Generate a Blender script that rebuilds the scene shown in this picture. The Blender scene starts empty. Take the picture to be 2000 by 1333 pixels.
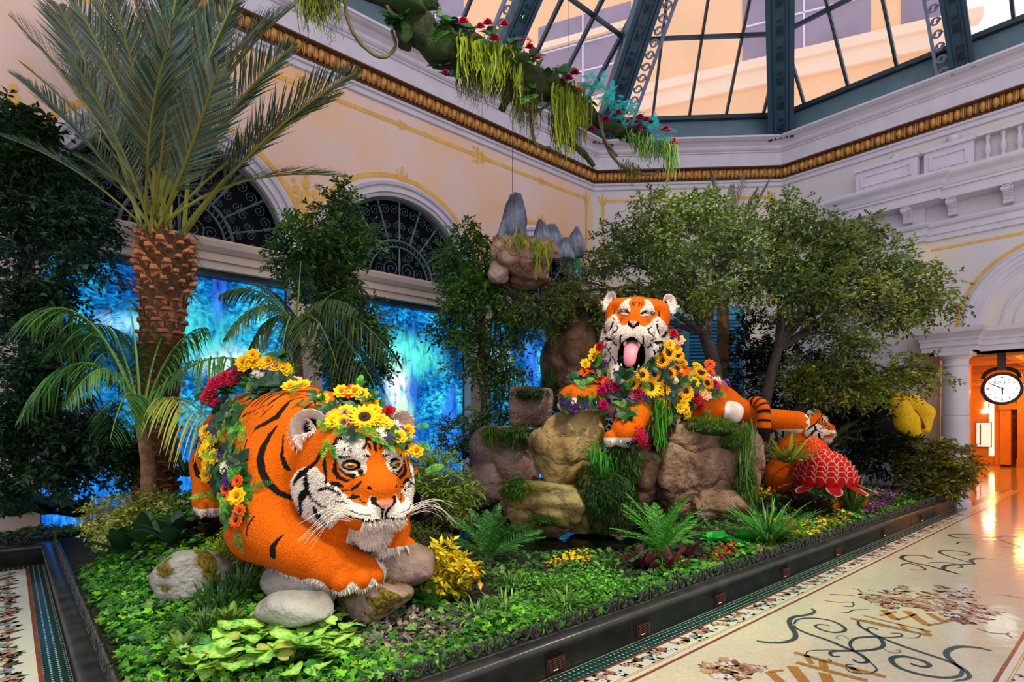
import bpy, bmesh, math, random
import numpy as np
from mathutils import Vector, Matrix
# ------------------------------------------------------------------ camera, world, lights, exposure
SC = bpy.context.scene
COL = SC.collection
FPX, CAMH, HORIZ = 1111.1, 1.8, 832.0
YAW = math.radians(48.48)
cam = bpy.data.cameras.new('camera'); cam.sensor_width = 36.0; cam.lens = 20.0
cam.shift_y = (HORIZ - 666.5) / 2000.0; cam.clip_end = 400; cam.clip_start = .05
cam_o = bpy.data.objects.new('camera', cam); COL.objects.link(cam_o)
cam_o.location = (0, 0, CAMH); cam_o.rotation_euler = (math.pi / 2, 0, YAW - math.pi / 2)
SC.camera = cam_o
SC.view_settings.view_transform = 'Standard'; SC.view_settings.look = 'None'
SC.view_settings.gamma = 1.0; SC.view_settings.use_curve_mapping = False
SC.view_settings.exposure = 0.48
for k_, v_ in (('max_bounces', 6), ('diffuse_bounces', 3), ('glossy_bounces', 3), ('transmission_bounces', 3), ('transparent_max_bounces', 8), ('adaptive_threshold', .04)): setattr(SC.cycles, k_, v_)
world = bpy.data.worlds.new('overcast_sky'); SC.world = world; world.use_nodes = True
wn = world.node_tree.nodes; bgn = wn.get('Background')
bgn.inputs[0].default_value = (0.92, 0.89, 1.0, 1); bgn.inputs[1].default_value = 0.86
def lamp(name, kind, loc, power, color, target=None, size=.2, spot=60, blend=.6, sx=None):
    l = bpy.data.lights.new(name, kind); l.energy = power; l.color = color
    if kind == 'SPOT':
        l.spot_size = math.radians(spot); l.spot_blend = blend; l.shadow_soft_size = size
    elif kind == 'AREA':
        l.size = size
        if sx: l.shape = 'RECTANGLE'; l.size = sx; l.size_y = size
    else:
        l.shadow_soft_size = size
    o = bpy.data.objects.new(name, l); COL.objects.link(o); o.location = loc
    if target is not None:
        o.rotation_euler = (Vector(target) - Vector(loc)).to_track_quat('-Z', 'Y').to_euler()
    return o
SPOTS = [
    ((1.2, 1.0, 9.0), (2.0, 4.6, 1.3), 900, (1.0, .82, .60), 30),      # crouching tiger
    ((3.4, 1.6, 9.2), (7.2, 5.6, 2.4), 1500, (1.0, .86, .66), 26),      # roaring tiger
    ((3.5, .8, 9.0), (3.2, 3.8, .3), 700, (.95, 1.0, .62), 38),         # front planting
    ((6.0, .8, 9.2), (6.4, 3.6, .3), 800, (.72, 1.0, .55), 34),
    ((9.0, 1.0, 9.4), (9.6, 3.7, .5), 800, (1.0, .80, .50), 34),
    ((11.5, .8, 9.4), (12.6, 4.2, .6), 700, (1.0, .72, .42), 34),
    ((.2, 2.6, 9.0), (.9, 5.0, .3), 520, (.62, 1.0, .62), 34),
    ((6.5, 2.0, 9.4), (11.6, 6.8, 4.6), 1500, (.96, 1.0, .74), 34),     # tree crowns
    ((3.0, 3.0, 9.3), (5.0, 8.6, 4.6), 420, (.94, 1.0, .80), 40),
    ((1.6, 3.2, 9.4), (1.3, 7.3, 4.8), 520, (.70, .92, 1.0), 40),       # date palm
]
for i, (a, b, p, c, s) in enumerate(SPOTS):
    lamp('show_spot', 'SPOT', a, p * 1.35, c, b, .25, s, .75)
# ------------------------------------------------------------------ measuring helpers: photograph pixel + depth -> point in the place
FXY = np.array([math.cos(YAW), math.sin(YAW)]); RXY = np.array([math.sin(YAW), -math.cos(YAW)])
def P(x, y, d):
    u = (x - 1000) / FPX
    q = d * (FXY + u * RXY)
    return Vector((q[0], q[1], CAMH + (HORIZ - y) / FPX * d))
def onY(x, y, Y):
    u = (x - 1000) / FPX; return P(x, y, Y / (FXY[1] + u * RXY[1]))
def onX(x, y, X):
    u = (x - 1000) / FPX; return P(x, y, X / (FXY[0] + u * RXY[0]))
def onZ(x, y, Z=0.0):
    return P(x, y, (Z - CAMH) * FPX / (HORIZ - y))
rnd = random.Random(7); nrg = np.random.default_rng(7)
# ------------------------------------------------------------------ object helpers
def tag(o, label=None, cat=None, group=None, kind=None):
    if label: o['label'] = label
    if cat: o['category'] = cat
    if group: o['group'] = group
    if kind: o['kind'] = kind
    return o
def empty(name, loc=(0, 0, 0), label=None, cat=None, group=None, rz=0.0, kind=None):
    o = bpy.data.objects.new(name, None); COL.objects.link(o); o.location = loc; o.rotation_euler.z = rz
    o.empty_display_size = .1
    return tag(o, label, cat, group, kind)
def link(name, mesh, parent=None, mw=None):
    o = bpy.data.objects.new(name, mesh); COL.objects.link(o)
    if parent is not None: o.parent = parent
    if mw is not None: o.matrix_basis = mw
    return o
def npmesh(name, V, faces, mat=None, colors=None, smooth=True):
    """V (n,3); faces: list of (m,k) int arrays; colors (n,3) per vertex."""
    me = bpy.data.meshes.new(name)
    V = np.asarray(V, dtype=np.float32)
    if not isinstance(faces, (list, tuple)): faces = [faces]
    faces = [np.asarray(f, dtype=np.int32) for f in faces if len(f)]
    me.vertices.add(len(V)); me.vertices.foreach_set('co', V.ravel())
    loops = np.concatenate([f.ravel() for f in faces])
    sizes = np.concatenate([np.full(len(f), f.shape[1], np.int32) for f in faces])
    starts = np.concatenate([[0], np.cumsum(sizes)[:-1]]).astype(np.int32)
    me.loops.add(len(loops)); me.loops.foreach_set('vertex_index', loops)
    me.polygons.add(len(sizes)); me.polygons.foreach_set('loop_start', starts)
    me.polygons.foreach_set('loop_total', sizes)
    me.polygons.foreach_set('use_smooth', np.full(len(sizes), smooth, dtype=bool))
    if colors is not None:
        at = me.color_attributes.new('Col', 'FLOAT_COLOR', 'POINT')
        c = np.ones((len(V), 4), np.float32); c[:, :3] = colors
        at.data.foreach_set('color', c.ravel())
    me.update(calc_edges=True)
    if mat is not None: me.materials.append(mat)
    return me
class MB:
    """collects pieces of ONE mesh"""
    def __init__(s): s.V = []; s.Q = []; s.T = []; s.C = []; s.n = 0
    def add(s, V, Q=None, T=None, col=None):
        V = np.asarray(V, float).reshape(-1, 3)
        if Q is not None and len(Q): s.Q.append(np.asarray(Q, int) + s.n)
        if T is not None and len(T): s.T.append(np.asarray(T, int) + s.n)
        s.V.append(V); s.n += len(V)
        s.C.append(np.broadcast_to(np.asarray(col if col is not None else (1, 1, 1), float), (len(V), 3)))
        return s
    def box(s, a, b, col=None):
        (x0, y0, z0), (x1, y1, z1) = a, b
        V = [(x0, y0, z0), (x1, y0, z0), (x1, y1, z0), (x0, y1, z0), (x0, y0, z1), (x1, y0, z1), (x1, y1, z1), (x0, y1, z1)]
        return s.add(V, [(0, 3, 2, 1), (4, 5, 6, 7), (0, 1, 5, 4), (1, 2, 6, 5), (2, 3, 7, 6), (3, 0, 4, 7)], col=col)
    def obox(s, c, ax, ay, az, col=None):
        """oriented box: centre and three half-axis vectors"""
        c, ax, ay, az = [np.asarray(q, float) for q in (c, ax, ay, az)]
        V = [c + i * ax + j * ay + k * az for k in (-1, 1) for (i, j) in ((-1, -1), (1, -1), (1, 1), (-1, 1))]
        return s.add(V, [(0, 3, 2, 1), (4, 5, 6, 7), (0, 1, 5, 4), (1, 2, 6, 5), (2, 3, 7, 6), (3, 0, 4, 7)], col=col)
    def beam(s, a, b, w, h, up=(0, 0, 1), col=None):
        a, b = np.asarray(a, float), np.asarray(b, float); d = b - a; L = np.linalg.norm(d); d /= L
        r = np.cross(d, up); r /= np.linalg.norm(r) + 1e-9; u = np.cross(r, d)
        return s.obox((a + b) / 2, d * L / 2, r * w / 2, u * h / 2, col)
    def tube(s, pts, rad, n=6, col=None, caps=True, flat=1.0):
        V, Q = tube_geo(pts, rad, n, flat); s.add(V, Q, col=col)
        return s
    def build(s, name, mat, parent=None, smooth=False, mw=None):
        me = s.mesh(name, mat, smooth); return link(name, me, parent, mw)
    def mesh(s, name, mat, smooth=False):
        V = np.concatenate(s.V); F = []
        if s.Q: F.append(np.concatenate(s.Q))
        if s.T: F.append(np.concatenate(s.T))
        return npmesh(name, V, F, mat, np.concatenate(s.C), smooth)
def tube_geo(pts, rad, n=6, flat=1.0):
    pts = np.asarray([tuple(p) for p in pts], float); m = len(pts)
    rad = np.broadcast_to(np.asarray(rad, float), (m,))
    t = np.gradient(pts, axis=0); t /= np.linalg.norm(t, axis=1)[:, None] + 1e-12
    up = np.array([0, 0, 1.]) if abs(t[0, 2]) < .9 else np.array([1., 0, 0])
    V = []
    r = np.cross(t[0], up); r /= np.linalg.norm(r)
    a = np.linspace(0, 2 * np.pi, n, endpoint=False)
    for i in range(m):
        r = r - t[i] * np.dot(r, t[i]); r /= np.linalg.norm(r) + 1e-12
        b = np.cross(t[i], r)
        V.append(pts[i] + rad[i] * (np.cos(a)[:, None] * r + flat * np.sin(a)[:, None] * b))
    V = np.concatenate(V); Q = []
    for i in range(m - 1):
        for j in range(n):
            k = (j + 1) % n; Q.append((i * n + j, i * n + k, (i + 1) * n + k, (i + 1) * n + j))
    c0, c1 = len(V), len(V) + 1
    V = np.concatenate([V, pts[:1], pts[-1:]])
    for j in range(n):
        k = (j + 1) % n
        Q.append((c0, k, j, j)); Q.append((c1, (m - 1) * n + j, (m - 1) * n + k, (m - 1) * n + k))
    Q = np.array(Q); good = Q[Q[:, 2] != Q[:, 3]]; tri = Q[Q[:, 2] == Q[:, 3]]
    tq = []
    for q in tri: tq.append((q[0], q[1], q[2]))
    caps = []
    tri = np.array(tq)
    for s_ in (tri[tri[:, 0] == c0], tri[tri[:, 0] == c1]):
        for i in range(0, len(s_) - 1, 2):
            a0, b0 = s_[i], s_[i + 1]
            if s_[i][0] == c0: caps.append((a0[0], b0[1], a0[1], a0[2]))
            else: caps.append((a0[0], a0[1], a0[2], b0[2]))
        if len(s_) % 2: caps.append((s_[-1][0], s_[-1][1], s_[-1][2], s_[-1][2]))
    caps = [c for c in caps if len(set(c)) == 4]
    return V, np.concatenate([good, np.array(caps, int).reshape(-1, 4)])
def spline(pts, n=8):
    """Catmull-Rom through points"""
    p = np.asarray([tuple(q) for q in pts], float)
    if len(p) < 3: return np.array([p[0] + (p[1] - p[0]) * t for t in np.linspace(0, 1, n + 1)])
    q = np.vstack([2 * p[0] - p[1], p, 2 * p[-1] - p[-2]]); out = []
    for i in range(1, len(q) - 2):
        for t in np.linspace(0, 1, n, endpoint=False):
            a, b, c, d = q[i - 1], q[i], q[i + 1], q[i + 2]
            out.append(.5 * ((2 * b) + (c - a) * t + (2 * a - 5 * b + 4 * c - d) * t * t + (3 * b - a - 3 * c + d) * t ** 3))
    out.append(p[-1]); return np.array(out)
def spiral(c, r0, r1, a0, turns, n=20):
    t = np.linspace(0, 1, n); a = a0 + turns * 2 * np.pi * t; r = r0 + (r1 - r0) * t
    return np.stack([c[0] + r * np.cos(a), c[1] + r * np.sin(a)], 1)
def mw(loc, rz=0.0, sc=1.0, rx=0.0, ry=0.0):
    S = Matrix.Diagonal((*(sc if hasattr(sc, '__len__') else (sc, sc, sc)), 1))
    return Matrix.Translation(Vector(loc)) @ Matrix.Rotation(rz, 4, 'Z') @ Matrix.Rotation(ry, 4, 'Y') @ Matrix.Rotation(rx, 4, 'X') @ S
def frame_mat(o, x, z):
    """matrix with origin o, local x along x, local z near z"""
    x = Vector(x).normalized(); z = Vector(z); y = z.cross(x).normalized(); z = x.cross(y)
    return Matrix(((x[0], y[0], z[0], o[0]), (x[1], y[1], z[1], o[1]), (x[2], y[2], z[2], o[2]), (0, 0, 0, 1)))
def scatter(tV, tF, Rm, T, colors, tcol=None):
    """tV template (k,3); tF list of face arrays; Rm (m,3,3) with scale; T (m,3); colors (m,3) -> V, faces, C"""
    k, m = len(tV), len(T)
    V = np.einsum('mij,kj->mki', Rm, tV) + T[:, None, :]
    off = (np.arange(m) * k)[:, None, None]
    F = [(f[None] + off).reshape(-1, f.shape[1]) for f in tF]
    C = np.repeat(colors[:, None, :], k, 1)
    if tcol is not None: C = C * tcol[None]
    return V.reshape(-1, 3), F, C.reshape(-1, 3)
def rots(yaw, pitch, roll, sc):
    """rotation matrices; template lies along +y, normal +z. yaw turns it, pitch lifts the tip"""
    cy, sy, cp, sp, cr, sr = np.cos(yaw), np.sin(yaw), np.cos(pitch), np.sin(pitch), np.cos(roll), np.sin(roll)
    z0 = np.zeros_like(cy); o1 = np.ones_like(cy)
    Rz = np.stack([cy, -sy, z0, sy, cy, z0, z0, z0, o1], -1).reshape(-1, 3, 3)
    Rx = np.stack([o1, z0, z0, z0, cp, -sp, z0, sp, cp], -1).reshape(-1, 3, 3)
    Ry = np.stack([cr, z0, sr, z0, o1, z0, -sr, z0, cr], -1).reshape(-1, 3, 3)
    R = Rz @ Rx @ Ry
    sc = np.asarray(sc)
    return R * (sc[:, None, None] if sc.ndim == 1 else sc[:, None, :])
def jitter(cols, n, v=.12, weights=None):
    cols = np.asarray(cols, float).reshape(-1, 3)
    i = nrg.choice(len(cols), n, p=weights)
    return np.clip(cols[i] * (1 + nrg.normal(0, v, (n, 1))) * (1 + nrg.normal(0, v * .35, (n, 3))), .002, 1)
# ------------------------------------------------------------------ materials
def lin(*c):
    return tuple(((v / 255 + .055) / 1.055) ** 2.4 if v > 10 else v / 255 / 12.92 for v in c)
MATS = {}
def mat(name, col, rough=.6, var=0.0, scale=6.0, col2=None, bump=0.0, bscale=30.0, metal=0.0, attr=False, emit=0.0, spec=.5, transl=0.0, coat=0.0, detail=4.0, sheen=0.0):
    if name in MATS: return MATS[name]
    m = bpy.data.materials.new(name); m.use_nodes = True; MATS[name] = m
    nt = m.node_tree; N, L = nt.nodes, nt.links; b = N['Principled BSDF']; out = N['Material Output']
    b.inputs['Roughness'].default_value = rough; b.inputs['Metallic'].default_value = metal
    b.inputs['Specular IOR Level'].default_value = spec
    b.inputs['Coat Weight'].default_value = coat
    if sheen: b.inputs['Sheen Weight'].default_value = sheen
    tc = N.new('ShaderNodeTexCoord')
    src = None
    if attr:
        a = N.new('ShaderNodeAttribute'); a.attribute_name = 'Col'; src = a.outputs['Color']
        mx = N.new('ShaderNodeMix'); mx.data_type = 'RGBA'; mx.blend_type = 'MULTIPLY'; mx.inputs[0].default_value = 1
        L.new(src, mx.inputs[6]); mx.inputs[7].default_value = (*col, 1); src = mx.outputs[2]
    if var or col2:
        nz = N.new('ShaderNodeTexNoise'); nz.inputs['Scale'].default_value = scale; nz.inputs['Detail'].default_value = detail
        L.new(tc.outputs['Object'], nz.inputs['Vector'])
        rp = N.new('ShaderNodeValToRGB'); L.new(nz.outputs['Fac'], rp.inputs[0])
        rp.color_ramp.elements[0].position = .35; rp.color_ramp.elements[1].position = .65
        if col2:
            if src is None:
                rp.color_ramp.elements[0].color = (*col, 1); rp.color_ramp.elements[1].color = (*col2, 1); src = rp.outputs[0]
            else:
                rp.color_ramp.elements[0].color = (1, 1, 1, 1); rp.color_ramp.elements[1].color = (*col2, 1)
                mx2 = N.new('ShaderNodeMix'); mx2.data_type = 'RGBA'; mx2.blend_type = 'MULTIPLY'; mx2.inputs[0].default_value = 1
                L.new(src, mx2.inputs[6]); L.new(rp.outputs[0], mx2.inputs[7]); src = mx2.outputs[2]
        else:
            rp.color_ramp.elements[0].color = (1 - var,) * 3 + (1,); rp.color_ramp.elements[1].color = (1 + var,) * 3 + (1,)
            mx2 = N.new('ShaderNodeMix'); mx2.data_type = 'RGBA'; mx2.blend_type = 'MULTIPLY'; mx2.inputs[0].default_value = 1
            if src is None: mx2.inputs[6].default_value = (*col, 1)
            else: L.new(src, mx2.inputs[6])
            L.new(rp.outputs[0], mx2.inputs[7]); src = mx2.outputs[2]
    if src is None: b.inputs['Base Color'].default_value = (*col, 1)
    else: L.new(src, b.inputs['Base Color'])
    if emit:
        b.inputs['Emission Color'].default_value = (*col, 1); b.inputs['Emission Strength'].default_value = emit
        if src is not None: L.new(src, b.inputs['Emission Color'])
    if bump:
        nb = N.new('ShaderNodeTexNoise'); nb.inputs['Scale'].default_value = bscale; nb.inputs['Detail'].default_value = 3
        L.new(tc.outputs['Object'], nb.inputs['Vector'])
        bp = N.new('ShaderNodeBump'); bp.inputs['Strength'].default_value = bump; bp.inputs['Distance'].default_value = .03
        L.new(nb.outputs['Fac'], bp.inputs['Height']); L.new(bp.outputs[0], b.inputs['Normal'])
    if transl:
        tr = N.new('ShaderNodeBsdfTranslucent'); ms = N.new('ShaderNodeMixShader'); ms.inputs[0].default_value = transl
        if src is None: tr.inputs[0].default_value = (*col, 1)
        else: L.new(src, tr.inputs[0])
        L.new(b.outputs[0], ms.inputs[1]); L.new(tr.outputs[0], ms.inputs[2]); L.new(ms.outputs[0], out.inputs[0])
    return m
M_CREAM = mat('cream_wall', lin(226, 198, 190), .75, col2=lin(234, 184, 138), scale=.55, detail=6)
M_PALE = mat('pale_wall', lin(198, 196, 208), .75, col2=lin(224, 208, 184), scale=.45, detail=6)
M_STONE = mat('white_stone', lin(204, 196, 206), .6, var=.05, scale=3)
M_STONEW = mat('warm_stone', lin(214, 190, 176), .6, var=.05, scale=3)
M_BAND = mat('painted_gold_band', lin(222, 172, 84), .75, var=.1, scale=5)
M_GILT = mat('bronze_gilt', lin(196, 140, 70), .42, var=.25, scale=9, metal=.3)
M_GILTD = mat('dark_bronze', lin(82, 48, 20), .55, var=.2, scale=9)
M_STEEL = mat('green_steel', lin(44, 74, 94), .45, var=.12, scale=4)
M_UPST = mat('upstand_steel', lin(82, 110, 120), .5, var=.1, scale=3)
M_STEELD = mat('dark_green_steel', lin(26, 42, 56), .4, var=.15, scale=5)
M_LATT = mat('lattice_iron', lin(120, 126, 150), .5, var=.1)
M_IRON = mat('wrought_iron', lin(72, 92, 98), .45, var=.2, scale=9)
M_DARKGLASS = mat('dark_pane', lin(14, 14, 20), .6, var=.1, scale=2, spec=.08)
M_MUNTIN = mat('white_muntin', lin(225, 222, 235), .6)
M_KERB = mat('black_kerb_stone', lin(46, 44, 42), .28, var=.45, scale=5, detail=8, bump=.06, bscale=40)
M_RAIL = mat('cast_iron_rail', lin(52, 54, 46), .5, var=.25, scale=14)
M_SOIL = mat('dark_soil', lin(36, 30, 20), .95, var=.4, scale=16, bump=.6, bscale=30)
def glass_mat():
    m = bpy.data.materials.new('roof_glass'); m.use_nodes = True; N, L = m.node_tree.nodes, m.node_tree.links
    b = N['Principled BSDF']; b.inputs['Base Color'].default_value = (.9, .95, 1, 1); b.inputs['Roughness'].default_value = .05
    t = N.new('ShaderNodeBsdfTransparent'); mx = N.new('ShaderNodeMixShader'); mx.inputs[0].default_value = .06
    t.inputs[0].default_value = (.97, .98, 1, 1)
    L.new(t.outputs[0], mx.inputs[1]); L.new(b.outputs[0], mx.inputs[2]); L.new(mx.outputs[0], N['Material Output'].inputs[0])
    return m
M_GLASS = glass_mat()
# ================================================================== THE ROOM
XC, YC = 12.34, 10.5          # where the long wall meets the chamfer
XR = 16.0; YR = YC - (XR - XC)
PATH = [(-9.0, YC), (XC, YC), (XR, YR), (XR, -6.0)]
def offset_path(path, off):
    """shift a polyline to its right-hand side (into the room) by off, mitred"""
    p = np.asarray(path, float); d = np.diff(p, axis=0); d /= np.linalg.norm(d, axis=1)[:, None]
    nrm = np.stack([d[:, 1], -d[:, 0]], 1); out = []
    for i in range(len(p)):
        if i == 0: out.append(p[0] + nrm[0] * off)
        elif i == len(p) - 1: out.append(p[-1] + nrm[-1] * off)
        else:
            b = nrm[i - 1] + nrm[i]; b /= np.dot(b, nrm[i]); out.append(p[i] + b * off)
    return np.array(out)
def sweep(path, prof, name, m, parent=None, smooth=False, closed=False, kind=None):
    """prof: (offset into the room, z) list"""
    rows = [np.column_stack([offset_path(path, o), np.full(len(path), z)]) for o, z in prof]
    V = np.concatenate(rows); n = len(path); k = len(prof)
    Q = [(i * n + j, i * n + j + 1, (i + 1) * n + j + 1, (i + 1) * n + j) for i in range(k - 1 + (1 if closed else 0)) for j in range(n - 1)]
    Q = [tuple(v % (n * k) for v in q) for q in Q]
    T = []
    me = npmesh(name, V, [np.array(Q)[:, ::-1]], m, None, smooth)
    o = link(name, me, parent)
    if kind: o['kind'] = kind
    return o
BAYX = [-2.01, 2.10, 6.21, 10.32]; PIERX = [-4.06, .05, 4.155, 8.265]
ZA0, ZA1, LR = 4.42, 4.88, 1.74       # architrave bottom / top, lunette radius
# --- long wall with lunette openings
def arch_bay(mb, xc, x0, x1, z0, z1, r, y, depth, n=28):
    a = np.linspace(0, np.pi, n + 1); inner = np.stack([xc + r * np.cos(a), z0 + r * np.sin(a)], 1)
    outer = []
    for t in a:
        c, s = math.cos(t), math.sin(t)
        kx = (x1 - xc) / c if c > 1e-6 else ((x0 - xc) / c if c < -1e-6 else 1e9)
        kz = (z1 - z0) / s if s > 1e-6 else 1e9
        k = min(kx, kz); outer.append((xc + k * c, z0 + k * s))
    for c in ((x1, z1), (x0, z1)):       # exact corners
        i = int(np.argmin([(o[0] - c[0]) ** 2 + (o[1] - c[1]) ** 2 for o in outer])); outer[i] = c
    outer = np.array(outer); m = n + 1
    V = np.concatenate([np.column_stack([inner[:, 0], np.full(m, y), inner[:, 1]]), np.column_stack([outer[:, 0], np.full(m, y), outer[:, 1]]),
                        np.column_stack([inner[:, 0], np.full(m, y + depth), inner[:, 1]])])
    Q = [(i, m + i, m + i + 1, i + 1) for i in range(n)] + [(i, i + 1, 2 * m + i + 1, 2 * m + i) for i in range(n)]
    mb.add(V, Q)
mb = MB()
for xc in BAYX: arch_bay(mb, xc, xc - 2.055, xc + 2.055, ZA1, 8.62, LR, YC, .38)
mb.box((-9, YC, ZA1), (BAYX[0] - 2.055, YC + .1, 8.62))
wall_l = mb.build('wall_left', M_CREAM); wall_l['kind'] = 'structure'
for x in PIERX + [XC - .12]:
    w = .29 if x < XC - 1 else .12
    q = MB(); q.box((x - w, YC - .06, 0), (x + w, YC + .5, ZA0))
    q.box((x - w - .05, YC - .11, 0), (x + w + .05, YC + .5, .35)); q.box((x - w - .05, YC - .11, ZA0 - .12), (x + w + .05, YC + .5, ZA0))
    q.build('pier', M_STONEW, wall_l)
sweep([(-9, YC), (XC, YC)], [(0, ZA0), (.10, ZA0), (.10, ZA0 + .12), (.14, ZA0 + .13), (.14, ZA0 + .25), (.18, ZA0 + .27), (.24, ZA0 + .34), (.26, ZA0 + .42), (.26, ZA1), (-.35, ZA1)], 'trim_1', M_STONEW, kind='structure')
q = MB(); q.box((-9, YC + .02, ZA0 - .1), (XC, YC + .4, ZA0 + .02)); q.build('soffit', M_STEELD, bpy.data.objects['trim_1'])
def arch_ring(xc, z0, prof, y, n=36):
    a = np.linspace(0, np.pi, n + 1); V = []; Q = []
    for (r, out) in prof: V.append(np.column_stack([xc + r * np.cos(a), np.full(n + 1, y - out), z0 + r * np.sin(a)]))
    m = n + 1
    for k in range(len(prof) - 1):
        for i in range(n): Q.append((k * m + i, (k + 1) * m + i, (k + 1) * m + i + 1, k * m + i + 1))
    return np.concatenate(V), Q
ARCHP = [(1.70, -.1), (1.70, .03), (1.76, .05), (1.77, .09), (1.83, .09), (1.84, .06), (1.90, .06), (1.91, .11), (1.97, .13), (1.99, .05), (2.03, .04), (2.03, 0)]
# --- lunette windows with wrought iron grilles
def scroll_pts(c, r, a0, turns, s=1, n=26):
    t = np.linspace(0, 1, n); a = a0 + s * turns * 2 * np.pi * t; rr = r * (1 - .86 * t)
    return np.stack([c[0] + rr * np.cos(a), np.zeros(n), c[1] + rr * np.sin(a)], 1)
def flat_tube(pts, r, name, m, n=5):
    V, Q = tube_geo(pts, r, n); return npmesh(name, V, [Q], m, None, True)
ri, ro = .80, 1.66
ME_SCR = [flat_tube(np.vstack([[(-.10, 0, -.52), (-.17, 0, -.2)], scroll_pts((-.0, 0), .17, math.pi, 1.6, -1)]), .011, 'scroll', M_IRON),
          flat_tube(np.vstack([[(.10, 0, -.52), (.17, 0, -.2)], scroll_pts((.0, 0), .17, 0, 1.6, 1)]), .011, 'scroll', M_IRON),
          flat_tube(scroll_pts((0, 0), .10, math.pi / 2, 1.5, 1), .009, 'scroll', M_IRON),
          flat_tube(scroll_pts((0, 0), .10, math.pi / 2, 1.5, -1), .009, 'scroll', M_IRON),
          flat_tube(scroll_pts((0, 0), .21, -math.pi / 2, 1.8, 1), .011, 'scroll', M_IRON),
          flat_tube(scroll_pts((0, 0), .21, -math.pi / 2, 1.8, -1), .011, 'scroll', M_IRON)]
def lunette(i, xc):
    w = empty('window_%d' % i, (xc, YC + .12, ZA1), kind='structure')
    V, Q = arch_ring(0, 0, ARCHP, -.12); link('arch_moulding', npmesh('arch_moulding', V, [np.array(Q)], M_STONE, None, False), w)
    q = MB(); a = np.linspace(0, np.pi, 29)
    V = np.concatenate([[(0, .2, 0)], np.column_stack([1.75 * np.cos(a), np.full(29, .2), 1.75 * np.sin(a)])])
    link('pane', npmesh('pane', V, [np.array([(0, k + 1, k + 2) for k in range(28)])], M_DARKGLASS, None, False), w)
    q = MB()
    for r, t in ((1.69, .045), (.83, .03), (.70, .02)):
        q.tube(np.column_stack([r * np.cos(a), np.zeros(29), r * np.sin(a)]), t, 6)
    q.beam((-1.72, 0, .03), (1.72, 0, .03), .07, .07)
    for t in np.linspace(.06, np.pi - .06, 26):
        q.beam((.70 * math.cos(t), 0, .70 * math.sin(t)), (.83 * math.cos(t + .08), 0, .83 * math.sin(t + .08)), .012, .012, up=(0, 1, 0))
    q.build('grille_rim', M_IRON, w)
    for t in np.linspace(0, np.pi, 11)[1:-1]:
        c, s = math.cos(t), math.sin(t); q = MB()
        q.tube([(.82 * c, 0, .82 * s), (1.25 * c, 0, 1.25 * s), (1.68 * c, 0, 1.68 * s)], [.02, .016, .02], 6)
        for rr in (.92, 1.42, 1.62): q.tube([(rr * c - .02 * c, 0, rr * s - .02 * s), (rr * c + .02 * c, 0, rr * s + .02 * s)], .03, 6)
        q.build('spoke', M_IRON, w)
    th = np.linspace(0, np.pi, 11); mid = (th[:-1] + th[1:]) / 2
    for t in mid:
        for s, me, dt in ((-1, ME_SCR[0], .072), (1, ME_SCR[1], -.072)):
            tt = t + dt; R = Matrix.Translation((1.47 * math.cos(tt), 0, 1.47 * math.sin(tt))) @ Matrix.Rotation(math.pi / 2 - tt, 4, 'Y') @ Matrix.Scale(.64, 4)
            link('scroll', me, w, R)
        for s, me, dt in ((-1, ME_SCR[2], .065), (1, ME_SCR[3], -.065)):
            for r2, k in ((1.16, .85), (.95, .6)):
                tt = t + dt * (1.25 if r2 > 1 else 1.1); link('scroll', me, w, Matrix.Translation((r2 * math.cos(tt), 0, r2 * math.sin(tt))) @ Matrix.Rotation(math.pi / 2 - tt, 4, 'Y') @ Matrix.Scale(k, 4))
    for sx in (-1, 1):
        for (x, z, k, j) in ((.19, .22, .95, 4), (.47, .19, .62, 5), (.25, .52, .55, 5), (.12, .46, .5, 2), (.42, .42, .6, 3), (.6, .1, .5, 2), (.06, .1, .4, 3)):
            link('scroll', ME_SCR[j if sx > 0 else (j ^ 1)], w, Matrix.Translation((sx * x, 0, z)) @ Matrix.Scale(k, 4))
    q = MB(); q.tube([(0, 0, .05), (0, 0, .35), (0, 0, .68)], [.015, .03, .012], 6); q.build('finial', M_IRON, w)
    return w
for i, x in enumerate(BAYX): lunette(i + 1, x)
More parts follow.
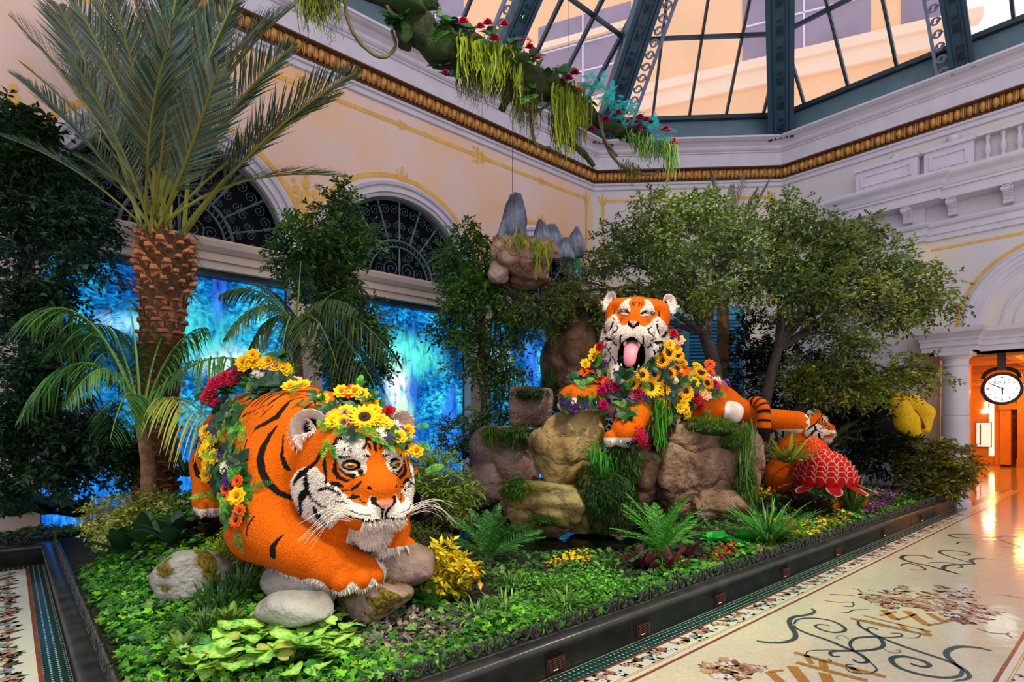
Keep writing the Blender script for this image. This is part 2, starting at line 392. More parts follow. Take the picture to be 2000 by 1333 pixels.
# --- backlit forest murals under the architrave
def mural_mat(name, seed, hot):
    m = bpy.data.materials.new(name); m.use_nodes = True; N, L = m.node_tree.nodes, m.node_tree.links
    N.remove(N['Principled BSDF']); em = N.new('ShaderNodeEmission'); em.inputs[1].default_value = 1.25
    tc = N.new('ShaderNodeTexCoord'); mp = N.new('ShaderNodeMapping'); mp.inputs['Location'].default_value = (seed * 3.7, 0, seed * 1.3)
    L.new(tc.outputs['Object'], mp.inputs['Vector'])
    def noise(scale, detail, vec=(1, 1, 1), dist=0.0):
        mm = N.new('ShaderNodeMapping'); mm.inputs['Scale'].default_value = vec; L.new(mp.outputs[0], mm.inputs[0])
        n = N.new('ShaderNodeTexNoise'); n.inputs['Scale'].default_value = scale; n.inputs['Detail'].default_value = detail; n.inputs['Distortion'].default_value = dist
        L.new(mm.outputs[0], n.inputs['Vector']); return n.outputs['Fac']
    def ramp(fac, stops):
        r = N.new('ShaderNodeValToRGB'); L.new(fac, r.inputs[0]); e = r.color_ramp.elements
        e[0].position, e[0].color = stops[0][0], (*stops[0][1], 1); e[1].position, e[1].color = stops[-1][0], (*stops[-1][1], 1)
        for p, c in stops[1:-1]:
            k = e.new(p); k.color = (*c, 1)
        return r.outputs[0]
    def mix(kind, fac, a, b):
        x = N.new('ShaderNodeMix'); x.data_type = 'RGBA'; x.blend_type = kind
        if isinstance(fac, float): x.inputs[0].default_value = fac
        else: L.new(fac, x.inputs[0])
        for s, v in ((6, a), (7, b)):
            if isinstance(v, tuple): x.inputs[s].default_value = (*v, 1)
            else: L.new(v, x.inputs[s])
        return x.outputs[2]
    base = ramp(noise(1.1, 3), [(.3, lin(8, 40, 92)), (.45, lin(14, 84, 150)), (.55, lin(22, 128, 186)), (.72, lin(70, 190, 214))])
    leaf = ramp(noise(9, 6, (1, 1, 1.5), .8), [(.36, (.10, .16, .2)), (.5, (.6, .66, .7)), (.62, (1.2, 1.3, 1.25)), (.7, (2.0, 2.2, 2.1))])
    c = mix('MULTIPLY', 1.0, base, leaf)
    trunks = ramp(noise(1.5, 1, (1, 1, .10), .25), [(.60, (0, 0, 0)), (.64, (1, 1, 1)), (.70, (1, 1, 1)), (.72, (0, 0, 0))])
    bark = ramp(noise(7, 4, (1, 1, .4)), [(.3, lin(14, 40, 120)), (.7, lin(50, 120, 220))])
    c = mix('MIX', trunks, c, bark)
    sp = N.new('ShaderNodeSeparateXYZ'); L.new(tc.outputs['Object'], sp.inputs[0])
    def gauss(cx, cz, rx, rz):
        vs = N.new('ShaderNodeVectorMath'); vs.operation = 'SUBTRACT'; L.new(tc.outputs['Object'], vs.inputs[0]); vs.inputs[1].default_value = (cx, 0, cz)
        vm = N.new('ShaderNodeVectorMath'); vm.operation = 'MULTIPLY'; L.new(vs.outputs[0], vm.inputs[0]); vm.inputs[1].default_value = (1 / rx, 0, 1 / rz)
        ln = N.new('ShaderNodeVectorMath'); ln.operation = 'LENGTH'; L.new(vm.outputs[0], ln.inputs[0])
        r = N.new('ShaderNodeMapRange'); r.interpolation_type = 'SMOOTHSTEP'; L.new(ln.outputs['Value'], r.inputs[0]); r.inputs[1].default_value = 1; r.inputs[2].default_value = 0; r.inputs[3].default_value = 0; r.inputs[4].default_value = 1
        return r.outputs[0]
    for (cx, cz, rx, rz, colr) in hot:
        g = gauss(cx, cz, rx, rz)
        n2 = ramp(noise(6, 5, (1.6, 1, .5), .4), [(.34, (.1, .1, .1)), (.56, (1, 1, 1))])
        mm = N.new('ShaderNodeMath'); mm.operation = 'MULTIPLY'; L.new(g, mm.inputs[0]); L.new(n2, mm.inputs[1])
        c = mix('MIX', mm.outputs[0], c, colr)
    low = N.new('ShaderNodeMapRange'); low.interpolation_type = 'SMOOTHSTEP'; L.new(sp.outputs[2], low.inputs[0]); low.inputs[1].default_value = 1.9; low.inputs[2].default_value = .6; low.inputs[3].default_value = 0; low.inputs[4].default_value = .85
    grass = ramp(noise(8, 5, (2.2, 1, .45), 1.2), [(.35, lin(16, 60, 160)), (.55, lin(24, 110, 200)), (.68, lin(70, 170, 220))])
    c = mix('MIX', low.outputs[0], c, grass)
    L.new(c, em.inputs[0]); L.new(em.outputs[0], N['Material Output'].inputs[0]); return m
HOT = {1: [(.8, 2.9, .8, .45, lin(230, 250, 235)), (-.6, 3.4, .9, .25, lin(150, 200, 255)), (.2, 3.3, 1.3, .8, lin(60, 190, 190))],
       2: [(.0, 2.75, .42, .95, lin(255, 255, 245)), (.1, 3.3, 1.5, .7, lin(90, 235, 200)), (.15, 2.1, .35, .5, lin(190, 255, 170)), (1.3, 1.6, .5, 1.2, lin(30, 120, 230))],
       3: [(-1.2, 3.4, .5, .7, lin(170, 210, 255)), (-.5, 2.2, .8, 1.0, lin(60, 200, 230))], 0: [(0, 3, 1, 1, lin(60, 130, 200))]}
for i, xc in enumerate(BAYX):
    o = empty('backlit_forest_mural', (xc, YC + .22, 0), ['backlit blue forest picture at the far left behind the dark trees', 'backlit blue forest picture behind the tall date palm trunk', 'backlit blue forest picture with a glowing white waterfall, left of the stone pier', 'backlit blue forest picture right of the stone pier, behind the boulders'][i], 'mural', 'backlit murals along the long wall')
    q = MB(); q.box((-1.76, 0, .2), (1.76, .05, ZA0)); q.build('picture_panel', mural_mat('forest_picture_%d' % i, i, HOT[i]), o)
    for x in (-1.78, 1.74): q = MB(); q.box((x, -.03, .2), (x + .04, .05, ZA0)); q.build('frame_bar', M_STEELD, o)
# --- chamfer wall and right wall
q = MB(); d45 = np.array([1, -1, 0]) / math.sqrt(2); n45 = np.array([-1, -1, 0]) / math.sqrt(2)
c0 = np.array([XC, YC, 0]); c1 = np.array([XR, YR, 0])
q.obox((c0 + c1) / 2 - n45 * .1 + np.array([0, 0, 4.4]), (c1 - c0) / 2, n45 * .1, (0, 0, 4.4))
wall_c = q.build('wall_back', M_PALE); wall_c['kind'] = 'structure'
CH = math.hypot(XR - XC, YC - YR)
OY0, OY1, OZ = -.9, 3.26, 3.42      # doorway in the right wall
q = MB(); q.box((XR, OY1, 0), (XR + .6, YR, 8.8)); q.box((XR, -6, 0), (XR + .6, OY0, 8.8)); q.box((XR, OY0, OZ), (XR + .6, OY1, 8.8))
wall_r = q.build('wall_right', M_PALE); wall_r['kind'] = 'structure'
PY0, PY1 = 3.55, 4.95
q = MB(); q.box((XR - .14, PY0, 0), (XR, PY1, 6.1)); q.build('pilaster', M_PALE, wall_r)
q = MB(); q.box((XR - .02, PY0 - .25, 0), (XR, PY0, 3.4)); q.build('pilaster', M_CREAM, wall_r)
# --- great cornice all round
sweep(PATH, [(0, 8.40), (.05, 8.42), (.05, 8.52), (.09, 8.53), (.09, 8.585), (0, 8.59)], 'trim_2', M_STONE, kind='structure')
egg_tr = sweep(PATH, [(0, 8.585), (.10, 8.59), (.12, 8.62), (.10, 8.64), (.14, 8.84), (.24, 8.88), (.24, 8.905), (0, 8.91)], 'trim_3', M_GILTD, kind='structure')
sweep(PATH, [(.1, 8.905), (.235, 8.91), (.235, 9.25), (.27, 9.26), (.27, 9.29), (.31, 9.31), (.34, 9.34), (.35, 9.40), (.43, 9.47), (.53, 9.49), (.56, 9.51), (.60, 9.52), (.60, 9.57), (.3, 9.58)], 'trim_4', M_STONE, kind='structure')
a = np.linspace(0, np.pi, 7); b = np.linspace(0, 2 * np.pi, 9)[:-1]
V = np.array([(.068 * math.sin(t) * math.cos(p), .10 * math.sin(t) * math.sin(p), .115 * math.cos(t)) for t in a for p in b])
EGG = npmesh('egg_ornament', V, [np.array([(i * 8 + j, i * 8 + (j + 1) % 8, (i + 1) * 8 + (j + 1) % 8, (i + 1) * 8 + j) for i in range(6) for j in range(8)])], M_GILT, None, True)
q = MB(); q.obox((0, 0, 0), (.014, 0, 0), (0, .03, 0), (0, 0, .11)); q.obox((-.034, 0, .01), (.008, 0, 0), (0, .025, 0), (0, 0, .10)); q.obox((.034, 0, .01), (.008, 0, 0), (0, .025, 0), (0, 0, .10))
DART = q.mesh('dart_ornament', M_GILT)
PO = offset_path(PATH, .15)
for i in range(3):
    a0, b0 = PO[i], PO[i + 1]
    L_ = np.linalg.norm(b0 - a0); t = (b0 - a0) / L_
    start = 0 if i else L_ - 10.6          # only the stretch in view
    end = L_ if i < 2 else 6.4
    n = int((end - start) / .215)
    for k in range(n):
        s = start + (k + .5) * (end - start) / n; p = a0 + t * s
        R = Matrix.Translation((p[0], p[1], 8.735)) @ Matrix.Rotation(math.atan2(t[1], t[0]), 4, 'Z') @ Matrix.Rotation(-.16, 4, 'X')
        link('egg_ornament', EGG, egg_tr, R)
        p2 = p + t * .1075
        link('dart_ornament', DART, egg_tr, Matrix.Translation((p2[0], p2[1], 8.735)) @ Matrix.Rotation(math.atan2(t[1], t[0]), 4, 'Z') @ Matrix.Rotation(-.16, 4, 'X'))
# --- painted bands and ornaments (thin raised paint)
def wall_strip(pts, w, name, m, parent, o, ex, ez, nrm, lift=.006):
    """flat ribbon on a wall plane: pts in wall coordinates (s,z)"""
    p = np.asarray(pts, float); t = np.gradient(p, axis=0); t /= np.linalg.norm(t, axis=1)[:, None] + 1e-9
    nn = np.stack([-t[:, 1], t[:, 0]], 1); a_, b_ = p + nn * w / 2, p - nn * w / 2
    V = [np.asarray(o) + np.asarray(ex) * q[0] + np.array([0, 0, 1.]) * q[1] + np.asarray(nrm) * lift for q in np.vstack([a_, b_])]
    n = len(p); return link(name, npmesh(name, np.array(V), [np.array([(i, i + 1, n + i + 1, n + i) for i in range(n - 1)])], m, None, False), parent)
OL, EL, NL = (0, YC, 0), (1, 0, 0), (0, -1, 0)
wall_strip([(-6, 8.12), (XC - .28, 8.12)], .09, 'painted_band', M_BAND, wall_l, OL, EL, None, NL)
wall_strip([(XC - .28, 8.165), (XC - .28, 4.9)], .09, 'painted_band', M_BAND, wall_l, OL, EL, None, NL)
for xc in BAYX:
    a = np.linspace(.30, np.pi - .30, 30)
    wall_strip(np.stack([xc + 2.13 * np.cos(a), ZA1 + 2.13 * np.sin(a)], 1), .09, 'painted_band', M_BAND, wall_l, OL, EL, None, NL, .008)
def ornament(s, z, k, o, ex, nrm, parent, ang=0):
    q = MB()
    for j, (px_, pz_, r) in enumerate([(0, .14, .05), (0, -.14, .05), (.11, .04, .045), (-.11, .04, .045), (.08, -.08, .035), (-.08, -.08, .035), (0, 0, .06), (.14, .14, .025), (-.14, .14, .025), (0, .24, .03), (0, -.24, .025)]):
        c, sn = math.cos(ang), math.sin(ang); x_, z_ = (px_ * c - pz_ * sn) * k, (px_ * sn + pz_ * c) * k
        aa = np.linspace(0, 2 * np.pi, 9)[:-1]
        V = [np.asarray(o) + np.asarray(ex) * (s + x_ + r * k * math.cos(t)) + np.array([0, 0, z + z_ + r * k * 1.3 * math.sin(t)]) + np.asarray(nrm) * .012 for t in aa]
        q.add(V, [(0, 1, 2, 3), (0, 3, 4, 7), (4, 5, 6, 7)])
    q.build('painted_ornament', M_BAND, parent)
for xc in BAYX: ornament(xc, ZA1 + 2.15, .85, OL, EL, NL, wall_l)
for xm in PIERX: ornament(xm, 6.1, 1.6, OL, EL, NL, wall_l); ornament(xm, 8.12, 1.15, OL, EL, NL, wall_l, 1.57)
for xc in BAYX: ornament(xc, 8.12, .6, OL, EL, NL, wall_l, 1.57)
ornament(XC - .28, 8.12, .8, OL, EL, NL, wall_l)
OC, EC, NC = (XC, YC, 0), tuple(d45), tuple(n45)
for pts in ([(.28, 8.12), (CH - .28, 8.12)], [(.28, 8.16), (.28, 5.2)], [(CH - .28, 8.16), (CH - .28, 5.2)]): wall_strip(pts, .08, 'painted_band', M_BAND, wall_c, OC, EC, None, NC)
ornament(.28, 8.12, .8, OC, EC, NC, wall_c); ornament(CH - .28, 8.12, .8, OC, EC, NC, wall_c)
sh = empty('louvred_shutter', tuple((c0 + c1) / 2 + n45 * .03), 'teal blue louvred doors in the corner wall behind the roaring tiger', 'door', rz=-math.pi / 4, kind=None)
M_SHUT = mat('teal_shutter', lin(54, 132, 170), .5, var=.15, scale=3)
q = MB(); q.box((-1.5, -.02, 0), (1.5, .02, 5.0)); q.build('backing', M_SHUT, sh)
q = MB(); q.box((-1.55, -.08, 4.9), (1.55, .02, 5.1)); q.box((-1.55, -.08, 0), (-1.43, .02, 5)); q.box((1.43, -.08, 0), (1.55, .02, 5)); q.box((-.06, -.08, 0), (.06, .02, 5)); q.build('frame', M_SHUT, sh)
for k in range(30):
    z = 2.0 + k * .095; q = MB(); q.obox((0, -.045, z), (1.44, 0, 0), (0, .03, .03), (0, -.006, .006)); q.build('louvre', M_SHUT, sh)
# --- right wall entablature
EP = [(XR, PY1), (XR - .0, -6)]
EPATH = [(XR, PY1 + .02), (XR - .14, PY1), (XR - .14, PY0), (XR, PY0), (XR, -6)]
def sweep_r(prof, name, m, shift=0):
    return sweep([(XR + .02, PY1), (XR - .14, PY1), (XR - .14, PY0), (XR, PY0), (XR, -6)], prof, name, m, kind='structure')
sweep_r([(0, 6.05), (.05, 6.06), (.05, 6.18), (.08, 6.19), (.08, 6.33), (.13, 6.36), (.16, 6.42), (.16, 6.45), (.03, 6.46)], 'trim_5', M_STONE)
sweep_r([(.0, 6.45), (.03, 6.46), (.03, 6.83), (.40, 6.86), (.40, 7.06), (.44, 7.07), (.44, 7.12), (.46, 7.14), (.50, 7.24), (.58, 7.32), (.60, 7.36), (.60, 7.42), (.0, 7.46)], 'trim_6', M_STONE)
q = MB(); q.box((-.36, -.08, -.02), (0, .08, .0));
for k in range(9):
    t0, t1 = k / 9, (k + 1) / 9
    prof = lambda t: -.33 * (1 - t) ** .6 * (1 + .12 * math.sin(t * 9))
    q.box((prof(t0), -.075, -.30 * t1 - .02), (0, .075, -.30 * t0 - .02))
for sgn in (-1, 1): q.tube([( -.30, sgn * .075, -.06), (-.30, sgn * .095, -.06)], .05, 8)
q.tube([(-.10, -.085, -.28), (-.10, .085, -.28)], .05, 8)
MODI = q.mesh('modillion', M_STONE)
tr6 = bpy.data.objects['trim_6']
for y in (4.62, 3.82): link('modillion', MODI, tr6, Matrix.Translation((XR - .17, y, 6.85)))
for y in (3.0, 2.05, 1.1, .15): link('modillion', MODI, tr6, Matrix.Translation((XR - .03, y, 6.85)))
def panel_block(y0, y1, z0, z1, dx):
    q = MB(); q.box((XR - dx, y0, z0), (XR + .02, y1, z1)); q.box((XR - dx - .05, y0 - .03, z1), (XR + .02, y1 + .03, z1 + .09)); q.box((XR - dx - .03, y0 - .02, z0), (XR + .02, y1 + .02, z0 + .1))
    b_ = .1
    for (a0, a1, c0_, c1_) in ((y0 + b_, y1 - b_, z1 - .16, z1 - .1), (y0 + b_, y1 - b_, z0 + .16, z0 + .22), (y0 + b_, y0 + b_ + .05, z0 + .22, z1 - .16), (y1 - b_ - .05, y1 - b_, z0 + .22, z1 - .16)):
        q.box((XR - dx - .025, a0, c0_), (XR - dx, a1, c1_))
    return q.build('attic_panel', M_STONE, wall_r)
panel_block(3.62, 4.88, 7.46, 8.02, .34); panel_block(2.62, 3.52, 7.46, 8.06, .2)
for (y, z) in ((4.1, 8.2), (3.0, 8.24)):
    q = MB(); aa = np.linspace(0, np.pi / 2, 6)
    q.tube([(XR - .1, y, z - .12 + .24 * t) for t in np.linspace(0, 1, 7)], [.12 * math.sin(math.acos(2 * t - 1)) + .01 for t in np.linspace(0, 1, 7)], 12); q.build('ball_finial', M_STONE, wall_r, True)
q = MB(); q.box((XR - .2, -6, 8.10), (XR + .02, 2.6, 8.18)); q.box((XR - .18, -6, 7.46), (XR + .02, 2.6, 7.58)); q.build('balustrade_rail', M_STONE, wall_r)
pr = [(.055, 0), (.055, .05), (.03, .07), (.045, .12), (.065, .2), (.05, .30), (.028, .38), (.04, .42), (.03, .44), (.05, .47), (.055, .53)]
q = MB(); q.tube([(0, 0, z) for _, z in pr], [r for r, _ in pr], 10); BAL = q.mesh('baluster', M_STONE, True)
for k in range(9): link('baluster', BAL, wall_r, Matrix.Translation((XR - .1, 2.4 - k * .26, 7.57)))
YA, ZS = 1.16, 3.95
def ring_x(prof, x, n=32, a0=0, a1=np.pi):
    a = np.linspace(a0, a1, n + 1); V = []; Q = []; m = n + 1
    for (r, out) in prof: V.append(np.column_stack([np.full(m, x - out), YA - r * np.cos(a), ZS + r * np.sin(a)]))
    for k in range(len(prof) - 1):
        for i in range(n): Q.append((k * m + i, k * m + i + 1, (k + 1) * m + i + 1, (k + 1) * m + i))
    return np.concatenate(V), [np.array(Q)]
ar = empty('arch_surround', (0, 0, 0), kind='structure'); ar.name = 'trim_7'
V, F = ring_x([(1.34, -.05), (1.34, .02), (1.40, .03), (1.41, .06), (1.49, .06), (1.50, .09), (1.58, .09), (1.60, .12), (1.66, .12), (1.68, 0)], XR); link('arch_moulding', npmesh('arch_moulding', V, F, M_STONE, None, False), ar)
V, F = ring_x([(1.0, .0), (1.0, .03), (1.04, .03), (1.05, 0)], XR); link('arch_moulding', npmesh('arch_moulding', V, F, M_STONE, None, False), ar)
V, F = ring_x([(.8, .0), (.8, .02), (.83, .02), (.84, 0)], XR); link('arch_moulding', npmesh('arch_moulding', V, F, M_STONE, None, False), ar)
V, F = ring_x([(1.76, .004), (1.83, .004)], XR); link('painted_band', npmesh('painted_band', V, F, M_BAND, None, False), ar)
wall_strip([(-3.42, 5.86), (2.0, 5.86)], .06, 'painted_band', M_BAND, wall_r, (XR, 0, 0), (0, -1, 0), None, (-1, 0, 0))
wall_strip([(-3.34, 5.7), (-3.34, 4.5)], .03, 'painted_band', M_BAND, wall_r, (XR, 0, 0), (0, -1, 0), None, (-1, 0, 0))
sweep([(XR + .3, 3.5), (XR - .5, 3.5), (XR - .5, 2.52), (XR - .12, 2.52), (XR - .12, -6)], [(-.3, 3.42), (.0, 3.42), (.0, 3.54), (.03, 3.55), (.03, 3.66), (.05, 3.67), (.05, 3.72), (.09, 3.78), (.15, 3.84), (.16, 3.93), (-.4, 3.95)], 'trim_8', M_STONE, kind='structure')
q = MB(); q.box((XR - .5, 2.52, 3.42), (XR + .5, 3.5, 3.43)); q.box((XR - .1, -6, 3.42), (XR + .6, 2.6, 3.43)); q.build('soffit', M_STONE, bpy.data.objects['trim_8'])
col = empty('stone_column', (XR - .26, 2.93, 0), 'pale round stone column carrying the doorway beam at the end of the planter', 'column')
def lathe(prof, n, name, m, parent, loc=(0, 0, 0)):
    q = MB(); q.tube([(0, 0, z) for _, z in prof], [r for r, _ in prof], n); return q.build(name, m, parent, False, Matrix.Translation(loc))
M_COLM = mat('column_marble', lin(206, 200, 205), .45, var=.06, scale=1.5)
lathe([(.285, 0), (.285, .12), (.262, .16), (.262, 1.05)], 44, 'shaft_drum', M_COLM, col)
lathe([(.262, 1.056), (.258, 1.9), (.254, 2.02)], 44, 'shaft_drum', M_COLM, col)
lathe([(.254, 2.026), (.236, 3.1)], 44, 'shaft_drum', M_COLM, col)
lathe([(.236, 3.1), (.255, 3.11), (.255, 3.14), (.235, 3.16), (.24, 3.26), (.29, 3.31), (.30, 3.34)], 44, 'capital', M_COLM, col)
q = MB(); q.box((-.32, -.32, 3.34), (.32, .32, 3.42)); q.build('abacus', M_COLM, col)
# --- corridor beyond the doorway
M_ORW = mat('corridor_plaster', lin(226, 160, 84), .6, var=.08, scale=1)
M_MARB = mat('red_marble', lin(70, 36, 26), .2, col2=lin(120, 70, 50), scale=6, detail=10)
XB = 33.0
q = MB(); q.box((XR + .6, 3.3, 0), (19.6, 3.5, 3.7)); q.box((19.4, 3.5, 0), (19.6, 8.2, 3.7)); q.build('wall_corridor_left', M_ORW)['kind'] = 'structure'
q = MB(); q.box((XR + .62, 3.27, .0), (19.3, 3.3, 2.75)); q.build('marble_panel', M_MARB, bpy.data.objects['wall_corridor_left'])
q = MB(); q.box((XB, -6, 0), (XB + .3, 8.2, 3.7)); q.build('wall_corridor_end', M_ORW)['kind'] = 'structure'
q = MB(); q.box((19.6, 8, 0), (XB, 8.2, 3.7)); q.build('wall_corridor_far', M_ORW)['kind'] = 'structure'
q = MB(); q.box((XR + .6, -6, 0), (XB, -5.8, 3.7)); q.build('wall_corridor_right', M_ORW)['kind'] = 'structure'
q = MB(); q.box((XR + .5, -6, 3.62), (XB + .3, 8.2, 3.7))
q.build('ceiling', M_ORW)['kind'] = 'structure'
for k in range(7):
    b_ = MB(); x = XR + 1.2 + k * 2.1; b_.box((x, -5.8, 3.42), (x + .25, 3.3 if x < 19.6 else 8, 3.62)); b_.build('ceiling_beam', M_ORW, bpy.data.objects['ceiling'])
for y in (6.4, 4.6, 2.2, .4, -1.4):
    b_ = MB(); b_.box((XR + .6 if y < 3 else 19.6, y, 3.45), (XB, y + .22, 3.62)); b_.build('ceiling_beam', M_ORW, bpy.data.objects['ceiling'])
wce = bpy.data.objects['wall_corridor_end']
YE = lambda x: onX(x, 800, XB).y
def eb(x0, x1, z0, z1, dx, nm, m, par=None): q = MB(); q.box((XB - dx, YE(x1), z0), (XB, YE(x0), z1)); return q.build(nm, m, par or wce)
eb(1945, 1956, 0, 3.4, .3, 'pilaster', M_ORW); eb(1900, 1945, 0, .45, .12, 'plinth', M_ORW); eb(1957, 1978, .1, 2.5, .5, 'portal_case', M_ORW); eb(1955, 2012, 2.5, 2.75, .6, 'portal_case', M_ORW); eb(1992, 2012, 0, 3.4, .7, 'pilaster', M_ORW); eb(1991, 2014, 0, .4, .8, 'plinth', M_ORW)
eb(1978, 1992, 0, 2.5, .1, 'door_1', M_MARB).parent = None; bpy.data.objects['door_1']['kind'] = 'structure'
M_LED = mat('warm_light_strip', (1.0, .62, .16), .5, emit=9)
ls = empty('light_strip', (XB - .03, YE(1941), .1), 'tall glowing golden light strip on the far corridor wall', 'light strip')
q = MB(); q.box((-.03, -.02, 0), (0, .16, 2.9)); q.build('diffuser', M_LED, ls)
q = MB(); q.box((-.04, -.06, -.03), (.02, -.02, 2.95)); q.box((-.04, .16, -.03), (.02, .2, 2.95)); q.build('channel', M_GILT, ls)
M_SIGN = mat('lit_white_sign', (1.0, .93, .82), .5, emit=4.5)
def crown_sign(loc, k, rz, label):
    o = empty('illuminated_crown_sign', loc, label, 'sign', 'small lit crown signs in the corridor', rz=rz)
    q = MB()
    for j in range(5):
        t = (j - 2) * .32; q.tube([(0, 0, 0), (0, .5 * math.sin(t) * k * .5, .42 * math.cos(t) * k)], [.035 * k, .02 * k], 6)
        q.tube([(0, .25 * math.sin(t) * k - .001, .42 * math.cos(t) * k), (.001, .25 * math.sin(t) * k, (.42 * math.cos(t) + .08) * k)], .045 * k, 8)
    q.box((-.02, -.14 * k, -.08 * k), (.02, .14 * k, .02 * k)); q.build('crown', M_SIGN, o)
    q = MB(); q.box((-.02, -.34 * k, -.42 * k), (.02, .34 * k, -.14 * k)); q.build('name_plate', M_SIGN, o)
    return o
crown_sign((17.15, 3.25, 2.26), .28, math.pi / 2, 'small lit white crown sign on the dark marble left of the column')
crown_sign((XB - .05, YE(1928), 2.6), .55, 0, 'small lit white crown sign beside the glowing strip, right of the column')
mc = empty('menu_case', (XB - .06, YE(1937), .85), 'lit white poster case under the crown sign in the corridor', 'poster case')
q = MB(); q.box((-.03, 0, 0), (0, .95, 1.5)); q.build('poster', mat('poster_paper', (.95, .88, .8), .5, emit=.55), mc); mc.scale = (1, .55, .72)
q = MB()
for (a_, b_) in (((-.06, -.05, -.05), (.02, 0, 1.55)), ((-.06, .95, -.05), (.02, 1.0, 1.55)), ((-.06, 0, -.05), (.02, .95, 0)), ((-.06, 0, 1.5), (.02, .95, 1.55))): q.box(a_, b_)
q.build('frame', M_GILTD, mc)
q = MB(); q.box((-.035, .66, .1), (-.031, .74, 1.4)); q.build('poster_print', M_GILTD, mc)
for (x, y) in ((18.5, 1.2), (22, 1.2), (26, 2.2), (30.5, 3.5), (24, 6), (29, 6.6), (20, -2.5), (25, -3)):
    lamp('corridor_lamp', 'POINT', (x, y, 3.2), 62, (1.0, .42, .09), size=.25)
# --- clock hanging in the doorway
ck = empty('hanging_clock', (XR + .55, 2.26, 2.62), 'large round lit clock hanging from a dark bracket in the doorway', 'clock')
ck.rotation_euler.z = math.radians(14); ck.scale = (.9, .9, .9)
M_CLKB = mat('clock_case', lin(52, 34, 18), .4, var=.2, metal=.3)
M_CLKF = mat('clock_dial', (1.0, .90, .78), .5, emit=1.0)
M_BLK = mat('black_print', lin(30, 22, 18), .6)
q = MB(); q.tube([(-.12, 0, 0), (-.10, 0, 0), (.10, 0, 0), (.12, 0, 0)], [.36, .40, .40, .36], 40); q.build('case', M_CLKB, ck, True)
q = MB(); q.tube([(-.135, 0, 0), (-.125, 0, 0)], .335, 40); dial = q.build('dial', M_CLKF, ck)
q = MB(); a = np.linspace(0, 2 * np.pi, 41); q.tube([(-.13, .365 * math.cos(t), .365 * math.sin(t)) for t in a], .035, 8); q.build('bezel', M_CLKB, ck, True)
for k in range(1, 12):
    t = k * math.pi / 6; c_, s_ = math.sin(t), math.cos(t); q = MB()
    q.obox((-.139, -.27 * c_, .27 * s_), (.002, 0, 0), (0, -.035 * c_, .035 * s_), (0, .007 * s_ * (1.7 if k % 3 == 0 else 1), .007 * c_ * (1.7 if k % 3 == 0 else 1))); q.build('hour_mark', M_BLK, dial)
q = MB()
for j in range(5):
    t = (j - 2) * .35; q.tube([(-.139, 0, .255), (-.139, -.05 * math.sin(t), .255 + .05 * math.cos(t))], .005, 5)
q.build('crown_mark', M_BLK, dial)
for (t, L_, w_) in ((math.radians(300), .28, .011), (math.radians(178), .19, .014)):
    c_, s_ = math.sin(t), math.cos(t); q = MB(); q.obox((-.143, -(L_ / 2 - .04) * c_, (L_ / 2 - .04) * s_), (.002, 0, 0), (0, -L_ / 2 * c_, L_ / 2 * s_), (0, w_ * s_, w_ * c_)); q.build('clock_hand', M_BLK, ck)
def text_mesh(name, body, size, m, parent, mat4, ext=.001):
    cu = bpy.data.curves.new(name, 'FONT'); cu.body = body; cu.size = size; cu.align_x = 'CENTER'; cu.extrude = ext
    o = bpy.data.objects.new(name, cu); COL.objects.link(o); dg = bpy.context.evaluated_depsgraph_get()
    me = bpy.data.meshes.new_from_object(o.evaluated_get(dg)); bpy.data.objects.remove(o); me.materials.clear(); me.materials.append(m)
    return link(name, me, parent, mat4)
RT = Matrix(((0, 0, -1, -.14), (-1, 0, 0, 0), (0, 1, 0, .115), (0, 0, 0, 1)))
text_mesh('dial_lettering', 'ROLEX', .105, M_BLK, dial, RT)
q = MB(); q.tube(spline([(0, -.36, .26), (0, -.30, .40), (0, -.12, .50), (0, .12, .50), (0, .30, .40), (0, .36, .26)], 6), .045, 8); q.box((-.06, -.08, .46), (.06, .08, .89)); q.build('bracket', M_CLKB, ck)
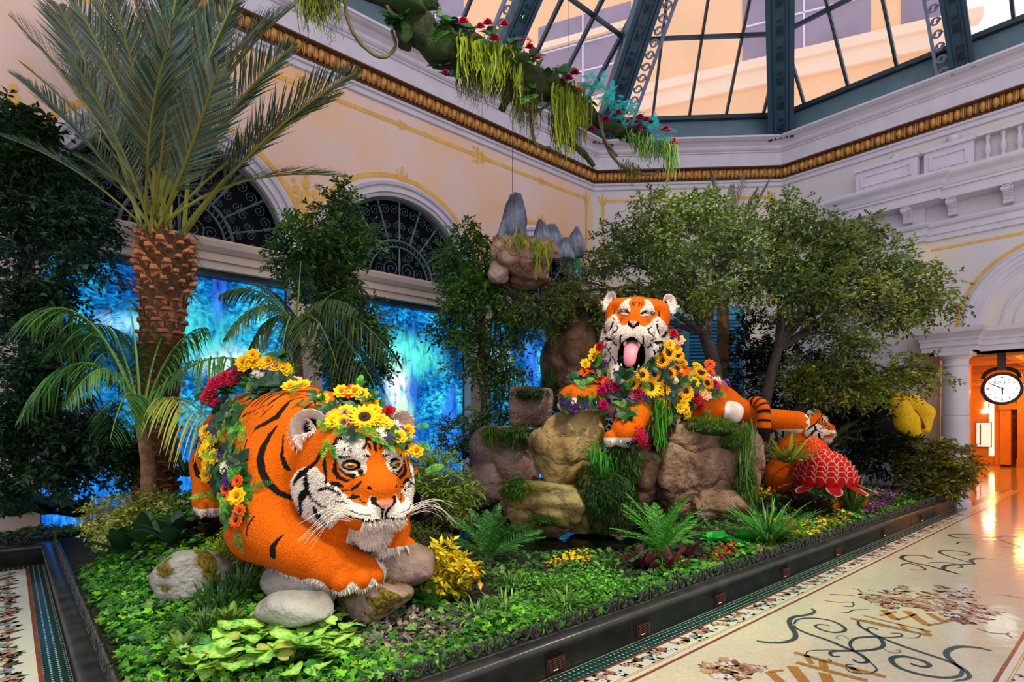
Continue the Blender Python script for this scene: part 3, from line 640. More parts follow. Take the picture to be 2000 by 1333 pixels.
# ================================================================== FLOOR, KERB, GROUND
KY, KX, KB = 2.85, .34, 9.55         # outer faces of the planter kerb
def tile_mat():
    m = bpy.data.materials.new('green_tile_strip'); m.use_nodes = True; N, L = m.node_tree.nodes, m.node_tree.links; b = N['Principled BSDF']
    b.inputs['Roughness'].default_value = .2
    tc = N.new('ShaderNodeTexCoord'); sp = N.new('ShaderNodeSeparateXYZ'); L.new(tc.outputs['Object'], sp.inputs[0])
    def saw(s, sc):
        k = N.new('ShaderNodeMath'); k.operation = 'MULTIPLY'; L.new(s, k.inputs[0]); k.inputs[1].default_value = sc
        f = N.new('ShaderNodeMath'); f.operation = 'FRACT'; L.new(k.outputs[0], f.inputs[0])
        g = N.new('ShaderNodeMath'); g.operation = 'SUBTRACT'; L.new(f.outputs[0], g.inputs[0]); g.inputs[1].default_value = .5
        a = N.new('ShaderNodeMath'); a.operation = 'ABSOLUTE'; L.new(g.outputs[0], a.inputs[0]); return a.outputs[0]
    def gt(s, v):
        k = N.new('ShaderNodeMath'); k.operation = 'GREATER_THAN'; L.new(s, k.inputs[0]); k.inputs[1].default_value = v; return k.outputs[0]
    def op(o, a, c):
        k = N.new('ShaderNodeMath'); k.operation = o; L.new(a, k.inputs[0]); L.new(c, k.inputs[1]); return k.outputs[0]
    sx, sy = saw(sp.outputs[0], 1 / .047), saw(sp.outputs[1], 1 / .047)
    dots = op('MULTIPLY', gt(sx, .36), gt(sy, .36)); joint = op('MAXIMUM', gt(sx, .465), gt(sy, .465))
    mx = N.new('ShaderNodeMix'); mx.data_type = 'RGBA'; L.new(joint, mx.inputs[0]); mx.inputs[6].default_value = (*lin(24, 60, 54), 1); mx.inputs[7].default_value = (*lin(88, 108, 100), 1)
    m2 = N.new('ShaderNodeMix'); m2.data_type = 'RGBA'; L.new(dots, m2.inputs[0]); L.new(mx.outputs[2], m2.inputs[6]); m2.inputs[7].default_value = (*lin(214, 214, 200), 1)
    L.new(m2.outputs[2], b.inputs['Base Color']); return m
def mosaic_mat(name, c1, c2, c3, rough=.09):
    m = bpy.data.materials.new(name); m.use_nodes = True; N, L = m.node_tree.nodes, m.node_tree.links; b = N['Principled BSDF']
    b.inputs['Roughness'].default_value = rough; b.inputs['Specular IOR Level'].default_value = .5
    tc = N.new('ShaderNodeTexCoord'); v = N.new('ShaderNodeTexVoronoi'); v.inputs['Scale'].default_value = 55; L.new(tc.outputs['Object'], v.inputs['Vector'])
    r = N.new('ShaderNodeValToRGB'); L.new(v.outputs['Color'], r.inputs[0]); e = r.color_ramp.elements
    e[0].color = (*c1, 1); e[1].color = (*c2, 1); k = e.new(.5); k.color = (*c3, 1)
    L.new(r.outputs[0], b.inputs['Base Color']);
    nz = N.new('ShaderNodeTexNoise'); nz.inputs['Scale'].default_value = 5; L.new(tc.outputs['Object'], nz.inputs['Vector'])
    bp = N.new('ShaderNodeBump'); bp.inputs['Strength'].default_value = .10; bp.inputs['Distance'].default_value = .02; L.new(nz.outputs['Fac'], bp.inputs['Height']); L.new(bp.outputs[0], b.inputs['Normal'])
    return m
M_FLOOR = mosaic_mat('cream_mosaic', lin(214, 202, 166), lin(232, 222, 190), lin(222, 208, 176))
M_FLOORB = mosaic_mat('border_mosaic', lin(222, 214, 190), lin(234, 228, 206), lin(226, 216, 194), .18)
M_RUST = mosaic_mat('rust_mosaic', lin(150, 78, 46), lin(176, 98, 58), lin(130, 62, 40), .2)
M_GOLD = mosaic_mat('gold_mosaic', lin(206, 160, 74), lin(220, 180, 96), lin(196, 150, 70), .2)
M_TEAL = mosaic_mat('slate_mosaic', lin(46, 66, 70), lin(78, 98, 100), lin(56, 76, 80), .2)
M_TILE = tile_mat()
M_INLAY = mat('floral_mosaic', (1, 1, 1), .2, attr=True, var=.12, scale=60)
q = MB(); q.box((-9, -7, -.2), (XB, 10.6, 0)); floor = q.build('floor', M_FLOOR); floor['kind'] = 'structure'
def fstrip(x0, y0, x1, y1, z, name, m):
    V = [(x0, y0, z), (x1, y0, z), (x1, y1, z), (x0, y1, z)]
    return link(name, npmesh(name, V, [np.array([(0, 1, 2, 3)])], m, None, False), floor)
XE = 21.0
for (f, s) in ((KY, -1), (.33, 1)):
    xs = KX - .17 if s < 0 else -3
    ys = lambda a, b: (f + s * a, f + s * b) if s > 0 else (f - b, f - a)
    fstrip(KX if s < 0 else -3, ys(0, .15)[0], XE, ys(0, .15)[1], .0015, 'tile_strip', M_TILE)
    fstrip(xs, ys(.15, .172)[0], XE, ys(.15, .172)[1], .002, 'rust_line', M_RUST)
    fstrip(xs, ys(.172, .40)[0], XE, ys(.172, .40)[1], .0015, 'border_ground', M_FLOORB)
    for o_ in (.335, .352): fstrip(xs, ys(o_, o_ + .008)[0], XE, ys(o_, o_ + .008)[1], .002, 'gold_line', M_GOLD)
    fstrip(xs, ys(.40, .425)[0], XE, ys(.40, .425)[1], .002, 'rust_line', M_RUST)
fstrip(KX - .15, KY, KX, KB, .0016, 'tile_strip', M_TILE); fstrip(KX - .18, 2.6, KX - .15, KB - .15, .0022, 'rust_line', M_RUST)
fstrip(KX - .62, 2.6, KX - .18, KB - .15, .0012, 'border_ground', M_FLOORB); fstrip(-3, KB - .15, KX - .15, KB, .0017, 'tile_strip', M_TILE); fstrip(KX - .66, 2.6, KX - .62, KB, .0022, 'rust_line', M_RUST)
PINK, TAN, GREY, WHT, BRN, DGR, RSE = lin(198, 150, 128), lin(206, 172, 122), lin(150, 152, 150), lin(226, 222, 212), lin(120, 78, 56), lin(38, 52, 46), lin(170, 110, 96)
def flat_flower(q, x, y, r, col, n=6, z=.003, core=None, a0=0.0):
    for j in range(n):
        a = a0 + j * 2 * math.pi / n; w = math.pi / n * .95
        q.add([(x, y, z), (x + .7 * r * math.cos(a - w), y + .7 * r * math.sin(a - w), z), (x + r * math.cos(a), y + r * math.sin(a), z), (x + .7 * r * math.cos(a + w), y + .7 * r * math.sin(a + w), z)], [(0, 1, 2, 3)], col=col)
    c = core or BRN
    q.add([(x + .25 * r * math.cos(t), y + .25 * r * math.sin(t), z + .0006) for t in (0, 1.57, 3.14, 4.71)], [(0, 1, 2, 3)], col=c)
def flat_leaf(q, x, y, a, L_, col=DGR, z=.0026, w=.28):
    c, s = math.cos(a), math.sin(a); f = lambda t, u: (x + L_ * (t * c - u * s), y + L_ * (t * s + u * c), z)
    q.add([f(0, 0), f(.5, -w), f(1, 0), f(.5, w)], [(0, 1, 2, 3)], col=col)
def border_motif(seed):
    r_ = random.Random(seed); q = MB()
    for (x, y, r, c) in ((-.22, .0, .045, TAN), (-.12, .03, .04, BRN), (-.03, .015, .045, GREY), (.05, -.015, .04, WHT), (.10, .03, .05, PINK), (.19, .035, .045, RSE), (.24, -.02, .04, WHT), (-.28, .04, .03, PINK)):
        for k in range(4): flat_leaf(q, x, y, r_.uniform(0, 6.28), r * 1.7)
        flat_flower(q, x, y, r, c, r_.choice((5, 6, 7)), .003, None, r_.uniform(0, 1))
    flat_flower(q, -.02, -.075, .03, TAN, 7); flat_leaf(q, -.05, -.075, 3.0, .05); flat_leaf(q, .01, -.075, .1, .05)
    return q.mesh('floral_inlay', M_INLAY)
MOT = [border_motif(k) for k in range(3)]
for k in range(21): link('floral_inlay', MOT[k % 3], floor, Matrix.Translation((1.1 + k * .66, KY - .26, 0)))
for k in range(12): link('floral_inlay', MOT[k % 3], floor, Matrix.Translation((2.6 + k * .66, .33 + .26, 0)) @ Matrix.Rotation(math.pi, 4, 'Z'))
for k in range(10): link('floral_inlay', MOT[k % 3], floor, Matrix.Translation((KX - .38, 2.9 + k * .66, 0)) @ Matrix.Rotation(-math.pi / 2, 4, 'Z') @ Matrix.Scale(1.35, 4))
def ribbon(pts, w, m, name='scroll_inlay', z=.0028, n=7, taper=True):
    p = spline([(a[0], a[1], 0) for a in pts], n)[:, :2]; t = np.gradient(p, axis=0); t /= np.linalg.norm(t, axis=1)[:, None] + 1e-9
    nn = np.stack([-t[:, 1], t[:, 0]], 1); k = np.linspace(0, 1, len(p)); ww = w * (.35 + .65 * np.sin(np.pi * np.clip(k * .96 + .04, 0, 1)) ** .5 if taper else np.ones(len(p)))
    A, B = p + nn * ww[:, None] / 2, p - nn * ww[:, None] / 2; N_ = len(p)
    V = np.vstack([np.column_stack([A, np.full(N_, z)]), np.column_stack([B, np.full(N_, z)])])
    return link(name, npmesh(name, V, [np.array([(i, N_ + i, N_ + i + 1, i + 1) for i in range(N_ - 1)])], m, None, False), floor)
def c5(pts): return [onZ(1400 + x * .3, 1100 + y * .3) for x, y in pts]
def c2(pts): return [onZ(1700 + x * .15228, 920 + y * .15228) for x, y in pts]
SCR5 = [
 ([(260, 510), (330, 520), (430, 520), (500, 500), (512, 465), (485, 420), (472, 380), (500, 355), (560, 345), (610, 335), (638, 318), (618, 300)], .045),
 ([(505, 400), (520, 375), (580, 362), (680, 366), (770, 388), (832, 425), (825, 448), (760, 455), (690, 440), (642, 415), (670, 403), (735, 410)], .03),
 ([(505, 410), (520, 430), (600, 465), (720, 505), (850, 560), (920, 590), (975, 630), (975, 650), (920, 650), (885, 630)], .035),
 ([(890, 575), (868, 530), (900, 495), (980, 485), (1050, 487), (1082, 520), (1078, 548), (1030, 565), (940, 575), (850, 575), (760, 578), (738, 593), (760, 610), (805, 610)], .035),
 ([(920, 380), (930, 410), (1000, 455), (1060, 485), (1200, 540), (1350, 590), (1500, 640), (1600, 690), (1642, 730), (1630, 757), (1540, 774)], .035),
 ([(1060, 485), (1150, 487), (1205, 478), (1190, 462), (1130, 460)], .02), ([(1050, 437), (1020, 425), (980, 430), (1000, 455)], .02),
 ([(1790, 575), (1700, 555), (1580, 548), (1510, 570), (1495, 600), (1530, 640), (1600, 700)], .045),
 ([(1600, 700), (1580, 738), (1480, 750), (1330, 730), (1200, 690), (1140, 645), (1150, 617), (1230, 612), (1340, 640), (1385, 668), (1350, 680), (1280, 665), (1265, 655)], .04),
 ([(580, 605), (590, 580), (640, 572), (760, 570), (870, 577)], .012), ([(590, 600), (650, 632), (720, 650), (745, 640), (720, 625)], .012),
 ([(890, 690), (845, 680), (850, 665), (890, 665)], .015), ([(840, 690), (880, 715), (980, 725), (1030, 710), (1040, 690), (1000, 650), (960, 620)], .015),
 ([(860, 500), (830, 478), (790, 478), (780, 492), (810, 500)], .008), ([(1085, 560), (1130, 585), (1190, 585), (1195, 570), (1165, 572)], .008),
 ([(920, 380), (960, 375), (1050, 395), (1200, 430), (1310, 460), (1320, 480), (1280, 492), (1200, 488)], .012)]
for pts, w in SCR5: ribbon(c5(pts), w, M_TEAL)
SCR2 = [([(800, 1125), (740, 1120), (690, 1098), (560, 1086), (440, 1090), (402, 1112), (420, 1140), (560, 1185), (750, 1222), (950, 1280), (1150, 1330)], .05),
 ([(1120, 1083), (1230, 1088), (1272, 1075), (1220, 1050), (1080, 1032), (940, 1025), (890, 1040), (920, 1070), (1100, 1130), (1340, 1198)], .04),
 ([(1340, 1198), (1295, 1165), (1310, 1140), (1420, 1128), (1600, 1140)], .05), ([(1340, 1200), (1180, 1205), (1000, 1215), (942, 1240), (960, 1275), (1160, 1335)], .05),
 ([(1290, 865), (1200, 866), (1080, 855), (1012, 832), (1050, 820), (1250, 818), (1420, 830)], .05), ([(1110, 940), (1150, 918), (1350, 915)], .03), ([(390, 1222), (420, 1200), (520, 1195), (640, 1230), (705, 1268), (640, 1278), (500, 1270)], .03),
 ([(740, 1190), (800, 1180), (960, 1180), (1150, 1215), (1170, 1240), (1100, 1250)], .03), ([(1620, 860), (1700, 840), (1900, 850)], .05), ([(1640, 870), (1700, 900), (1850, 950), (1910, 975), (1850, 993), (1700, 985)], .05)]
for pts, w in SCR2: ribbon(c2(pts), w, M_TEAL)
M_OCH = mosaic_mat('ochre_mosaic', lin(190, 132, 62), lin(206, 150, 80), lin(176, 120, 56), .2)
for a_, b_, w in (((870, 362), (1400, 478), .05), ((960, 345), (1395, 450), .03), ((1085, 310), (1170, 372), .07), ((1235, 315), (1375, 408), .07), ((1380, 330), (1480, 385), .06), ((1170, 318), (1060, 345), .03), ((1300, 335), (1170, 372), .03), ((1520, 380), (1370, 410), .03), ((1190, 400), (1240, 440), .04), ((1330, 430), (1390, 470), .04),
                  ((505, 585), (1100, 745), .05), ((520, 650), (980, 770), .05), ((345, 712), (430, 790), .07), ((490, 675), (590, 800), .08), ((690, 640), (700, 690), .06), ((700, 720), (740, 800), .08), ((580, 600), (620, 660), .04), ((430, 700), (340, 712), .03), ((870, 680), (930, 720), .05)):
    ribbon(c5([a_, ((a_[0] + b_[0]) / 2, (a_[1] + b_[1]) / 2 + 2), b_]), w, M_OCH, 'basket_inlay', .0024, 4, False)
r_ = random.Random(3)
def bouquet(cx, cy, rx, ry, n):
    for k in range(n):
        a = r_.uniform(0, 6.28); t = math.sqrt(r_.random()); x, y = cx + rx * t * math.cos(a), cy + ry * t * math.sin(a)
        p = c5([(x, y)])[0]; q = MB(); R = r_.uniform(.03, .065)
        for j in range(3): flat_leaf(q, 0, 0, r_.uniform(0, 6.28), R * r_.uniform(1.2, 2.2), r_.choice((DGR, BRN, TAN, RSE)), .0025)
        flat_flower(q, 0, 0, R, r_.choice((PINK, TAN, WHT, RSE, PINK, BRN)), r_.choice((5, 6, 8)), .003 + .0008 * k / n, r_.choice((BRN, TAN, WHT)))
        q.build('flower_inlay', M_INLAY, floor, False, Matrix.Translation((p[0], p[1], 0)))
bouquet(1330, 225, 380, 85, 90); bouquet(1640, 330, 170, 60, 40); bouquet(120, 690, 200, 60, 34)
for pts in ([(880, 170), (920, 175), (960, 205), (1000, 210)], [(700, 248), (800, 258), (880, 258), (885, 285), (820, 285)], [(735, 205), (830, 210), (900, 215)], [(810, 322), (850, 325), (900, 308), (1000, 305)], [(1690, 430), (1800, 460), (1880, 465), (1930, 495)], [(1880, 465), (1905, 458)], [(1150, 195), (1160, 170), (1220, 160), (1215, 145)], [(1820, 210), (1880, 212), (2000, 235)], [(1880, 325), (1800, 318), (1700, 325)]):
    ribbon(c5(pts), .016, M_TEAL, 'stem_inlay')
# --- planter kerb
KP = [(-4.5, KB), (KX, KB), (KX, KY), (XR - .3, KY)]
kerb = sweep(KP, [(-.02, 0), (-.012, 0), (-.012, .02), (0, .025), (0, .19), (.012, .20), (.022, .225), (.018, .25), (.0, .262), (-.05, .268), (-.17, .268), (-.17, -.02)], 'planter_kerb', M_KERB, None, True)
tag(kerb, 'polished black stone kerb running round the planting bed', 'kerb')
q = MB(); q.box((XR - .36, KY - .05, 0), (XR - .22, KY + .3, .33)); q.build('end_block', M_KERB, kerb)
for k in range(9):
    q = MB(); x = 2.2 + k * 1.62; q.box((x, KY - .003, .03), (x + .006, KY + .0, .19)); q.build('joint', M_BLK, kerb)
M_VENT = mat('vent_bronze', lin(84, 50, 36), .4, var=.2, metal=.4)
M_VLIT = mat('vent_lamp', (1.0, .55, .2), .5, emit=3.0)
def vent(loc, rz, lbl):
    o = empty('kerb_vent', loc, lbl, 'vent', 'small louvred light vents along the kerb', rz=rz)
    q = MB(); q.box((-.085, -.012, 0), (.085, 0, .085)); q.box((-.09, -.018, .08), (.09, 0, .09)); q.box((-.09, -.018, -.005), (.09, 0, .003)); q.box((-.09, -.018, 0), (-.08, 0, .085)); q.box((.08, -.018, 0), (.09, 0, .085)); q.build('housing', M_VENT, o)
    for k in range(5):
        q = MB(); q.obox((0, -.018, .012 + k * .015), (.078, 0, 0), (0, .008, -.004), (0, .001, .0025)); q.build('slat', M_VENT, o)
    q = MB(); q.box((-.02, -.016, .003), (.02, -.013, .009)); q.build('lamp', M_VLIT, o)
VX = [2.93, 3.98, 5.25, 6.75, 8.4, 10.4, 12.6]
VL = ['bronze louvred vent low on the kerb, nearest to the camera', 'bronze louvred vent low on the kerb, second from the camera', 'bronze louvred vent low on the kerb, third from the camera', 'bronze louvred vent low on the kerb, fourth from the camera', 'bronze louvred vent low on the kerb, fifth from the camera', 'bronze louvred vent low on the kerb, second last before the column', 'bronze louvred vent low on the kerb, last before the column']
for x, lb in zip(VX, VL): vent((x, KY, .05), 0, lb)
vent((-.85, KB, .05), 0, 'bronze louvred vent in the kerb at the far left of the photo')
rail = empty('scroll_railing', (0, 0, .265), 'low dark cast iron scroll railing on top of the black kerb', 'railing')
UL = .44
def rail_mesh():
    q = MB(); sp2 = []
    for s in (-1, 1):
        t = np.linspace(0, 1, 20); a = np.pi * (.5) + s * 0 + (-s) * 2 * np.pi * 1.35 * t; r = .052 * (1 - .8 * t)
        cx = s * .085
        q.tube(np.column_stack([cx + r * np.cos(a), np.zeros(20), .062 + r * np.sin(a)]), .011, 5)
        q.tube(spline([(s * .085, 0, .114), (s * .15, 0, .108), (s * .20, 0, .06), (s * .25, 0, .03), (s * .29, 0, .045)], 4), .011, 5)
        a = np.pi * 1.1 + s * 2 * np.pi * 1.2 * t; r = .034 * (1 - .8 * t)
        q.tube(np.column_stack([s * .235 + r * np.cos(a), np.zeros(20), .085 + r * np.sin(a)]), .009, 5)
        q.tube(spline([(s * .20, 0, .085), (s * .27, 0, .11), (s * .33, 0, .10)], 4), .01, 5)
        q.tube(spline([(s * .12, 0, .02), (s * .17, 0, .045), (s * .15, 0, .065)], 4), .007, 5)
    q.tube([(0, 0, 0), (0, 0, .03), (0, 0, .10), (0, 0, .125)], [.02, .012, .012, .016], 6)
    q.box((-.33, -.012, 0), (.33, .012, .014))
    return q.mesh('railing_panel', M_RAIL, True)
def ball_mesh(r, name, m, n=8):
    a = np.linspace(0, np.pi, 6); q = MB(); q.tube([(0, 0, -r * math.cos(t)) for t in a], [r * math.sin(t) + .0005 for t in a], n); return q.mesh(name, m, True)
RM = rail_mesh(); RB = ball_mesh(.02, 'ball_knob', M_RAIL)
RS = Matrix.Diagonal((.667, 1, 1, 1))
for k in range(36):
    x = KX + .12 + UL * (k + .5)
    if x + UL / 2 > XR - .3: break
    link('railing_panel', RM, rail, Matrix.Translation((x, KY + .075, 0)) @ RS)
    if k < 24 and k % 2: link('ball_knob', RB, rail, Matrix.Translation((x, KY + .075, .145)))
for k in range(16):
    y = KY + .12 + UL * (k + .5)
    if y > KB - .2: break
    link('railing_panel', RM, rail, Matrix.Translation((KX + .11, y, 0)) @ Matrix.Rotation(math.pi / 2, 4, 'Z') @ RS)
for k in range(8): link('railing_panel', RM, rail, Matrix.Translation((KX - .1 - UL * (k + .5), KB + .08, 0)) @ RS)
# --- soil of the bed with mounds and a hollow for the pond
PONDC, PONDA = np.array([5.75, 6.1]), math.radians(-40)
def pond_t(x, y):
    dx, dy = x - PONDC[0], y - PONDC[1]; c, s = math.cos(PONDA), math.sin(PONDA)
    return np.sqrt(((dx * c + dy * s) / 2.25) ** 2 + ((-dx * s + dy * c) / 1.55) ** 2)
def ground(x, y):
    x, y = np.asarray(x, float), np.asarray(y, float)
    g = .25 + .03 * np.clip(y - 3.2, 0, 9)
    for (mx, my, a, s) in ((1.7, 7.2, .55, 1.25), (1.0, 4.2, .03, .8), (3.6, 4.0, .04, .7), (11.0, 5.6, .16, 1.8), (4.0, 9.0, .3, 1.2), (13.8, 4.2, .10, 1.3)):
        g = g + a * np.exp(-((x - mx) ** 2 + (y - my) ** 2) / (2 * s * s))
    e = np.clip(np.minimum(x - KX - .15, y - KY - .15) / .9, 0, 1); g = .25 + (g - .25) * e * e * (3 - 2 * e)
    t = np.clip((1.15 - pond_t(x, y)) / .3, 0, 1); t = t * t * (3 - 2 * t)
    return g * (1 - t) + .08 * t
def G(px, py):
    """pixel of a point on the soil -> its place"""
    lo, hi = 2.5, 22.0
    for d in np.arange(2.5, 22, .05):
        p = P(px, py, d)
        if p.z <= ground(p.x, p.y): return Vector((p.x, p.y, float(ground(p.x, p.y))))
    return p
gx, gy = np.meshgrid(np.linspace(KX + .13, XR - .35, 150), np.linspace(KY + .13, YC - .05, 80), indexing='ij')
gz = ground(gx, gy); n1, n2 = gx.shape
I = np.arange(n1 * n2).reshape(n1, n2)
F = np.stack([I[:-1, :-1], I[1:, :-1], I[1:, 1:], I[:-1, 1:]], -1).reshape(-1, 4)
keep = (gx + gy).reshape(-1)[F].max(1) < XC + YC - .1
soil = link('soil_bed', npmesh('soil_bed', np.column_stack([gx.ravel(), gy.ravel(), gz.ravel()]), [F[keep]], M_SOIL, None, True)); soil.name = 'soil'; tag(soil, 'dark planting soil filling the raised bed', 'soil', kind='stuff')
q = MB(); q.box((-4.5, KB + .2, .1), (KX + .4, YC, .27)); o = q.build('soil', M_SOIL); tag(o, 'dark planting soil of the bed along the wall at far left', 'soil', kind='stuff')
m = mat('pond_water', lin(6, 10, 14), .04, bump=.12, bscale=7, spec=.6)
a = np.linspace(0, 2 * np.pi, 49)[:-1]; c, s = math.cos(PONDA), math.sin(PONDA)
V = [(PONDC[0] + 2.5 * math.cos(t) * c - 1.8 * math.sin(t) * s, PONDC[1] + 2.5 * math.cos(t) * s + 1.8 * math.sin(t) * c, .19) for t in a]
V.append((PONDC[0], PONDC[1], .19))
pond = link('pond_water', npmesh('pond_water', np.array(V), [np.array([(48, i, (i + 1) % 48) for i in range(48)])], m, None, False)); tag(pond, 'dark still pond water around the foot of the boulders', 'pond', kind='stuff')
# ================================================================== GLASS ROOF
ZB, OB, RUN = 10.17, .42, 4.2
roof = empty('glass_roof', (0, 0, 0), kind='structure'); roof.name = 'ceiling_glass_roof'
sweep(PATH, [(.30, 9.57), (.40, 9.575), (.40, 10.08), (.50, 10.09), (.50, 10.19), (.36, 10.2), (.30, 9.57)], 'upstand', M_UPST, roof)
sweep(PATH, [(.39, 10.08), (.53, 10.085), (.53, 10.19), (.38, 10.2)], 'sill_bar', M_STEELD, roof)
R0, R1 = offset_path(PATH, OB), offset_path(PATH, OB + RUN)
def rp(i, s, t):
    """point on roof plane i: fraction s along, rise t"""
    A, B = offset_path(PATH, OB + t)[i], offset_path(PATH, OB + t)[i + 1]; q_ = A + (B - A) * s; return np.array([q_[0], q_[1], ZB + t])
def roof_pt(i, p0, t):
    d = np.diff(np.asarray(PATH), axis=0)[i]; d = d / np.linalg.norm(d); nn = np.array([d[1], -d[0]])
    return np.array([p0[0] + nn[0] * t, p0[1] + nn[1] * t, ZB + t])
for i in range(3):
    for (t0, t1) in ((0, 1.31), (1.31, 2.75), (2.75, RUN)):
        A, B = rp(i, 0, t0 + .02), rp(i, 1, t0 + .02); C_, D_ = rp(i, 1, t1 - .02), rp(i, 0, t1 - .02)
        L_ = np.linalg.norm(B - A); n = max(3, int(round(L_ / 1.03)));
        for k in range(n):
            if i == 0 and (A + (B - A) * (k + 1) / n)[0] < -1: continue
            if i == 2 and (A + (B - A) * k / n)[1] < -3: continue
            V = [A + (B - A) * k / n, A + (B - A) * (k + 1) / n, D_ + (C_ - D_) * (k + 1) / n, D_ + (C_ - D_) * k / n]
            link('glass_pane', npmesh('glass_pane', np.array(V), [np.array([(0, 1, 2, 3)])], M_GLASS, None, False), roof)
    for t in (1.31, 2.75, RUN):
        q = MB(); q.beam(rp(i, 0, t), rp(i, 1, t), .07, .09); q.build('purlin', M_STEELD, roof)
    d = np.diff(np.asarray(PATH), axis=0)[i]; Ls = np.linalg.norm(R0[i + 1] - R0[i]); d = d / np.linalg.norm(d)
    step = {0: 1.0275, 1: .98, 2: 1.03}[i]; off = {0: (R0[1][0] + 4.06) % 1.0275 * 0, 1: .42, 2: .62}[i]
    xs = np.arange(off, Ls, step) if i != 0 else np.array([x - R0[0][0] for x in np.arange(-4.06 + 1.0275, R0[1][0], 1.0275) if x > -1.5])
    for s in xs:
        p0 = R0[i] + d * s
        if i == 2 and p0[1] < -3: continue
        lim = RUN
        if i > 0: lim = min(lim, s / math.tan(math.radians(22.5)) if i == 1 else s / math.tan(math.radians(22.5)))
        if i < 2: lim = min(lim, (Ls - s) / math.tan(math.radians(22.5)))
        a_, b_ = roof_pt(i, p0, 0), roof_pt(i, p0, lim)
        q = MB(); nn = np.array([d[1], -d[0], -1]) / math.sqrt(2)
        q.beam(a_ + nn * .03, b_ + nn * .03, .06, .10); q.tube([a_ + nn * .16 + np.array([0, 0, .12]), b_ + nn * .16], .02, 6)
        q.build('glazing_bar', M_STEELD, roof)
def lattice(q, a, b, side, up, w, n):
    a, b = np.asarray(a), np.asarray(b); d = b - a
    for k in range(n):
        c = a + d * (k + .5) / n; u = d / np.linalg.norm(d); r = min(w, np.linalg.norm(d) / n) * .46
        for s in (1, -1):
            t = np.linspace(0, 1, 14); an = s * np.pi * .5 + 2 * np.pi * 1.1 * t; rr = r * (1 - .7 * t)
            q.tube([c + u * (rr[j] * math.cos(an[j]) + s * r * .1) + up * rr[j] * math.sin(an[j]) for j in range(14)], .018, 4)
def rib(base, top, w, h, latt_side=1):
    base, top = np.asarray(base, float), np.asarray(top, float); d = top - base; L_ = np.linalg.norm(d); u = d / L_
    r = np.cross(u, (0, 0, 1)); r /= np.linalg.norm(r); v = np.cross(r, u)     # r: sideways, v: outward/up
    o = MB(); mid = (base + top) / 2
    o.obox(mid, u * L_ / 2, r * w * .36, v * h * .40)
    for s in (-1, 1):
        o.obox(mid - v * h * .40 + r * s * w * .42, u * L_ / 2, r * w * .08, v * h * .10)
        o.obox(mid - v * h * .42 + r * s * w * .22, u * L_ / 2, r * w * .03, v * h * .05)
    rb = o.build('roof_rib', M_STEEL, roof)
    n = int(L_ / .55); q = MB()
    for k in range(n):
        c = base + d * (k + .5) / n - v * h * .42
        q.obox(c, u * .09, r * .07, v * .02); q.obox(c + u * .2, u * .03, r * .05, v * .03); q.tube([c, c - v * .05], [.05, .02], 8)
    q.build('rosette_strip', M_STEELD, rb)
    q = MB()
    e0, e1 = base + r * latt_side * w * .80 - v * h * .3, top + r * latt_side * w * .80 - v * h * .3
    if not latt_side: return
    lattice(q, e0, e1, r, r, w * .5, int(L_ / .26)); q.beam(e0 + r * latt_side * w * .28, e1 + r * latt_side * w * .28, .05, .1); q.build('lattice', M_LATT, rb)
hipd = lambda i: offset_path(PATH, OB + RUN)[i] - offset_path(PATH, OB)[i]
for i, sd in ((1, -1), (2, 0)):
    b0 = offset_path(PATH, OB - .02)[i]; h = hipd(i) / RUN
    rib((b0[0] - h[0] * -.0, b0[1], 9.62), (b0[0] + h[0] * (RUN + .3), b0[1] + h[1] * (RUN + .3), 9.62 + RUN + .3 + .2), .62, .5, sd)
for x in (8.265, 4.155): rib((x, YC - .38, 9.62), (x, YC - .38 - RUN - .3, 9.62 + RUN + .5), .5, .45, 1)
for y in (2.75, -.6): rib((XR - .38, y, 9.62), (XR - .38 - RUN - .3, y, 9.62 + RUN + .5), .42, .4, 1)
gl = empty('green_spotlight', tuple(P(1020, 32, 12.2)), 'small glowing green lamp clamped to a roof rib at the top', 'spotlight')
ME = ball_mesh(.07, 'bulb', mat('green_lamp', (.05, 1, .12), .4, emit=6)); link('bulb', ME, gl)
q = MB(); q.tube([(0, 0, .05), (0, .1, .16), (0, .2, .3)], [.06, .05, .03], 8); q.build('lamp_body', M_STEELD, gl)
# ================================================================== HOTEL SEEN THROUGH THE GLASS
D_ = np.array([-.43, .90]); D_ /= np.linalg.norm(D_); Q0 = P(1500, 130, 40)
nb = np.array([-D_[1], D_[0]]); nb = nb if np.dot(nb, FXY) < 0 else -nb
def onB(x, y, lift=0.0):
    u = (x - 1000) / FPX; r = FXY + u * RXY; q0 = np.array([Q0.x, Q0.y]) + nb * lift; d = np.dot(q0, nb) / np.dot(r, nb); return P(x, y, d)
hotel = empty('hotel_tower', (Q0.x, Q0.y, 0), 'peach coloured hotel wing with tall windows seen through the glass roof', 'building');
hotel.rotation_euler.z = math.atan2(D_[1], D_[0])
M_PEACH = mat('peach_stucco', lin(252, 200, 150), .8, var=.05, scale=.3)
M_PEACHL = mat('pale_stucco', lin(254, 222, 190), .8, var=.03, scale=.3)
M_HWIN = mat('hotel_window', lin(150, 132, 150), .3, var=.12, scale=.4)
def hb(p):                                       # world -> (s along the face, z)
    return (p.x - Q0.x) * D_[0] + (p.y - Q0.y) * D_[1], p.z
def hbox(s0, s1, z0, z1, dep, name, m, out=0.0, parent=None):
    sgn = 1 if np.dot(np.array([-D_[1], D_[0]]), nb) > 0 else -1
    q = MB(); ya, yb = sorted((sgn * out, -sgn * dep)); q.box((min(s0, s1), ya, z0), (max(s0, s1), yb, z1)); return q.build(name, m, parent or hotel)
sR = hb(onB(1868, 40))[0]; sL = hb(onB(560, 20))[0]
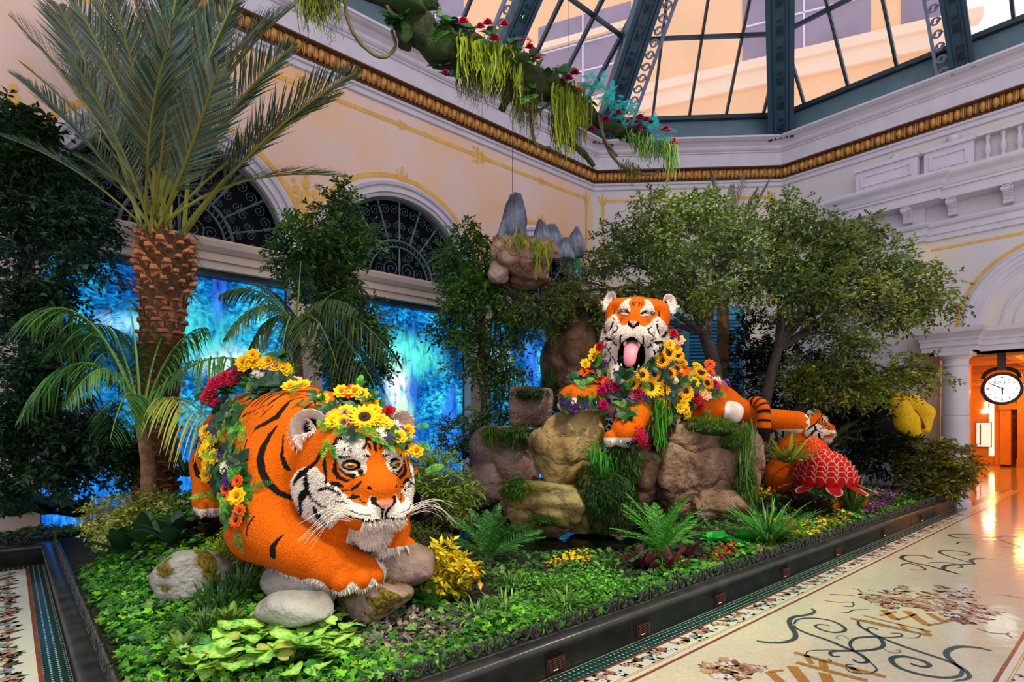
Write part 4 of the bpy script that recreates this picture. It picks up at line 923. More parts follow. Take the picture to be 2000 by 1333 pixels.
hbox(sR, sL + 25, 6, 52, 6, 'facade', M_PEACH)
zb = hb(onB(1500, 140))[1]
b1 = hb(onB(1208, 198))[1];
hbox(sR - 1.2, sL + 25, b1 - .1, b1 + .55, .3, 'string_course', M_PEACHL, .55); hbox(sR - .6, sL + 25, b1 - 1.2, b1 - .1, .3, 'string_course', M_PEACHL, .28)
b2 = hb(onB(900, 45))[1];
def hwin(xa, xb, yb_, yt, nv, nh):
    s0, z0 = hb(onB(xa, yb_)); s1 = hb(onB(xb, yb_))[0]; z1 = hb(onB(xa, yt))[1]; a_, b_ = min(s0, s1), max(s0, s1)
    w = hbox(a_, b_, z0, z1, .1, 'window', M_HWIN, .06)
    hbox(a_ - .15, b_ + .15, z0 - .25, z0, .1, 'window_sill', M_PEACHL, .25)
    for k in range(nv):
        s_ = a_ + (b_ - a_) * (k + 1) / (nv + 1); hbox(s_ - .06, s_ + .06, z0, z1, 0, 'muntin', M_MUNTIN, .12, w)
    for k in range(nh):
        z_ = z0 + (z1 - z0) * (k + 1) / (nh + 1); hbox(a_, b_, z_ - .06, z_ + .06, 0, 'muntin', M_MUNTIN, .12, w)
hwin(1450, 1700, 128, -160, 1, 3); hwin(1052, 1232, 215, 55, 1, 2); hwin(800, 905, 120, -40, 1, 2); hwin(1052, 1232, -20, -190, 1, 2); hwin(1760, 1850, 60, -150, 0, 2)
s0 = hb(onB(1052, 30))[0]; hbox(hb(onB(1240, 30))[0], sL + 25, b1 + 5.4, b1 + 5.9, .3, 'string_course', M_PEACHL, .4)
# ================================================================== SCULPTED ANIMALS (implicit surfaces meshed into one skin)
def cap(a, b, ra, rb, k=.06, sub=False): return ('c', np.asarray(a, float), np.asarray(b, float), ra, rb, k, sub)
def ell(c, r, k=.05, R=None, sub=False): return ('e', np.asarray(c, float), np.asarray(r, float), np.eye(3) if R is None else R, None, k, sub)
def xf(prims, M4):
    R = np.array(M4.to_3x3()); t = np.array(M4.translation); s = M4.median_scale; Rn = R / s; out = []
    for p in prims:
        if p[0] == 'c': out.append(('c', R @ p[1] + t, R @ p[2] + t, p[3] * s, p[4] * s, p[5] * s, p[6]))
        else: out.append(('e', R @ p[1] + t, p[2] * s, Rn @ p[3], None, p[5] * s, p[6]))
    return out
def pd(p, X):
    if p[0] == 'c':
        a, b = p[1], p[2]; ab = b - a; t = np.clip(((X - a) @ ab) / (ab @ ab), 0, 1)
        return np.linalg.norm(X - a - t[..., None] * ab, axis=-1) - (p[3] + (p[4] - p[3]) * t)
    q = (X - p[1]) @ p[3]; k0 = np.linalg.norm(q / p[2], axis=-1); k1 = np.linalg.norm(q / p[2] ** 2, axis=-1)
    return k0 * (k0 - 1) / (k1 + 1e-9)
def smin(a, b, k):
    h = np.clip(.5 + .5 * (b - a) / k, 0, 1); return b + (a - b) * h - k * h * (1 - h)
def comb(D, d, p): return -smin(-D, d, p[5]) if p[6] else smin(D, d, p[5])
def sdf_eval(prims, X):
    D = np.full(X.shape[:-1], 9.)
    for p in prims: D = comb(D, pd(p, X), p)
    return D
def sdf_mesh(prims, h, pad=.12):
    pts = np.concatenate([np.array([p[1] - np.max(p[3] if p[0] == 'c' else p[2]), p[1] + np.max(p[3] if p[0] == 'c' else p[2])] + ([p[2] - p[4], p[2] + p[4]] if p[0] == 'c' else [])) for p in prims if not p[6]])
    lo, hi = pts.min(0) - pad, pts.max(0) + pad; B = 8; nb = np.ceil((hi - lo) / (h * B)).astype(int)
    bi = np.stack(np.meshgrid(*[np.arange(n) for n in nb], indexing='ij'), -1).reshape(-1, 3)
    cen = lo + (bi + .5) * B * h; S = B * h
    D0 = sdf_eval(prims, cen); act = np.abs(D0) < S * 1.25; bi, cen = bi[act], cen[act]
    g = np.stack(np.meshgrid(*[np.arange(B)] * 3, indexing='ij'), -1).reshape(-1, 3)
    X = (lo + (bi[:, None, :] * B + g[None]) * h); D = np.full(X.shape[:2], 9.)
    for p in prims:
        s = np.abs(pd(p, cen)) < S * 2.6 + p[5]
        s |= pd(p, cen) < S * 2.2 + p[5]
        if s.any(): D[s] = comb(D[s], pd(p, X[s]), p)
    A = np.full(nb * B, 9., np.float32); idx = (bi[:, None, :] * B + g[None])
    full = np.full(tuple(nb), 9.); full.reshape(-1)[:] = D0; A = np.repeat(np.repeat(np.repeat(full, B, 0), B, 1), B, 2).astype(np.float32)
    A[idx[..., 0], idx[..., 1], idx[..., 2]] = D
    ins = A < 0; c = np.zeros(np.array(A.shape) - 1, np.int8); sh = [(i, j, k) for i in (0, 1) for j in (0, 1) for k in (0, 1)]
    n0, n1, n2 = c.shape
    for (i, j, k) in sh: c += ins[i:i + n0, j:j + n1, k:k + n2]
    cells = np.argwhere((c > 0) & (c < 8)); vid = np.full(c.shape, -1, np.int32); vid[tuple(cells.T)] = np.arange(len(cells))
    val = {s: A[cells[:, 0] + s[0], cells[:, 1] + s[1], cells[:, 2] + s[2]] for s in sh}
    acc = np.zeros((len(cells), 3)); cnt = np.zeros(len(cells))
    for s in sh:
        for ax in range(3):
            if s[ax]: continue
            e = list(s); e[ax] = 1; e = tuple(e); m = (val[s] < 0) != (val[e] < 0)
            t = np.where(m, val[s] / np.where(m, val[s] - val[e], 1), 0); q = np.tile(np.array(s, float), (len(cells), 1)); q[:, ax] += t
            acc += np.where(m[:, None], q, 0); cnt += m
    V = lo + (cells + acc / cnt[:, None]) * h
    Q = []
    for ax in range(3):
        a1, a2 = [(1, 2), (2, 0), (0, 1)][ax]
        sl = [slice(None)] * 3; sl2 = [slice(None)] * 3; sl[ax] = slice(0, -1); sl2[ax] = slice(1, None)
        e = np.argwhere(ins[tuple(sl)] != ins[tuple(sl2)]); ok = (e[:, a1] > 0) & (e[:, a2] > 0) & (e[:, a1] < c.shape[a1]) & (e[:, a2] < c.shape[a2]) & (e[:, ax] < c.shape[ax]); e = e[ok]
        flip = ins[tuple(e.T)]
        o = [e.copy() for _ in range(4)]; o[0][:, a1] -= 1; o[0][:, a2] -= 1; o[1][:, a2] -= 1; o[3][:, a1] -= 1
        q = np.stack([vid[tuple(k.T)] for k in o], 1); good = (q >= 0).all(1); q = q[good]; f = flip[good]
        q[~f] = q[~f][:, ::-1]; Q.append(q)
    return V, np.concatenate(Q)
def vnormals(V, Q):
    n = np.cross(V[Q[:, 2]] - V[Q[:, 0]], V[Q[:, 3]] - V[Q[:, 1]]); N_ = np.zeros_like(V)
    for i in range(4): np.add.at(N_, Q[:, i], n)
    return N_ / (np.linalg.norm(N_, axis=1)[:, None] + 1e-12)
def seg_dist(X, pts, w):
    """signed distance to a tapered polyline: negative inside. pts (n,k), w half width per point"""
    pts = np.asarray(pts, float); w = np.broadcast_to(np.asarray(w, float), (len(pts),)); D = np.full(len(X), 9.)
    lo, hi = pts.min(0) - .15, pts.max(0) + .15; s = ((X >= lo) & (X <= hi)).all(1)
    Y = X[s]; d = np.full(len(Y), 9.)
    for i in range(len(pts) - 1):
        a, b = pts[i], pts[i + 1]; ab = b - a; t = np.clip(((Y - a) @ ab) / (ab @ ab + 1e-12), 0, 1)
        d = np.minimum(d, np.linalg.norm(Y - a - t[:, None] * ab, axis=1) - (w[i] + (w[i + 1] - w[i]) * t))
    D[s] = d; return D
def in_poly(X, poly):
    x, y = X[:, 0], X[:, 1]; r = np.zeros(len(X), bool); n = len(poly)
    for i in range(n):
        (x0, y0), (x1, y1) = poly[i], poly[i - 1]
        c = ((y0 > y) != (y1 > y)) & (x < (x1 - x0) * (y - y0) / (y1 - y0 + 1e-12) + x0); r ^= c
    return r
ORG, BLKC, WHC = lin(212, 92, 3), lin(24, 20, 18), lin(240, 226, 214)
M_FURB = mat('tiger_petal_skin', (1, 1, 1), .9, attr=True, var=.13, scale=60, bump=.5, bscale=80, spec=.12)
M_FUR = mat('tiger_fur', (1, 1, 1), .95, attr=True, spec=.1)
M_CLAW = mat('claw_ivory', lin(236, 222, 196), .35); M_NOSE = mat('nose_pink', lin(206, 128, 104), .5, var=.1)
M_WHISK = mat('whisker', lin(240, 230, 220), .5)
def head_prims(mouth=0.0):
    """closed head, centre of the skull at the origin, looking along +x"""
    P_ = [ell((0, 0, .02), (.38, .40, .38), .05), ell((-.12, 0, -.08), (.36, .42, .42), .08),
          cap((.12, 0, .0), (.42, 0, -.19), .24, .155, .10), ell((.34, 0, -.13), (.26, .185, .15), .06)]
    for s in (-1, 1):
        P_ += [ell((-.02, s * .27, -.2), (.27, .18, .28), .08), ell((.23, s * .15, .14), (.13, .15, .07), .10), ell((.20, s * .24, -.10), (.15, .12, .12), .08), ell((.18, s * .20, -.26), (.22, .17, .19), .08), ell((.12, s * .14, -.45), (.22, .15, .15), .08)]
        P_ += [ell((.46, s * .115, -.305), (.165, .145, .13), .05)]
        P_ += [ell((.40, s * .20, .045), (.07, .085, .042), .05, None, True)]
    P_ += [ell((.40, 0, -.34), (.18, .16, .1), .05), ell((.575, 0, -.225), (.055, .085, .045), .04)]
    P_ += [cap((.0, 0, -.42), (.34, 0, -.46), .20, .11, .06), ell((.42, 0, -.49), (.11, .125, .10), .05)]
    P_ += [cap((.62, 0, -.30), (.62, 0, -.37), .012, .012, .03, True)]
    return P_
def rz_(M_, v): return M_ @ Vector(v)
def ear(parent, M4, s, ang=.45, size=1.0, cols=None):
    """cupped ear: rounded shell with dark back, pale fluffy bowl; s=+1 left"""
    n, m_ = 14, 7; V = []; C = []
    for i in range(m_):
        t = i / (m_ - 1)
        for j in range(n):
            a = 2 * np.pi * j / n; r = t
            x = .15 * r * math.cos(a); z = .17 * r * math.sin(a) + (.02 if math.sin(a) > 0 else 0); y = -.13 * (1 - r * r)
            if math.sin(a) < 0: x *= 1 - .35 * (-math.sin(a)) * r
            V.append((x, y, z)); C.append(BLKC if t < .36 else (lin(250, 236, 226) if t < .95 else lin(240, 222, 208)))
    V = np.array(V) * size; q = [((i * n + j), (i * n + (j + 1) % n), ((i + 1) * n + (j + 1) % n), ((i + 1) * n + j)) for i in range(m_ - 1) for j in range(n)]
    N_ = len(V); back = V.copy(); back[:, 1] -= .028 * size; C2 = [ORG if v[2] < .06 * size else BLKC for v in V]
    q += [(N_ + b, N_ + a, N_ + d, N_ + c) for (a, b, c, d) in q]; k = (m_ - 1) * n
    q += [(k + j, k + (j + 1) % n, N_ + k + (j + 1) % n, N_ + k + j) for j in range(n)]
    Vall, Call = np.vstack([V, back]), np.vstack([C, C2])
    me = npmesh('ear', Vall, [np.array(q)], M_FURB, Call, True)
    o = link('ear', me, parent, M4)
    tri = []; tc = []
    for j in range(260):
        a = rnd.uniform(0, 6.28); r = rnd.uniform(.55, 1.02); p = np.array([.15 * r * math.cos(a), -.13 * (1 - r * r), .17 * r * math.sin(a)]) * size
        d = np.array([rnd.uniform(-.02, .02) + .02 * math.cos(a), rnd.uniform(.0, .025), rnd.uniform(-.025, .02) + .015 * math.sin(a)]) * size; w = np.array([rnd.uniform(-1, 1), 0, rnd.uniform(-1, 1)]) * .006 * size
        tri.append([p - w, p + w, p + d]); tc += [np.array(WHC) * rnd.uniform(.8, 1.0)] * 3
    for j in range(26):
        t = j / 25; c_ = np.array([s * (-.02 + .05 * math.sin(t * 5)), -.05 + .09 * t, .08 - .16 * t]) * size
        for w in range(4):
            d = np.array([rnd.uniform(-.05, .05), rnd.uniform(0, .05), rnd.uniform(-.05, .01)]) * size; ww = np.array([rnd.uniform(-1, 1), 0, rnd.uniform(-1, 1)]) * .011 * size
            tri.append([c_ - ww, c_ + ww, c_ + d]); tc += [np.array(WHC)] * 3
    tri = np.array(tri).reshape(-1, 3); me = npmesh('ear_fluff', tri, [np.arange(len(tri)).reshape(-1, 3)], M_FUR, np.array(tc), False); link('ear_fluff', me, o)
    return o
def fur(V, N_, C, mask, n, L_, w, flow, name, parent, seed=1):
    g = np.random.default_rng(seed); idx = np.flatnonzero(mask)
    if not len(idx): return
    i = g.choice(idx, n); p = V[i]; d = N_[i] * g.uniform(.25, .8, (n, 1)) + np.asarray(flow) * g.uniform(.5, 1.2, (n, 1)) + g.normal(0, .22, (n, 3)); d /= np.linalg.norm(d, axis=1)[:, None]
    s = np.cross(d, N_[i]); s /= np.linalg.norm(s, axis=1)[:, None] + 1e-9; l = L_ * g.uniform(.5, 1.3, (n, 1))
    T = np.stack([p - s * w, p + s * w, p + d * l], 1).reshape(-1, 3); cc = np.repeat(C[i] * g.uniform(.86, 1.08, (n, 1)), 3, 0)
    o = link(name, npmesh(name, T, [np.arange(len(T)).reshape(-1, 3)], M_FUR, np.clip(cc, 0, 1), False), parent); o['kind'] = 'stuff'; return o
def eye(parent, M4, iris, r=.062):
    n, m_ = 16, 10; V = []; C = []
    for i in range(m_ + 1):
        t = np.pi * i / m_
        for j in range(n):
            a = 2 * np.pi * j / n; V.append((r * math.cos(t), r * math.sin(t) * math.cos(a), r * math.sin(t) * math.sin(a)))
            d = math.sin(t) if t < 1.57 else 1
            C.append(lin(8, 6, 6) if d < .34 else (iris if d < .60 else lin(20, 14, 10)))
    q = [((i * n + j), (i * n + (j + 1) % n), ((i + 1) * n + (j + 1) % n), ((i + 1) * n + j)) for i in range(m_) for j in range(n)]
    m_e = mat('glass_eye', (1, 1, 1), .08, attr=True, spec=.8)
    return link('eye', npmesh('eye', np.array(V), [np.array(q)], m_e, np.array(C), True), parent, M4)
def claws(parent, pts, d, L_=.07):
    for p in pts:
        q = MB(); p = np.array(p); dd = np.array(d); q.tube(spline([p, p + dd * L_ * .5 + np.array([0, 0, .008]), p + dd * L_ + np.array([0, 0, -.03])], 3), np.linspace(.017, .003, 7), 6); q.build('claw', M_CLAW, parent, True)
def whiskers(parent, M4, n=9):
    R = M4.to_3x3()
    for s in (-1, 1):
        for k in range(n):
            a = .1 + .5 * rnd.random(); z0 = -.27 - .09 * rnd.random(); p0 = Vector((.52 + .04 * rnd.random(), s * (.15 + .06 * rnd.random()), z0))
            L_ = rnd.uniform(.3, .5); e = p0 + Vector((-.02 + .18 * rnd.random(), s * L_, rnd.uniform(-.02, .08))); m_ = (p0 + e) / 2 + Vector((.05, 0, .06)); e.z -= .18 * rnd.random()
            q = MB(); q.tube(spline([M4 @ p0, M4 @ m_, M4 @ e], 4), np.linspace(.002, .0008, 9), 4); q.build('whisker', M_WHISK, parent)
# ---------------------------------------------------------------- crouching tiger
T1O = Vector((2.1, 4.3, 0)); T1R = Matrix(((0, 1, 0), (-1, 0, 0), (0, 0, 1)))      # local x = towards -Y, local y = +X
T1M = Matrix.Translation(T1O) @ T1R.to_4x4()
H1 = Matrix.Translation((.05, 0, 1.52)) @ Matrix.Rotation(math.radians(-6.5), 4, 'Z') @ Matrix.Rotation(math.radians(7), 4, 'Y')
def tiger1_prims():
    p = [cap((-.85, 0, 1.50), (-1.3, 0, 1.54), .62, .65, .1), cap((-1.3, 0, 1.54), (-2.25, 0, 1.58), .65, .60, .1), cap((-.65, 0, 1.58), (-.15, 0, 1.5), .50, .40, .12)]
    for s in (-1, 1):
        p += [ell((-.80, s * .30, 1.72), (.42, .24, .34), .15), ell((-.68, s * .37, 1.40), (.38, .32, .52), .14)]
        p += [ell((-2.2, s * .33, 1.45), (.46, .30, .5), .12), cap((-2.25, s * .45, 1.35), (-2.05, s * .56, 1.12), .27, .17, .08), ell((-1.98, s * .57, 1.02), (.22, .17, .12), .06)]
        for j in range(4): p.append(ell((-1.80, s * .57 + (j - 1.5) * .085, .99), (.08, .05, .07), .03))
    p += [cap((-.60, -.46, 1.35), (-.40, -.58, 1.02), .34, .27, .1), cap((-.40, -.58, .97), (.0, -.40, .83), .26, .19, .08), cap((.0, -.40, .83), (.20, -.25, .745), .19, .18, .06), ell((.27, -.19, .715), (.24, .235, .145), .06)]
    for j, (a, r) in enumerate(((-.85, .08), (-.28, .09), (.28, .09), (.85, .08))):
        c_, s_ = math.cos(.30 + a), math.sin(.30 + a); p.append(ell((.25 + .22 * c_, -.19 + .22 * s_, .675), (r, r, .075), .03))
    p += [cap((-.60, .46, 1.35), (-.45, .5, 1.05), .34, .25, .1), cap((-.45, .5, 1.03), (.0, .33, .92), .23, .17, .08), ell((.14, .22, .86), (.18, .18, .12), .06)]
    for j in range(4): p.append(ell((.27, .22 + (j - 1.5) * .085, .82), (.07, .05, .065), .03))
    return p + xf(head_prims(), H1)
T1S = [[(-0.4,-0.47,1.8,0.003),(-0.41,-0.53,1.72,0.019),(-0.39,-0.59,1.63,0.027),(-0.36,-0.62,1.55,0.029),(-0.31,-0.62,1.44,0.029),(-0.26,-0.59,1.35,0.029),(-0.21,-0.53,1.28,0.026),(-0.21,-0.43,1.23,0.021)],[(-0.33,-0.45,1.72,0.003),(-0.31,-0.46,1.64,0.008),(-0.28,-0.48,1.56,0.016),(-0.25,-0.46,1.48,0.021),(-0.16,-0.43,1.4,0.018)],[(-0.25,-0.38,1.71,0.007),(-0.22,-0.4,1.64,0.007),(-0.13,-0.41,1.56,0.005),(-0.0,-0.43,1.5,0.002)],[(-0.52,-0.32,2.02,0.004),(-0.48,-0.38,1.96,0.019),(-0.45,-0.46,1.87,0.027),(-0.49,-0.53,1.82,0.022),(-0.55,-0.59,1.78,0.016),(-0.6,-0.64,1.71,0.011),(-0.53,-0.69,1.61,0.007),(-0.43,-0.73,1.46,0.003)],[(-0.57,-0.45,1.97,0.003),(-0.57,-0.5,1.92,0.008),(-0.58,-0.57,1.85,0.006)],[(-0.65,-0.48,1.98,0.004),(-0.75,-0.53,1.93,0.011),(-0.99,-0.54,1.9,0.018),(-1.1,-0.58,1.85,0.012),(-1.09,-0.6,1.79,0.006)],[(-1.04,-0.41,2.05,0.006),(-1.22,-0.44,2.05,0.014),(-1.36,-0.49,2.0,0.013),(-1.28,-0.55,1.94,0.006)],[(-1.12,-0.32,2.11,0.005),(-1.97,-0.26,2.12,0.016),(-1.87,-0.37,2.06,0.007)],[(-0.88,-0.34,2.08,0.003),(-1.06,-0.37,2.07,0.009),(-1.15,-0.45,2.03,0.008),(-1.22,-0.53,1.95,0.006)],[(-0.61,-0.51,1.93,0.003),(-0.72,-0.57,1.88,0.007),(-0.88,-0.61,1.76,0.006),(-0.81,-0.65,1.67,0.003)],[(-0.41,-0.18,1.99,0.008),(-0.38,-0.25,1.94,0.011),(-0.36,-0.29,1.92,0.004)],[(-0.48,-0.23,2.02,0.008),(-0.44,-0.3,1.97,0.008),(-0.43,-0.34,1.94,0.003)],[(-0.34,-0.14,1.97,0.008),(-0.3,-0.21,1.92,0.007)],[(-0.18,-0.72,1.12,0.003),(-0.19,-0.76,1.05,0.009),(-0.19,-0.77,0.98,0.006)],[(0.01,-0.57,0.99,0.002),(-0.0,-0.6,0.96,0.012),(-0.02,-0.64,0.9,0.025),(-0.02,-0.64,0.84,0.03)],[(-0.7,-0.37,2.06,0.004),(-0.63,-0.29,2.07,0.007),(-0.57,-0.22,2.07,0.006),(-0.47,-0.11,2.04,0.006),(-0.4,-0.07,2.01,0.007)],[(-0.51,-0.19,2.04,0.004),(-0.52,-0.27,2.03,0.007),(-0.5,-0.35,2.0,0.006)],[(-0.65,-0.64,1.73,0.003),(-0.61,-0.69,1.64,0.004),(-0.51,-0.73,1.55,0.003)],[(-2.3,-0.64,1.61,0.011),(-2.08,-0.65,1.49,0.025),(-1.92,-0.62,1.4,0.028),(-1.86,-0.6,1.37,0.01)],[(-2.18,-0.69,1.44,0.025),(-2.07,-0.68,1.32,0.032),(-1.95,-0.62,1.26,0.028),(-1.9,-0.58,1.23,0.01)],[(-1.88,-0.66,1.12,0.003),(-1.92,-0.71,1.08,0.007)]]
HPOLY = {'brow':[(0.532,0.188),(0.499,0.23),(0.387,0.25),(0.251,0.232),(0.158,0.219),(0.167,0.177),(0.081,0.113),(0.143,0.077),(0.134,0.025),(0.167,-0.014),(0.215,-0.026),(0.246,0.002),(0.26,0.025),(0.381,0.031),(0.492,0.031),(0.518,0.088),(0.527,0.145)],'under':[(0.5,0.032),(0.377,-0.003),(0.247,-0.006),(0.236,-0.031),(0.308,-0.042),(0.442,-0.012)],'muzzle':[(0.329,-0.203),(0.256,-0.209),(0.165,-0.226),(0.148,-0.178),(0.137,-0.15),(0.115,-0.158),(0.091,-0.2),(0.031,-0.235),(-0.075,-0.207),(-0.107,-0.15),(-0.137,-0.183),(-0.173,-0.204),(-0.151,-0.251),(-0.082,-0.302),(0.007,-0.329),(0.145,-0.32),(0.278,-0.311),(0.325,-0.282)],'ruff':[(1.092,-0.021),(1.31,-0.072),(1.62,-0.18),(1.633,-0.252),(1.574,-0.369),(1.305,-0.442),(0.981,-0.428),(0.829,-0.444),(0.563,-0.434),(0.401,-0.32),(0.319,-0.277),(0.322,-0.196),(0.422,-0.163),(0.521,-0.111),(0.623,-0.098),(0.671,-0.056),(0.863,-0.004),(0.986,-0.036)],'chin':[(0.289,-0.313),(-0.062,-0.321),(-0.15,-0.442),(-0.043,-0.466),(0.173,-0.47),(0.271,-0.386)],'nose':[(0.088,-0.188),(0.025,-0.177),(-0.081,-0.196),(-0.004,-0.227),(0.03,-0.24),(0.055,-0.225)]}
HSTR = [[(0.308,0.268,0.008),(0.445,0.244,0.012),(0.547,0.212,0.016),(0.577,0.16,0.017),(0.563,0.095,0.014),(0.537,0.067,0.008)],[(0.537,0.067,0.006),(0.552,0.029,0.01),(0.541,-0.015,0.014),(0.482,-0.056,0.014),(0.384,-0.077,0.012),(0.338,-0.066,0.004)],[(0.476,-0.004,0.008),(0.372,-0.037,0.01),(0.278,-0.032,0.012),(0.308,-0.051,0.008),(0.355,-0.045,0.004)],[(0.243,0.026,0.01),(0.209,0.001,0.012),(0.195,-0.02,0.008)],[(0.399,0.04,0.004),(0.313,0.058,0.005),(0.243,0.03,0.008)],[(0.474,0.105,0.01),(0.416,0.101,0.012),(0.367,0.108,0.008)],[(0.42,0.163,0.005),(0.409,0.14,0.004)],[(0.373,0.176,0.004),(0.337,0.137,0.004)],[(0.187,0.159,0.008),(0.138,0.185,0.01)],[(0.327,0.251,0.008),(0.172,0.236,0.014),(0.059,0.219,0.012),(-0.007,0.227,0.006)],[(0.09,0.185,0.01),(0.077,0.149,0.006)],[(0.019,0.219,0.008),(0.005,0.129,0.004)],[(0.186,0.114,0.005),(0.1,0.104,0.008)],[(0.129,0.219,0.006),(0.094,0.167,0.006)],[(0.732,0.084,0.008),(0.718,0.02,0.014),(0.655,-0.046,0.008),(0.636,-0.108,0.004)],[(0.669,0.172,0.008),(0.802,0.107,0.014),(0.882,0.027,0.014),(1.044,-0.041,0.022),(1.195,-0.091,0.027),(1.388,-0.168,0.017),(1.44,-0.203,0.008)],[(1.015,-0.039,0.008),(0.994,-0.112,0.022),(0.959,-0.185,0.026),(1.121,-0.25,0.031),(1.196,-0.34,0.027),(1.401,-0.428,0.017)],[(0.964,-0.166,0.016),(0.845,-0.231,0.01),(0.661,-0.269,0.008),(0.586,-0.272,0.005)],[(0.812,-0.296,0.016),(0.756,-0.365,0.026),(0.672,-0.424,0.018)],[(0.555,-0.099,0.014),(0.49,-0.106,0.017),(0.427,-0.123,0.008)],[(0.755,-0.165,0.008),(0.602,-0.124,0.01),(0.517,-0.147,0.008),(0.437,-0.172,0.005)],[(0.424,-0.15,0.006),(0.363,-0.143,0.006)],[(0.214,-0.064,0.003),(0.265,-0.104,0.008),(0.318,-0.14,0.006)],[(0.329,-0.194,0.006),(0.283,-0.176,0.013),(0.252,-0.17,0.01)],[(0.23,-0.187,0.005),(0.225,-0.189,0.005)],[(0.207,-0.197,0.005),(0.203,-0.199,0.005)],[(0.179,-0.203,0.005),(0.175,-0.205,0.005)],[(0.149,-0.098,0.009),(0.143,-0.102,0.009)],[(0.114,-0.168,0.009),(0.096,-0.2,0.015),(0.043,-0.229,0.009),(0.024,-0.256,0.008)],[(0.029,-0.245,0.006),(0.015,-0.31,0.005)],[(0.279,-0.302,0.006),(0.145,-0.32,0.006),(0.015,-0.315,0.006)],[(0.32,-0.256,0.005),(0.258,-0.27,0.004),(0.147,-0.283,0.003)],[(0.376,-0.268,0.006),(0.324,-0.299,0.007)],[(0.493,-0.219,0.005),(0.354,-0.221,0.003)]]
HP1 = head_prims()
def paint_head(V, C, M4, polys, strokes, orange=ORG, keepbelow=None):
    """paint the face in head space (angle round the skull, height). returns mask of fluffy vertices"""
    Mi = np.array(M4.inverted()); q = V @ Mi[:3, :3].T + Mi[:3, 3]
    near = (q[:, 0] > -.36) & (np.abs(q[:, 1]) < .52) & (q[:, 2] > -.72) & (q[:, 2] < .5) & ~((q[:, 0] < -.12) & (np.abs(q[:, 1]) < .3))
    near &= sdf_eval(HP1, q) < .03
    idx = np.flatnonzero(near); q = q[idx]; a = np.arctan2(q[:, 1], q[:, 0] + .15); z = q[:, 2]
    ab = np.abs(a); A = np.stack([ab, z], 1); A2 = np.stack([-ab, z], 1); wh = np.zeros(len(idx), bool); fluff = wh.copy(); c = C[idx]
    for k in ('brow', 'under', 'muzzle', 'ruff', 'chin'):
        if k not in polys: continue
        m = in_poly(A, polys[k]) | in_poly(A2, polys[k])
        if k == 'chin': m = (q[:, 2] < -.30 - .15 * (q[:, 0] < .3)) & (q[:, 0] > .1) & (np.abs(q[:, 1]) < .165)
        c[m] = WHC if k != 'chin' else lin(236, 214, 200); wh |= m
        if k != 'muzzle': fluff |= m
    ruff = (in_poly(A, polys['ruff'])) if 'ruff' in polys else wh
    S = np.stack([ab * .40, z], 1)
    for st in strokes:
        st = np.asarray(st, float); m = seg_dist(S, np.stack([st[:, 0] * .40, st[:, 1]], 1), st[:, 2]) < 0; c[m] = BLKC
    if 'nose' in polys:
        m = (in_poly(A, polys['nose']) | in_poly(A2, polys['nose'])) & (q[:, 0] > .5); c[m] = lin(214, 132, 104); fluff &= ~m
    e_ = np.minimum(np.linalg.norm((q - np.array([.345, .168, .032])) * np.array([1, .85, 1.5]), axis=1), np.linalg.norm((q - np.array([.345, -.168, .032])) * np.array([1, .85, 1.5]), axis=1)); c[e_ < .062] = BLKC
    C[idx] = c; out = np.zeros(len(V), bool); out[idx] = fluff; return out
